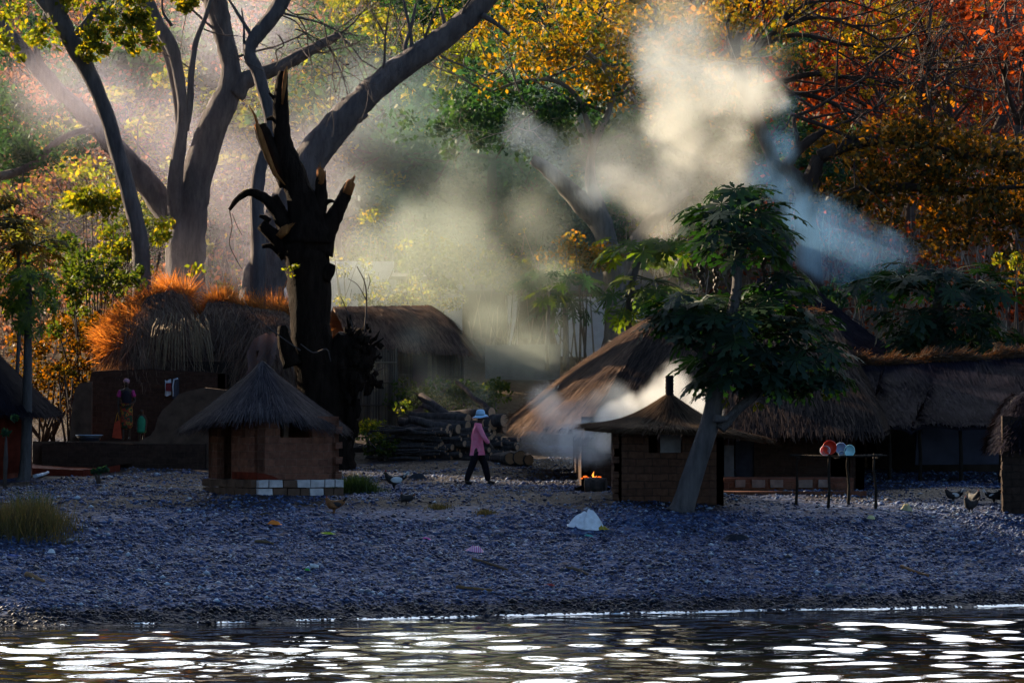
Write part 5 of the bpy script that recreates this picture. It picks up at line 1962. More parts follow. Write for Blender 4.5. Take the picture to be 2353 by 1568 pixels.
# ------------------------------------------------------------------ white house
def white_house():
    Y = 96
    base = on(1050, Y)
    t = thing('white_house', 'long white house with a dark veranda half hidden by smoke and foliage', 'house', base)
    z0 = on(1050, Y).z - .6
    zz = lambda py: W(0, py, Y).z
    xx = lambda px: W(px, 0, Y).x
    mb = MB()
    wall_with_holes(mb, (xx(612), Y), (xx(905), Y), z0, zz(600), .3, [(xx(690) - xx(612), xx(740) - xx(612), zz(740), zz(640))])
    wall_with_holes(mb, (xx(612), Y + 6), (xx(612), Y), z0, zz(600), .3)
    mb.build('wall', M_white, t)
    mb = MB()
    wall_with_holes(mb, (xx(1275), Y), (xx(1500), Y), z0, zz(682), .3)
    wall_with_holes(mb, (xx(1500), Y), (xx(1500), Y + 6), z0, zz(682), .3)
    mb.build('wall', M_white, t)
    mb = MB()
    wall_with_holes(mb, (xx(1020), Y), (xx(1062), Y), z0, zz(655), .3)
    mb.build('wall', M_white, t)
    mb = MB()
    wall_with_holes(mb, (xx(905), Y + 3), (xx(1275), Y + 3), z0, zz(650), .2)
    mb.build('veranda_back_wall', solid('shaded_olive_wall', (.07, .065, .05), .9, .2), t)  # dark olive tone paints the shade inside the veranda
    for px, w_ in ((912, 5), (944, 4), (970, 5)):
        mb = MB()
        mb.box((xx(px), Y - 1.2, (zz(640) + z0) / 2), (w_ / 2 / FPX * Y, .05, (zz(640) - z0) / 2))
        mb.build('veranda_post', M_white, t)
    mb = MB()
    mb.box((xx(1177), Y - .3, (zz(676) + z0) / 2), (.17, .17, (zz(676) - z0) / 2))
    mb.build('pillar', M_white, t)
    mb = MB()
    vs = [Vector((xx(900), Y - 1.6, zz(648))), Vector((xx(985), Y - 1.6, zz(648))), Vector((xx(960), Y + .5, zz(622))), Vector((xx(915), Y + .5, zz(622)))]
    mb.poly_prism(vs, (0, 0, .1))
    mb.build('veranda_roof', solid('grey_sheet_roof', (.16, .16, .17), .6, .3, 3), t)
    mb = MB()
    vs = [Vector((xx(1000), Y - .05, zz(676))), Vector((xx(1520), Y - .05, zz(676))), Vector((xx(1500), Y + 4, zz(610))), Vector((xx(1010), Y + 4, zz(610)))]
    mb.poly_prism(vs, (0, 0, .12))
    mb.build('roof', solid('dark_sheet_roof', (.06, .06, .055), .7, .3, 3), t)
    t2 = MB()
    t2.box((W(1200, 0, 92).x, 92, (W(0, 806, 92).z + on(1200, 92).z) / 2), (1.2, .15, (W(0, 806, 92).z - on(1200, 92).z) / 2 + .2), jit=.02)
    o = t2.build('low_wall', solid('grey_low_wall', (.20, .19, .17), .9, .25, 3))
    tag(o, 'low grey wall running in front of the white house veranda', 'wall')
white_house()

# ------------------------------------------------------------------ ruined mud brick walls
def ruin():
    random.seed(83)
    Y = 77
    base = on(280, Y)
    t = thing('ruined_house', 'roofless mud brick house with crumbled walls behind the standing woman', 'ruin', base)
    z0 = base.z - .5
    def broken(name, rows, Y, thick, mat, foot=1040):
        """rows: ragged top outline (px, py)"""
        mb = MB()
        pts = [W(px, py, Y) for px, py in rows]
        zb = min(float(gz(p.x, Y)) for p in pts) - .4
        vs, fs = [], []
        for p in pts:
            vs += [p, Vector((p.x, Y, zb)), Vector((p.x, Y + thick, p.z + .01)), Vector((p.x, Y + thick, zb))]
        for i in range(len(pts) - 1):
            a, b = i * 4, i * 4 + 4
            fs += [(a, a + 1, b + 1, b), (a + 2, b + 2, b + 3, a + 3), (a, b, b + 2, a + 2)]
        fs += [(0, 2, 3, 1)]
        e = len(vs) - 4
        fs += [(e, e + 1, e + 3, e + 2)]
        mb.add(vs, fs)
        mb.build(name, mat, t)
    broken('back_wall', [(205, 880), (210, 853), (260, 850), (345, 847), (380, 850), (445, 852), (520, 858)], Y, .25, M_brick_dark)
    broken('side_wall', [(160, 1000), (166, 930), (172, 893), (184, 880), (210, 876)], Y - 1.2, .22, M_mud)
    broken('front_wall', [(310, 1018), (330, 1006), (345, 1000), (356, 985), (362, 960), (374, 940), (392, 925), (410, 905), (430, 898), (470, 890), (560, 900)], Y - 2.2, .25, M_mud)
    broken('foundation', [(96, 1018), (150, 1014), (230, 1016), (300, 1019), (380, 1020), (470, 1020)], Y - 2.7, .5, M_brick_dark)
    mb = MB()
    zf = W(0, 1013, 75).z
    mb.box(((W(96, 0, 75.8).x + W(500, 0, 75.8).x) / 2, 75.85, zf - .4), ((W(500, 0, 75.8).x - W(96, 0, 75.8).x) / 2, 1.1, .4), jit=.01)
    mb.build('earth_floor', M_mud, t)
    mb = MB()
    p = W(560, 0, Y)
    wall_with_holes(mb, (W(520, 0, Y).x, Y), (W(520, 0, Y).x, Y + 3), z0, W(0, 858, Y).z, .2)
    mb.build('return_wall', M_mud_dark, t)
    # cloth over the wall
    for k, (px, py, w_, h_, col, nm) in enumerate(((386, 872, 14, 36, (.55, .6, .72), 'white and red cloth hanging on the ruined wall'), (403, 870, 16, 44, (.05, .055, .08), 'dark cloth with a pale edge hanging beside the white cloth'))):
        c = thing('hanging_cloth', nm, 'cloth', W(px, py + h_, Y - .14))
        m = MB()
        vs = []
        for i in range(6):
            for j in range(7):
                vs.append(W(px - w_ / 2 + w_ * i / 5 + random.uniform(-.6, .6), py + h_ * j / 6 + 2 * math.sin(i), Y - .12 + .04 * math.sin(i * 1.8 + j * .3)))
        m.add(vs, [(i * 7 + j, i * 7 + j + 1, (i + 1) * 7 + j + 1, (i + 1) * 7 + j) for i in range(5) for j in range(6)], 0, True)
        m.build('fabric', solid('cloth_' + 'ab'[k], col, .9, .15, 6, .2), c)
        m = MB()
        if k == 0:
            q = W(px + 1, py + 16, Y - .2)
            m.box(q, (.07, .008, .11), jit=.01)
            m.build('red_patch', solid('dull_red_cloth', (.16, .02, .03), .9, .2), c)
        else:
            m.tube([W(px + 6, py - 1, Y - .2), W(px - 3, py + 1, Y - .22), W(px - 6, py + 16, Y - .2), W(px - 5, py + 40, Y - .2)], .022, 5)
            m.build('pale_edge', solid('pale_cloth_edge', (.5, .58, .7), .9, .1), c)
ruin()

# raised red earth terrace on the left with a strip of swept white stones
mb = MB()
vs = []
rows = [(-30, 1058), (40, 1062), (120, 1066), (190, 1068), (240, 1062), (275, 1056)]
for px, py in rows:
    p = G(px, py + 26, 55)
    vs.append(p)
top = [Vector((p.x, p.y + .1, p.z + .16)) for p in vs]
back = [Vector((p.x, p.y + 4.5, p.z + .20)) for p in vs]
n = len(vs)
mb.add([v - Vector((0, 0, .1)) for v in vs] + top + back, [(i, i + 1, n + i + 1, n + i) for i in range(n - 1)] + [(n + i, n + i + 1, 2 * n + i + 1, 2 * n + i) for i in range(n - 1)] + [(n - 1, 2 * n - 1, 2 * n - 1 - n)], 0)
o = mb.build('terrace', M_red)
tag(o, 'low red earth terrace edge in front of the ruined house', 'terrace', kind='structure')
t_ = solid('pale_stone', (.42, .43, .47), .8, .35, 9, .5)
n = 700
x = []
mb = MB()
random.seed(9)
for _ in range(330):
    px, py = random.uniform(300, 445), random.gauss(1054, 5)
    p = G(px, py, 58)
    mb.ell(p + Vector((0, 0, .02)), (random.uniform(.04, .10), random.uniform(.04, .1), random.uniform(.02, .05)), 6, 4, jit=.2, sm=False)
o = mb.build('pale_rubble', t_)
tag(o, 'pale rubble strip left of the painted hut', 'rubble', kind='stuff')

# ------------------------------------------------------------------ log pile
M_log = bark('log_bark', (.05, .042, .042), (.15, .12, .11), 8, .8)
M_cut = solid('fresh_cut_wood', (.60, .33, .18), .8, .2, 5, .3)
def log_pile():
    random.seed(84)
    Y = 79
    def one(p_right, d, L, r, lab, grp, bend=.03):
        t = thing('log', lab, 'log', p_right, grp)
        d = d.normalized()
        pts = [p_right + d * (L * i / 4) + Vector((random.gauss(0, bend * .5), random.gauss(0, bend * .5), random.gauss(0, bend * .5))) * (i > 0) for i in range(5)]
        mb = MB()
        mb.tube(pts, [r, r * .98, r * .95, r * .9, r * .84], 9, noise=.07, cap=True)
        mb.build('bark', M_log, t)
        mb = MB()
        ax = (pts[1] - pts[0]).normalized()
        mb.tube([pts[0] - ax * .004, pts[0] + ax * .02], [r * .9, r * .9], 12, noise=.06, smooth=False)
        mb.build('cut_end', M_cut, t)
        return t
    big = 'thick log with a bright sawn end on top of the wood pile'
    for px, py, r in ((1130, 948, .17), (1133, 973, .20), (1158, 966, .19), (1075, 962, .15), (1075, 978, .15), (1033, 986, .17), (1053, 985, .14), (1113, 972, .12), (1160, 985, .12)):
        p = W(px, py, Y - 1.2 + random.uniform(-.2, .2))
        one(p, Vector((-.8 + random.uniform(-.15, .15), .55, random.uniform(-.06, .05))), random.uniform(1.7, 2.4), r, big, 'thick sawn logs on top of the pile')
    small = 'thin log stacked in the body of the wood pile'
    k = 0
    while k < 120:
        px, py = random.uniform(975, 1215), random.uniform(985, 1056)
        lim = np.interp(px, [975, 1000, 1170, 1215], [1000, 985, 985, 1030])
        if py < lim:
            continue
        p = W(px, py, Y - 1.5 + random.uniform(-.25, .5))
        r = random.uniform(.045, .095)
        p.z = max(p.z, float(gz(p.x, p.y)) + r)
        one(p, Vector((-.85 + random.uniform(-.12, .2), .5 + random.uniform(-.2, .2), random.uniform(-.07, .07))), random.uniform(1.2, 2.3), r, small, 'thin logs in the pile')
        k += 1
    # the thin sticks at the left end, seen along their length
    sl = 'long thin stick lying lengthwise at the left of the wood pile'
    for k in range(46):
        px, py = random.uniform(960, 1030), random.uniform(985, 1055)
        p = W(px, py, Y - 1.9 + random.uniform(-.2, .3))
        r = random.uniform(.022, .05)
        p.z = max(p.z, float(gz(p.x, p.y)) + r)
        one(p, Vector((-1, random.uniform(-.05, .25), random.uniform(-.05, .10))), random.uniform(.8, 1.5), r, sl, 'thin sticks at the left of the pile', .05)
    one(W(1075, 985, Y - 1.0), W(966, 908, Y + .3) - W(1075, 985, Y - 1.0), (W(966, 908, Y + .3) - W(1075, 985, Y - 1.0)).length, .13, 'thick bough leaning up to the left out of the wood pile', None)
    one(W(1050, 975, Y - .9), W(972, 930, Y + .1) - W(1050, 975, Y - .9), (W(972, 930, Y + .1) - W(1050, 975, Y - .9)).length, .09, 'shorter stub leaning beside the thick bough', None)
    one(W(1128, 945, Y - .6), W(1050, 877, Y + .6) - W(1128, 945, Y - .6), (W(1050, 877, Y + .6) - W(1128, 945, Y - .6)).length, .07, 'slim bough pointing up above the man in pink', None)
    one(W(1040, 988, Y - 1.3), W(938, 962, Y - 1.2) - W(1040, 988, Y - 1.3), (W(938, 962, Y - 1.2) - W(1040, 988, Y - 1.3)).length, .13, 'thick pale log lying along the left top of the pile', None)
    for px, py, r in ((1172, 1040, .17), (1195, 1050, .2), (1215, 1046, .15)):
        p = W(px, py, 75.5)
        p.z = float(gz(p.x, p.y)) + r
        one(p, Vector((-.4, .9, 0)), 1.0, r, 'dark round log on the ground at the right of the pile', 'dark logs right of the pile')
log_pile()

# ------------------------------------------------------------------ people
def skinned(name, joints, edges, mat, parent, root, sub=2):
    """one continuous body grown over a skeleton: joints name -> (point, radius or (rx, ry))"""
    names = list(joints)
    bm = bmesh.new()
    lay = bm.verts.layers.skin.verify()
    vs = {}
    for n in names:
        p, r = joints[n]
        v = bm.verts.new(p)
        v[lay].radius = (r, r) if not hasattr(r, '__len__') else r
        v[lay].use_root = (n == root)
        vs[n] = v
    for a, b in edges:
        bm.edges.new((vs[a], vs[b]))
    me = bpy.data.meshes.new(name)
    bm.to_mesh(me); bm.free()
    tmp = bpy.data.objects.new('tmp', me)
    C.objects.link(tmp)
    sk = tmp.modifiers.new('s', 'SKIN'); sk.use_smooth_shade = True
    sb = tmp.modifiers.new('u', 'SUBSURF'); sb.levels = sub; sb.render_levels = sub
    dg = bpy.context.evaluated_depsgraph_get()
    out = bpy.data.meshes.new_from_object(tmp.evaluated_get(dg))
    bpy.data.objects.remove(tmp)
    out.name = name
    out.materials.clear(); out.materials.append(mat)
    out.polygons.foreach_set('use_smooth', np.ones(len(out.polygons), dtype=bool))
    return link(name, out, parent)

M_skin = solid('dark_skin', (.045, .026, .018), .5, .15, 6, 0, .3)

def chain(J, E, names, pts):
    for n, p in zip(names, pts):
        J[n] = p
    for a, b in zip(names, names[1:]):
        E.append((a, b))

def hand(J, E, tag_, wrist, d, thumb_side):
    """palm, four curled fingers of unequal length and a thumb, growing on from the wrist joint"""
    d = d.normalized()
    side = thumb_side.normalized()
    nrm = d.cross(side).normalized()
    w = J[wrist][0]
    J[tag_ + 'palm'] = (w + d * .06, (.030, .018)); E.append((wrist, tag_ + 'palm'))
    for k, (o, L) in enumerate(((.028, .070), (.010, .080), (-.010, .076), (-.027, .060))):
        a, b, c = tag_ + 'k%d' % k, tag_ + 'm%d' % k, tag_ + 't%d' % k
        q = w + d * .092 + side * o
        J[a] = (q, .0095)
        J[b] = (q + d * L * .5 + nrm * .008, .0085)
        J[c] = (q + d * L * .85 + nrm * .03, .007)
        E += [(tag_ + 'palm', a), (a, b), (b, c)]
    J[tag_ + 'th1'] = (w + d * .055 + side * .045, .010)
    J[tag_ + 'th2'] = (w + d * .09 + side * .06 + nrm * .012, .008)
    E += [(tag_ + 'palm', tag_ + 'th1'), (tag_ + 'th1', tag_ + 'th2')]

def walking_man():
    b = G(1098, 1113)
    t = thing('person', 'person in a pink shirt, dark trousers and pale blue hat striding to the right', 'person', b)
    P = lambda x, y, z: b + Vector((x, y, z))
    J, E = {}, []
    chain(J, E, ['pelvis', 'waist', 'chest', 'neck0', 'neck1', 'head', 'crown'],
          [(P(-.02, 0, .88), (.11, .14)), (P(-.01, 0, 1.05), (.11, .13)), (P(.0, 0, 1.27), (.12, .15)), (P(.02, 0, 1.40), .06), (P(.04, 0, 1.47), .052), (P(.065, 0, 1.555), (.088, .075)), (P(.055, 0, 1.625), (.085, .075))])
    J['nose'] = (P(.155, 0, 1.545), .014); E.append(('head', 'nose'))
    J['chin'] = (P(.12, 0, 1.49), .03); E.append(('head', 'chin'))
    for s, n in ((-1, 'near'), (1, 'far')):
        J['ear' + n] = (P(.05, s * .082, 1.55), .016); E.append(('head', 'ear' + n))
    # near arm swings forward, far arm back
    chain(J, E, ['chest', 'sh1', 'el1', 'wr1'], [J['chest'], (P(.01, -.175, 1.35), .06), (P(.13, -.235, 1.09), .042), (P(.27, -.215, .92), .027)])
    hand(J, E, 'h1', 'wr1', Vector((.55, .0, -.83)), Vector((.6, .5, .35)))
    chain(J, E, ['chest', 'sh2', 'el2', 'wr2'], [J['chest'], (P(-.02, .175, 1.35), .06), (P(-.12, .23, 1.09), .042), (P(-.08, .23, .86), .027)])
    hand(J, E, 'h2', 'wr2', Vector((.2, 0, -1)), Vector((.9, -.3, .1)))
    chain(J, E, ['pelvis', 'hp1', 'kn1', 'an1', 'to1'], [J['pelvis'], (P(-.02, -.09, .84), .085), (P(-.13, -.09, .47), .058), (P(-.285, -.09, .11), .042), (P(-.20, -.09, .035), .035)])
    chain(J, E, ['pelvis', 'hp2', 'kn2', 'an2', 'to2'], [J['pelvis'], (P(.0, .09, .84), .085), (P(.15, .09, .50), .058), (P(.235, .09, .09), .042), (P(.36, .09, .04), .035)])
    skinned('body', J, E, M_skin, t, 'pelvis')
    # shirt
    M_shirt = NT('pink_shirt')
    v = M_shirt.coord((1, 1, 1))
    M_shirt.link(M_shirt.ramp(M_shirt.noise(v, 6, 4), [(.85, .14, .27), (.95, .30, .42)], [.3, .7]), M_shirt.b.inputs['Base Color'])
    M_shirt.b.inputs['Roughness'].default_value = .9
    M_shirt.bump(M_shirt.noise(M_shirt.coord((1, 1, .25)), 12, 3), .8, .04)
    J, E = {}, []
    chain(J, E, ['hem', 'hip', 'waist', 'chest', 'collar'], [(P(-.015, 0, .70), (.150, .185)), (P(-.02, 0, .84), (.148, .18)), (P(-.02, 0, 1.04), (.135, .165)), (P(-.005, 0, 1.27), (.135, .17)), (P(.02, 0, 1.405), (.075, .08))])
    chain(J, E, ['chest', 's1', 'e1', 'c1'], [J['chest'], (P(.01, -.185, 1.34), .078), (P(.13, -.24, 1.09), .062), (P(.255, -.218, .935), .045)])
    chain(J, E, ['chest', 's2', 'e2', 'c2'], [J['chest'], (P(-.02, .185, 1.34), .078), (P(-.12, .235, 1.09), .062), (P(-.085, .232, .89), .045)])
    skinned('shirt', J, E, M_shirt.m, t, 'hip')
    M_tr = solid('black_trousers', (.012, .012, .016), .9, .3, 8, .4, .1)
    J, E = {}, []
    chain(J, E, ['pelvis', 'a1', 'k1', 'c1'], [(P(-.01, 0, .83), (.09, .11)), (P(-.03, -.08, .73), .092), (P(-.13, -.09, .46), .088), (P(-.27, -.09, .085), .072)])
    chain(J, E, ['pelvis', 'a2', 'k2', 'c2'], [J['pelvis'], (P(.02, .08, .73), .092), (P(.15, .09, .48), .088), (P(.24, .09, .075), .072)])
    skinned('trousers', J, E, M_tr, t, 'pelvis')
    M_shoe = solid('dark_shoe', (.018, .014, .012), .6, .2, 8, 0)
    for x0, y0, z0, x1, z1 in ((-.30, -.09, .075, -.13, .035), (.20, .09, .05, .40, .055)):
        J, E = {}, []
        chain(J, E, ['heel', 'mid', 'toe'], [(P(x0, y0, z0), .05), (P((x0 + x1) / 2, y0, (z0 + z1) / 2), .045), (P(x1, y0, z1), (.038, .03))])
        skinned('shoe', J, E, M_shoe, t, 'mid', 1)
    # hat: crown, band, drooping brim
    M_hat = solid('pale_blue_hat', (.42, .68, .92), .85, .1, 8, .3)
    mb = MB()
    c = P(.055, 0, 1.59)
    k = 20
    prof = [(0.0, .135), (.045, .132), (.075, .118), (.092, .085), (.098, .04), (.104, .0), (.125, -.012), (.155, -.028), (.178, -.052)]
    vs = []
    for r, z in prof:
        for j in range(k):
            an = 2 * math.pi * j / k
            zz = z - (.014 * math.sin(3 * an) if r > .12 else 0) - (.02 * math.cos(an) * -1 if r > .12 else 0)
            vs.append(c + Vector((r * math.cos(an) * 1.08, r * math.sin(an), zz)))
    mb.add(vs, [(i * k + j, i * k + (j + 1) % k, (i + 1) * k + (j + 1) % k, (i + 1) * k + j) for i in range(len(prof) - 1) for j in range(k)], 0, True)
    h = mb.build('hat', M_hat, t)
    mb = MB()
    mb.tube([c + Vector((.109 * math.cos(a) * 1.08, .109 * math.sin(a), .012)) for a in np.linspace(0, 6.2832, 25)], .011, 6)
    mb.build('hat_band', solid('teal_band', (.08, .18, .22), .8, .1), h)
    for s in (-1, 1):
        mb = MB()
        mb.ell(P(.138, s * .032, 1.565), (.010, .012, .009), 8, 6)
        mb.build('eye', solid('eye_white', (.3, .28, .25), .4, .05, 6, 0), t)
walking_man()

def standing_woman():
    b = G(290, 1012)
    b = Vector(W(290, 1012, 75.0)); b.z = W(0, 1013, 75).z
    s = (W(290, 868, 75).z - W(290, 1012, 75).z) / 1.66
    z_ = W(290, 1012, 75).z - b.z
    t = thing('person', 'person in a pink headscarf and patterned wrap standing in the ruined house', 'person', b)
    P = lambda x, y, z: b + Vector((x, y, z)) * s + Vector((0, 0, 0))
    J, E = {}, []
    chain(J, E, ['pelvis', 'waist', 'chest', 'neck0', 'neck1', 'head', 'top'],
          [(P(0, 0, .88), (.15, .11)), (P(0, 0, 1.04), (.13, .10)), (P(0, 0, 1.25), (.15, .11)), (P(0, 0, 1.38), .055), (P(0, -.005, 1.44), .048), (P(-.005, -.01, 1.53), (.072, .085)), (P(0, 0, 1.60), (.07, .08))])
    J['nose'] = (P(-.005, -.10, 1.52), .012); E.append(('head', 'nose'))
    J['chin'] = (P(-.005, -.065, 1.465), .028); E.append(('head', 'chin'))
    chain(J, E, ['chest', 'sh1', 'el1', 'wr1'], [J['chest'], (P(-.17, 0, 1.33), .052), (P(-.22, -.02, 1.06), .036), (P(-.19, -.08, .84), .024)])
    hand(J, E, 'h1', 'wr1', Vector((-.05, -.1, -1)), Vector((.3, -.9, 0)))
    chain(J, E, ['chest', 'sh2', 'el2', 'wr2'], [J['chest'], (P(.17, 0, 1.33), .052), (P(.23, -.02, 1.06), .036), (P(.10, -.16, .95), .024)])
    hand(J, E, 'h2', 'wr2', Vector((-.9, -.2, -.3)), Vector((0, -.3, .9)))
    for q, n in ((-1, 'a'), (1, 'b')):
        chain(J, E, ['pelvis', 'hp' + n, 'kn' + n, 'an' + n, 'to' + n], [J['pelvis'], (P(q * .09, 0, .82), .08), (P(q * .085, 0, .46), .055), (P(q * .08, .01, .09), .038), (P(q * .09, -.11, .035), .034)])
    skinned('body', J, E, M_skin, t, 'pelvis')
    J, E = {}, []
    chain(J, E, ['hem', 'waist', 'chest', 'collar'], [(P(0, 0, .92), (.16, .12)), (P(0, 0, 1.06), (.15, .115)), (P(0, 0, 1.26), (.165, .125)), (P(0, 0, 1.38), (.07, .07))])
    skinned('blouse', J, E, solid('black_blouse', (.02, .014, .022), .9, .2, 8, .2), t, 'waist')
    M_pink = solid('magenta_sleeve', (.42, .035, .17), .9, .2, 8, .2)
    for q in (-1, 1):
        J, E = {}, []
        chain(J, E, ['a', 'b', 'c'], [(P(q * .15, 0, 1.35), .066), (P(q * .19, -.01, 1.25), .064), (P(q * .21, -.015, 1.16), .058)])
        skinned('sleeve', J, E, M_pink, t, 'b', 1)
    # wrap with blotched pattern
    m = NT('patterned_wrap')
    n = m.noise(m.coord(), 7, 2)
    m.link(m.ramp(n, [(.02, .05, .022), (.30, .035, .012), (.34, .20, .02), (.015, .04, .02)], [.40, .5, .58, .66], True), m.b.inputs['Base Color'])
    m.b.inputs['Roughness'].default_value = .9
    J, E = {}, []
    chain(J, E, ['w', 'hip', 'knee', 'hem'], [(P(0, 0, .98), (.15, .115)), (P(0, 0, .84), (.18, .14)), (P(0, -.01, .55), (.19, .15)), (P(0, -.01, .30), (.20, .16))])
    skinned('wrap', J, E, m.m, t, 'hip')
    mb = MB()
    mb.ell(P(0, .005, 1.59), (.088 * s, .098 * s, .075 * s), 12, 8, jit=.03)
    mb.ell(P(.03, .075, 1.57), (.045 * s, .04 * s, .045 * s), 8, 6, jit=.05)
    mb.build('headscarf', solid('pale_pink_scarf', (.45, .24, .30), .9, .2, 8, .3), t)
    g = thing('bag', 'red and orange cloth bag held low beside the standing person', 'bag', P(-.24, -.08, .1))
    mb = MB()
    pts = [P(-.16, -.1, .56), P(-.30, -.1, .50), P(-.36, -.1, .10), P(-.10, -.1, .06)]
    mb.poly_prism(pts, (0, .1, 0))
    mb.build('sack', solid('red_bag_cloth', (.42, .05, .02), .85, .3, 7, .3), g)
    mb = MB()
    mb.tube([P(-.18, -.09, .55), P(-.2, -.1, .70), P(-.21, -.1, .76), P(-.24, -.1, .68), P(-.28, -.09, .5)], .012, 5)
    mb.build('handle', solid('orange_strap', (.5, .2, .03), .85, .2), g)
    # child in green
    cb = b + Vector((.42, -.12, 0)); cb.z = b.z
    c = thing('person', 'small child in a green dress close beside the person with the headscarf', 'person', cb)
    Q = lambda x, y, z: cb + Vector((x, y, z)) * .92 * s
    J, E = {}, []
    chain(J, E, ['pelvis', 'chest', 'neck', 'head', 'top'], [(Q(0, 0, .46), (.09, .07)), (Q(0, 0, .66), (.09, .075)), (Q(0, 0, .77), .04), (Q(0, -.01, .86), (.07, .08)), (Q(0, 0, .92), (.065, .072))])
    J['nose'] = (Q(0, -.09, .85), .010); E.append(('head', 'nose'))
    for q, n in ((-1, 'a'), (1, 'b')):
        chain(J, E, ['chest', 'sh' + n, 'el' + n, 'wr' + n], [J['chest'], (Q(q * .10, 0, .70), .035), (Q(q * .14, -.01, .55), .026), (Q(q * .13, -.05, .43), .019)])
        hand(J, E, 'h' + n, 'wr' + n, Vector((0, -.1, -1)), Vector((0, -1, 0)))
        chain(J, E, ['pelvis', 'hp' + n, 'kn' + n, 'an' + n, 'to' + n], [J['pelvis'], (Q(q * .05, 0, .42), .05), (Q(q * .05, 0, .24), .036), (Q(q * .05, .01, .06), .027), (Q(q * .055, -.08, .025), .024)])
    skinned('body', J, E, M_skin, c, 'pelvis')
    J, E = {}, []
    chain(J, E, ['col', 'chest', 'hip', 'hem'], [(Q(0, 0, .76), (.06, .05)), (Q(0, 0, .66), (.11, .09)), (Q(0, 0, .46), (.125, .105)), (Q(0, 0, .22), (.16, .13))])
    skinned('dress', J, E, solid('green_dress', (.03, .22, .12), .9, .2, 7, .3), c, 'hip')
standing_woman()

# ------------------------------------------------------------------ fowl
def bird(label, px, py, head, size, col, col2, cat='hen', name='hen', Yv=None, peck=False):
    b = G(px, py)
    t = thing(name, label, cat, b)
    h = Vector((head[0], head[1], 0)).normalized()
    sd = Vector((-h.y, h.x, 0))
    P = lambda x, y, z: b + (h * x + sd * y + Vector((0, 0, z))) * size
    J, E = {}, []
    hd = (P(.24, 0, .42), P(.25, 0, .47), P(.32, 0, .455)) if not peck else (P(.30, 0, .16), P(.34, 0, .13), P(.38, 0, .07))
    chain(J, E, ['tail', 'rump', 'body', 'breast', 'neck', 'head', 'beak'],
          [(P(-.34, 0, .40), (.02, .05)), (P(-.18, 0, .30), .075), (P(0, 0, .25), .125), (P(.14, 0, .27), .10), (hd[0], .045), (hd[1], .042), (hd[2], .010)])
    for s, n in ((-1, 'a'), (1, 'b')):
        chain(J, E, ['body', 'th' + n, 'sh' + n, 'ft' + n, 'to' + n], [J['body'], (P(0, s * .06, .15), .04), (P(.02, s * .06, .09), .014), (P(0, s * .06, .015), .012), (P(.07, s * .07, .010), .011)])
    skinned('body', J, E, col, t, 'body', 1)
    for s in (-1, 1):
        mb = MB()
        rot = Matrix.Rotation(math.atan2(h.y, h.x), 3, 'Z')
        mb.ell(P(-.04, s * .105, .27), (.17 * size, .03 * size, .085 * size), 10, 6, jit=.05, rot=rot)
        mb.build('wing', col2, t)
    mb = MB()
    for k in range(5):
        mb.tube([P(-.24, (k - 2) * .02, .33), P(-.36, (k - 2) * .03, .42 + .02 * k), P(-.43, (k - 2) * .035, .40 + .02 * k)], [.022 * size, .02 * size, .006 * size], 5)
    mb.build('tail_feathers', col2, t)
    mb = MB()
    mb.ell(hd[1] + Vector((0, 0, .05 * size)), (.022 * size, .012 * size, .022 * size), 6, 5)
    mb.build('comb', solid('red_comb', (.3, .03, .02), .6, .2, 8, 0), t)
    return t
F_brown = solid('russet_feathers', (.17, .07, .025), .8, .4, 12, .4)
F_dark = solid('dark_feathers', (.018, .016, .018), .7, .3, 12, .4)
F_white = solid('white_feathers', (.62, .66, .70), .85, .12, 12, .4)
bird('russet hen standing on the pebbles in front of the painted blocks', 768, 1178, (-1, -.3), .62, F_brown, F_dark)
bird('plump white fowl with a dark head on the path left of the man', 906, 1124, (-1, -.25), .78, F_dark, F_white, 'duck', 'duck')
bird('small dark hen crouching below the white fowl', 934, 1158, (-1, 0), .42, F_dark, F_brown)
bird('black duck walking left in front of the other ducks', 2230, 1178, (-.6, -.5), .66, F_dark, F_dark, 'duck', 'duck')
bird('pied duck leading at the left of the flock', 2190, 1154, (-1, .1), .6, F_dark, F_white, 'duck', 'duck')
bird('upright black duck in the middle of the flock', 2238, 1160, (.3, -.6), .62, F_dark, F_dark, 'duck', 'duck')
bird('pied duck nearest the hut at the right edge', 2282, 1154, (1, .1), .56, F_dark, F_white, 'duck', 'duck')

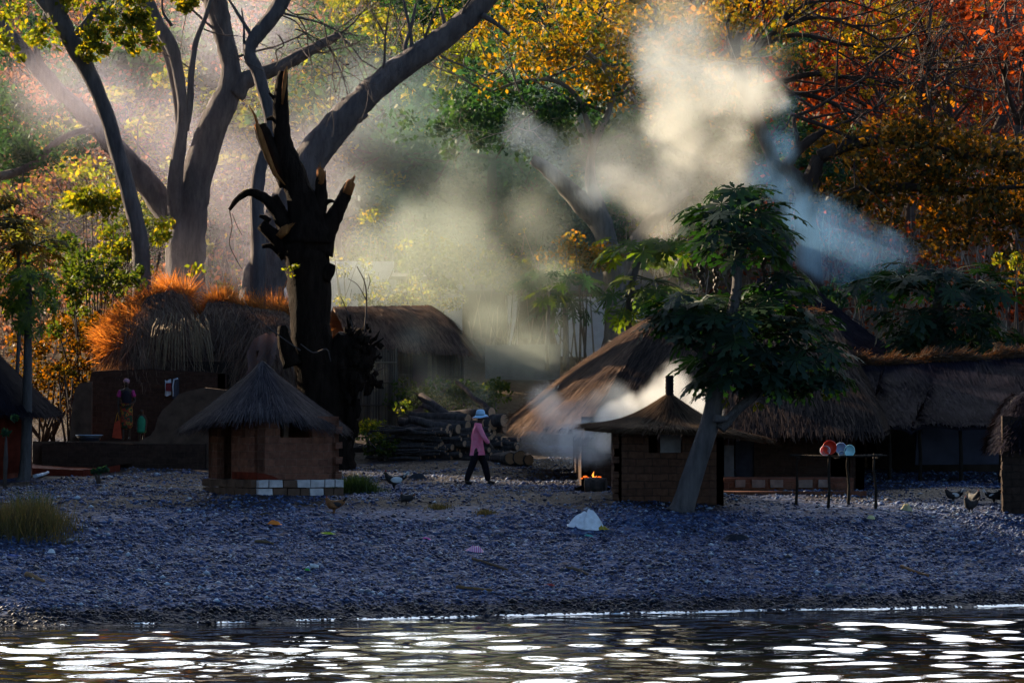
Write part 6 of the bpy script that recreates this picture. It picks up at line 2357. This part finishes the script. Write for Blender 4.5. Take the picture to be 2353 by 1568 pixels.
# ------------------------------------------------------------------ drying rack with dishes
def rack():
    random.seed(91)
    Y = 59.3
    base = on(1920, Y)
    t = thing('drying_rack', 'rough stick table for drying dishes in front of the brick step', 'rack', base)
    ztop = W(0, 1046, Y).z
    for px, dy, lean in ((1826, .7, .05), (1900, 0, .04), (1947, .7, 0), (2010, 0, -.02)):
        q = on(px, Y + dy)
        mb = MB()
        mb.tube([q - Vector((0, 0, .15)), q + Vector((lean * .4 + .02, 0, .4)), q + Vector((lean - .02, 0, .8)), Vector((q.x + lean, q.y, ztop + random.uniform(.0, .05)))], [.034, .03, .028, .026], 6, noise=.12)
        mb.build('leg', M_wood_dark, t)
    mb = MB()
    xa, xb = W(1822, 0, Y).x, W(2022, 0, Y).x
    for k in range(9):
        y = Y - .08 + k * .105
        mb.tube([(xa + random.uniform(-.1, .1), y, ztop + random.uniform(-.01, .01)), ((xa + xb) / 2, y + .02, ztop - .02), (xb + random.uniform(-.1, .12), y, ztop + random.uniform(-.02, .02))], random.uniform(.014, .024), 5)
    for x in (xa + .1, (xa + xb) / 2, xb - .1):
        mb.tube([(x, Y - .12, ztop - .045), (x + .02, Y + .85, ztop - .05)], .022, 5)
    mb.build('slat_top', M_wood_dark, t)
    def bowl(label, px, py, r, h, col, tilt, cat='bowl', name='bowl'):
        c = W(px, py, Y + .1)
        c.z = max(c.z, ztop + .01)
        o = thing(name, label, cat, c)
        k = 18
        prof = [(.55, 0), (.8, .25), (.95, .65), (1.0, 1.0), (1.06, 1.0), (1.0, .9), (.9, .6), (.7, .2), (.0, .1)]
        M = Matrix.Rotation(tilt[0], 3, 'X') @ Matrix.Rotation(tilt[1], 3, 'Y')
        mb = MB()
        vs = [c + M @ Vector((q * r * math.cos(6.2832 * j / k), q * r * math.sin(6.2832 * j / k), z * h)) for q, z in prof for j in range(k)]
        fs = [(i * k + j, i * k + (j + 1) % k, (i + 1) * k + (j + 1) % k, (i + 1) * k + j) for i in range(len(prof) - 1) for j in range(k)]
        fs.append(tuple(range(k)))
        mb.add(vs, fs, 0, True)
        mb.build('basin', solid('plastic_%d' % px, col, .35, .05, 6, 0, .5), o)
        mb = MB()
        mb.tube([c + M @ Vector((1.03 * r * math.cos(a), 1.03 * r * math.sin(a), h)) for a in np.linspace(0, 6.2832, 25)], .008, 5)
        mb.build('rim', solid('rim_%d' % px, tuple(min(.9, q * 1.25) for q in col), .35, .05, 6, 0, .5), o)
    bowl('red plastic basin tipped on its side on the stick table', 1902, 1026, .14, .13, (.75, .05, .02), (R(95), R(8)))
    bowl('white enamel bowl leaning below the red basin', 1896, 1036, .10, .08, (.62, .60, .66), (R(80), R(-10)))
    bowl('blue grey bowl upended on the stick table', 1933, 1030, .11, .09, (.28, .38, .58), (R(85), R(-15)))
    bowl('pale cyan basin lying at the right of the dishes', 1946, 1034, .12, .09, (.40, .72, .78), (R(95), R(25)))
    bowl('small white cup tipped over between the bowls', 1932, 1040, .06, .07, (.66, .70, .85), (R(100), R(0)), 'cup', 'cup')
rack()

# washing basin left by the ruined wall
def wash_basin():
    c = W(205, 996, 75.6)
    c.z = W(0, 1013, 75).z
    t = thing('wash_basin', 'wide dark basin with a pale rim on the ground before the ruined wall', 'basin', c)
    top = c.z + .16
    mb = MB()
    h = max(.12, top - c.z)
    k = 24
    prof = [(.26, 0), (.30, .4), (.35, 1.0), (.33, .95), (.26, .3), (0, .2)]
    vs = [c + Vector((q * math.cos(6.2832 * j / k), q * math.sin(6.2832 * j / k), z * h)) for q, z in prof for j in range(k)]
    mb.add(vs, [(i * k + j, i * k + (j + 1) % k, (i + 1) * k + (j + 1) % k, (i + 1) * k + j) for i in range(5) for j in range(k)], 0, True)
    mb.build('bowl', solid('dark_enamel', (.03, .035, .05), .4, .1, 6, 0, .5), t)
    mb = MB()
    mb.tube([c + Vector((.355 * math.cos(a), .355 * math.sin(a), h)) for a in np.linspace(0, 6.2832, 30)], .014, 6)
    mb.build('rim', solid('pale_rim', (.42, .55, .68), .35, .1, 6, 0, .5), t)
wash_basin()

# ------------------------------------------------------------------ things lying about
def heap(name, label, cat, px, py, w_, h_, col, seed, extra=None, rough=.6, flat=.5):
    """crumpled cloth or bag: a lumpy ridged mound resting on the stones"""
    c = G(px, py)
    rx, hz = w_ / FPX * c.y / 2, h_ / FPX * c.y
    r = random.Random(seed)
    mb = MB()
    n, m = 26, 9
    ph = [r.uniform(0, 6.28) for _ in range(6)]
    vs = []
    for i in range(m + 1):
        q = i / m
        for j in range(n):
            an = 2 * math.pi * j / n
            wob = 1 + .18 * math.sin(2 * an + ph[0]) + .14 * math.sin(3 * an + ph[1]) + .08 * math.sin(7 * an + ph[2] + q * 3)
            x, y = math.cos(an) * rx * q * wob, math.sin(an) * rx * flat * q * wob
            fold = .42 * math.sin(5 * an + ph[3] + 2 * q) * q * (1 - q) * 2 + .16 * math.sin(9 * an + ph[4]) * q * (1 - q) * 2
            z = hz * ((1 - q ** 2.2) * (1 - .35 * math.cos(an + ph[5]) * q) + fold)
            vs.append((c.x + x, c.y + y, float(gz(c.x + x, c.y + y)) + max(.02, z)))
    fs = [(i * n + j, i * n + (j + 1) % n, (i + 1) * n + (j + 1) % n, (i + 1) * n + j) for i in range(m) for j in range(n)]
    mb.add(vs, fs, 0, True)
    o = mb.build(name, solid(name + '_%d' % seed, col, rough, .2, 9, .3) if not hasattr(col, 'name') else col)
    tag(o, label, cat)
    return o
heap('plastic_bag', 'large white crumpled plastic bag with a yellow scrap on the pebbles', 'bag', 1348, 1214, 78, 36, (.70, .74, .80), 1, flat=.6)
heap('rag', 'yellow printed rag trailing from under the white bag', 'rag', 1378, 1216, 44, 10, (.30, .22, .02), 2)
heap('rag', 'bright orange rag on the pebbles below the painted hut', 'rag', 632, 1206, 28, 9, (.70, .20, .02), 3)
heap('rag', 'lime green scrap right of the orange rag', 'rag', 753, 1228, 28, 5, (.35, .42, .02), 4)
heap('rag', 'small magenta scrap left of the striped cloth', 'rag', 980, 1239, 24, 5, (.55, .05, .32), 5)
st = NT('striped_pink')
wv = st.new('TexWave'); wv.inputs['Scale'].default_value = 9.0
st.link(st.coord(), wv.inputs['Vector'])
st.link(st.ramp(wv.outputs[0], [(.55, .05, .28), (.75, .6, .68)], [.45, .55]), st.b.inputs['Base Color'])
heap('cloth', 'pink and white striped cloth dropped on the beach', 'cloth', 1092, 1268, 50, 13, st.m, 6)
heap('rag', 'dark bundle of cloth on the pebbles right of the papaya foot', 'rag', 1690, 1240, 54, 12, (.012, .013, .02), 7)
heap('rag', 'small green scrap beside a white bottle', 'rag', 706, 1312, 12, 6, (.05, .40, .06), 8)
heap('rag', 'dull red scrap near the water in mid beach', 'rag', 1262, 1346, 26, 6, (.25, .03, .03), 9)
heap('rag', 'teal scrap just below the white bag', 'rag', 1352, 1232, 24, 5, (.06, .32, .30), 10)
heap('stone', 'dark mossy stone on the path above the white fowl', 'stone', 958, 1100, 42, 12, (.03, .035, .045), 11, rough=.9)
heap('gourd', 'round pale yellow gourd at the end of the brick step', 'gourd', 2082, 1172, 26, 14, (.42, .36, .20), 12, flat=1)
heap('cup', 'cream coloured plastic cup lying in front of the step', 'cup', 2002, 1194, 18, 8, (.60, .58, .30), 13)
heap('rag', 'white scrap on the pebbles at the far left', 'rag', 118, 1272, 18, 10, (.62, .66, .72), 14)
heap('rag', 'blue scrap at the left edge near the white scrap', 'rag', 30, 1278, 36, 5, (.03, .08, .30), 15)
heap('plastic_bag', 'white twisted bag on the edge of the red terrace', 'bag', 268, 1066, 38, 8, (.60, .66, .78), 16)
heap('cloth', 'blue cloth lying by the red wall at the left edge', 'cloth', 24, 1056, 32, 8, (.10, .26, .70), 17)
heap('stone', 'brown stone beside the orange rag', 'stone', 608, 1184, 26, 7, (.06, .045, .035), 18, rough=.9)

def stick(label, pts, r, col, name='stick', cat='stick', lift=.03):
    P = [G(*p) + Vector((0, 0, lift)) for p in pts]
    mb = MB()
    sm = smooth_path([(p.x, p.y, p.z, r) for p in P], 4)
    mb.tube([q[:3] for q in sm], [r * (1 - .35 * i / len(sm)) for i in range(len(sm))], 6, noise=.2)
    o = mb.build(name, solid(name + '_wood_%d' % int(pts[0][0]), col, .9, .35, 14, .5))
    tag(o, label, cat)
stick('tan driftwood piece at the far left of the beach', [(60, 1322), (80, 1330), (100, 1340)], .05, (.20, .12, .06))
stick('short brown stick left of the lime scrap', [(585, 1246), (610, 1248), (628, 1252)], .03, (.13, .09, .05))
stick('long brown driftwood stick near the water in mid beach', [(1048, 1352), (1090, 1356), (1130, 1360)], .035, (.15, .09, .04))
stick('bent brown stick right of the striped cloth', [(1085, 1286), (1115, 1296), (1165, 1312)], .03, (.12, .075, .045))
stick('brown branch on the pebbles below the white bag', [(1300, 1308), (1325, 1312), (1350, 1322)], .035, (.13, .09, .06))
stick('rust brown branch on the right of the beach', [(2070, 1304), (2095, 1314), (2132, 1326)], .04, (.16, .085, .04))
stick('white painted stick propped at the foot of the thin papaya', [(80, 1098), (98, 1094), (112, 1088)], .05, (.62, .66, .74), 'plank', 'plank', .05)
stick('thin white bottle on the pebbles below the lime scrap', [(712, 1305), (720, 1306), (732, 1307)], .045, (.60, .64, .68), 'bottle', 'bottle', .05)

# ------------------------------------------------------------------ cooking fire
def fire():
    random.seed(95)
    c = on(1362, 62.3)
    t = thing('cooking_fire', 'small wood fire burning beside the ochre hut', 'fire', c)
    mb = MB()
    for k in range(9):
        an = random.uniform(0, 6.28)
        a = c + Vector((math.cos(an) * .4, math.sin(an) * .35, .04))
        mb.tube([a, c + Vector((random.uniform(-.08, .08), random.uniform(-.08, .08), .16))], [.04, .03], 6, noise=.15)
    mb.build('firewood', M_char, t)
    em = NT('flame')
    e = em.new('Emission', Strength=1.1)
    e.inputs['Color'].default_value = (1, .24, .03, 1)
    em.link(e.outputs[0], em.out.inputs['Surface'])
    em2 = NT('ember')
    e = em2.new('Emission', Strength=.45)
    e.inputs['Color'].default_value = (1, .16, .02, 1)
    em2.link(e.outputs[0], em2.out.inputs['Surface'])
    for px, py, w_, h_ in ((1363, 1094, 6, 22), (1369, 1098, 4, 12)):
        p = W(px, py, c.y)
        mb = MB()
        h = h_ / FPX * c.y; r = w_ / FPX * c.y / 2
        mb.tube([p + Vector((0, 0, -h * .5)), p + Vector((r * .5, 0, -h * .2)), p + Vector((-r * .5, 0, h * .15)), p + Vector((r * .4, 0, h * .55))], [r * .6, r, r * .6, r * .03], 7, noise=.25)
        mb.build('flame', em.m, t)
    for px, py, r in ((1344, 1094, 3), (1351, 1097, 2.2), (1376, 1095, 2.6), (1336, 1098, 1.8)):
        mb = MB()
        p = W(px, py, c.y + random.uniform(-.05, .1))
        q = r / FPX * c.y
        mb.ell(p, (q * 1.8, q, q * .8), 7, 5, jit=.4)
        mb.build('ember', em2.m, t)
    l = thing('log', 'short thick log with an orange cut end before the cooking fire', 'log', G(1372, 1132, 56))
    a, b2 = G(1346, 1130, 56), G(1410, 1132, 56)
    a.z += .15; b2.z += .15; b2.y += 1.3; b2.x -= .12
    mb = MB()
    d = (b2 - a)
    mb.tube([a + d * i / 4 for i in range(5)], [.165, .17, .168, .165, .16], 12, noise=.05)
    mb.build('bark', M_log, l)
    mb = MB()
    d.normalize()
    mb.tube([a - d * .012, a + d * .02], [.155, .155], 12, noise=.05, smooth=False)
    mb.build('cut_end', M_cut, l)
fire()

# ------------------------------------------------------------------ smoke
def smoke(name, label, puffs, K, col, aniso=.5, nscale=.8, rough=.62, thr=.12, amp=1.5, soft=.55, dist=.6, stretch=(1, 1, 1), grow=1.35, warp=.9):
    """puffs: (px, py, radius px, Y[, weight])"""
    P = []
    for q in puffs:
        p = W(q[0], q[1], q[3])
        P.append((p, q[2] / FPX * q[3] * grow, q[4] if len(q) > 4 else 1.0))
    bm = bmesh.new()
    for p, r, _ in P:
        bmesh.ops.create_icosphere(bm, subdivisions=2, radius=r + warp / nscale * .3, matrix=Matrix.Translation(p))
    me = bpy.data.meshes.new(name)
    bm.to_mesh(me); bm.free()
    tmp = bpy.data.objects.new('tmp', me); C.objects.link(tmp)
    rm = tmp.modifiers.new('r', 'REMESH'); rm.mode = 'VOXEL'; rm.voxel_size = max(.18, min(r for _, r, _ in P) * .35)
    dg = bpy.context.evaluated_depsgraph_get()
    out = bpy.data.meshes.new_from_object(tmp.evaluated_get(dg))
    bpy.data.objects.remove(tmp)
    out.name = name
    o = bpy.data.objects.new(name, out); C.objects.link(o)
    m = bpy.data.materials.new(name); m.use_nodes = True
    n, l = m.node_tree.nodes, m.node_tree.links
    n.clear()
    g = n.new('ShaderNodeNewGeometry')
    acc = None
    wn_ = n.new('ShaderNodeTexNoise')
    wn_.inputs['Scale'].default_value = nscale * .6; wn_.inputs['Detail'].default_value = 3
    l.new(g.outputs['Position'], wn_.inputs['Vector'])
    wa = n.new('ShaderNodeVectorMath'); wa.operation = 'SUBTRACT'
    l.new(wn_.outputs['Color'], wa.inputs[0]); wa.inputs[1].default_value = (.5, .5, .5)
    wb = n.new('ShaderNodeVectorMath'); wb.operation = 'MULTIPLY_ADD'
    l.new(wa.outputs[0], wb.inputs[0]); wb.inputs[1].default_value = (warp / nscale,) * 3
    l.new(g.outputs['Position'], wb.inputs[2])
    def math_(op, a, b=None, c=None):
        k = n.new('ShaderNodeMath'); k.operation = op
        for i, v in enumerate((a, b, c)):
            if v is None: continue
            if isinstance(v, (int, float)): k.inputs[i].default_value = v
            else: l.new(v, k.inputs[i])
        return k.outputs[0]
    for p, r, wt in P:
        d = n.new('ShaderNodeVectorMath'); d.operation = 'DISTANCE'
        l.new(wb.outputs[0], d.inputs[0]); d.inputs[1].default_value = p
        mr = n.new('ShaderNodeMapRange')
        l.new(d.outputs['Value'], mr.inputs['Value'])
        mr.inputs['From Min'].default_value = r * .98; mr.inputs['From Max'].default_value = 0
        mr.inputs['To Min'].default_value = 0; mr.inputs['To Max'].default_value = wt
        acc = mr.outputs[0] if acc is None else math_('SMOOTH_MAX', acc, mr.outputs[0], .3)
    mp = n.new('ShaderNodeMapping'); mp.inputs['Scale'].default_value = stretch
    l.new(g.outputs['Position'], mp.inputs[0])
    nz_ = n.new('ShaderNodeTexNoise')
    nz_.inputs['Scale'].default_value = nscale; nz_.inputs['Detail'].default_value = 6; nz_.inputs['Roughness'].default_value = rough
    nz_.inputs['Distortion'].default_value = dist
    l.new(mp.outputs[0], nz_.inputs['Vector'])
    # the noise eats into the cloud, less at its heart
    v = math_('ADD', acc, math_('MULTIPLY', math_('SUBTRACT', nz_.outputs[0], .5), amp))
    v = math_('MULTIPLY', v, math_('MINIMUM', math_('MULTIPLY', acc, 2.2), 1.0))
    mr = n.new('ShaderNodeMapRange'); mr.interpolation_type = 'SMOOTHSTEP'
    l.new(v, mr.inputs['Value'])
    for k, q in zip(('From Min', 'From Max', 'To Min', 'To Max'), (thr, thr + soft, 0, K)):
        mr.inputs[k].default_value = q
    pv = n.new('ShaderNodeVolumePrincipled')
    pv.inputs['Color'].default_value = (*col, 1)
    pv.inputs['Anisotropy'].default_value = aniso
    l.new(mr.outputs[0], pv.inputs['Density'])
    out_ = n.new('ShaderNodeOutputMaterial')
    l.new(pv.outputs[0], out_.inputs['Volume'])
    out.materials.clear(); out.materials.append(m)
    tag(o, label, 'smoke', kind='stuff')
    return o

smoke('smoke', 'tall bright cream and white smoke plume drifting up before the trees',
      [(1490, 455, 70, 82), (1440, 420, 75, 82, .8), (1535, 400, 70, 82, .8), (1560, 330, 75, 82, .9), (1545, 260, 85, 82), (1570, 190, 95, 82), (1510, 150, 85, 82), (1560, 80, 75, 82, .8), (1470, 100, 70, 82, .7), (1640, 210, 90, 82), (1720, 230, 85, 82), (1690, 300, 70, 82, .7), (1640, 360, 80, 82, .55), (1770, 250, 55, 82, .8), (1500, 530, 70, 82, .7), (1530, 610, 65, 81, .6), (1580, 680, 60, 80, .5), (1700, 390, 70, 83, .5)],
      .70, (.98, .95, .84), .45, .62, rough=.7, thr=.10, amp=1.6, soft=.85)
smoke('smoke', 'faint warm mist hanging round the bright plume',
      [(1600, 240, 170, 81, .8), (1520, 420, 160, 81, .9), (1640, 420, 150, 81, .8), (1540, 90, 150, 81, .8), (1720, 180, 130, 81, .7), (1420, 360, 140, 81, .7)],
      .15, (.98, .93, .78), .45, .4, thr=.05, amp=1.0)
smoke('smoke', 'bluish smoke veil hanging right of the papaya crown',
      [(1840, 500, 80, 84, .8), (1900, 530, 85, 84), (1970, 570, 80, 84), (2040, 580, 70, 84, .9), (2090, 590, 45, 84, .7), (1860, 590, 75, 84, .9), (1790, 440, 70, 84, .6), (1930, 620, 60, 84, .8), (1740, 400, 70, 84, .7), (1790, 330, 70, 84, .6), (1800, 240, 60, 84, .5)],
      .26, (.28, .58, 1.0), .3, .75, thr=.12, amp=1.2)
smoke('smoke', 'pale smoke puff drifting in front of the green trees in mid picture',
      [(1200, 300, 70, 84, .8), (1250, 330, 70, 84, .8), (1180, 260, 50, 84, .6), (1300, 380, 75, 84, .8), (1370, 410, 75, 84, .9), (1120, 320, 60, 84, .5)],
      .17, (.75, .88, 1.0), .4, .8, thr=.16, amp=1.3)
smoke('smoke', 'thin warm smoke spreading over the reed house and white house',
      [(760, 640, 110, 90, .8), (860, 600, 120, 90), (960, 580, 130, 90), (1060, 560, 130, 90, .9), (1120, 660, 120, 90, .8), (1000, 700, 120, 90, .8), (880, 720, 110, 90, .8), (1160, 760, 100, 88), (1100, 830, 90, 86), (1200, 830, 80, 86), (960, 800, 90, 84.5, .6), (1060, 450, 110, 90, .6), (800, 480, 120, 92, .5), (1240, 620, 110, 90, .6), (1200, 500, 110, 90, .5), (1320, 700, 90, 89, .5), (1260, 800, 90, 87, .6), (900, 860, 80, 83, .5), (1000, 870, 80, 81, .5), (1110, 900, 70, 80, .5)],
      .145, (.86, .95, .86), .5, .45, thr=.06, amp=1.15)
smoke('smoke', 'low smoke rolling over the left slope of the big thatched roof',
      [(1250, 930, 70, 64, .8), (1310, 960, 75, 63, .9), (1370, 930, 60, 63, .8), (1420, 900, 55, 63, .7), (1330, 1010, 75, 62), (1390, 1040, 60, 61), (1270, 1010, 70, 63, .8), (1210, 1010, 60, 65, .6)],
      .34, (.75, .86, 1.0), .4, 1.0, thr=.14, amp=1.4)
smoke('smoke', 'bright white smoke welling up behind the spike of the ochre hut',
      [(1385, 1010, 50, 62.2, .7), (1400, 970, 50, 62.2), (1450, 945, 48, 62.2), (1500, 920, 50, 62.2), (1545, 890, 55, 62.2), (1540, 850, 40, 62.2, .6), (1600, 920, 48, 62.2), (1635, 950, 40, 62.2, .7), (1500, 880, 40, 62.2, .6)],
      1.35, (.97, .97, .95), .45, 1.3, thr=.10, amp=1.0)
smoke('smoke', 'wide thin sunlit smoke hanging among the grey trunks on the left',
      [(180, 240, 160, 88, .9), (330, 300, 190, 92, .6), (480, 420, 200, 93, .7), (600, 520, 180, 93, .8), (700, 330, 190, 94, .6), (520, 60, 200, 96, .8), (430, 620, 150, 90, .6), (620, 620, 130, 88, .8), (700, 480, 150, 89, .8), (250, 480, 160, 92, .4), (830, 260, 150, 92, .5)],
      .055, (.94, .86, .96), .45, .25, thr=.0, amp=.7)
smoke('smoke', 'thin blue green haze of smoke filling the trees in the middle of the slope',
      [(900, 300, 190, 99, .8), (1080, 380, 200, 99), (1250, 300, 190, 99, .9), (1400, 420, 180, 99, .8), (1180, 180, 170, 99, .6), (960, 470, 180, 98, .9), (1300, 520, 160, 98, .8)],
      .026, (.60, .92, .92), .4, .25, thr=.0, amp=.7)
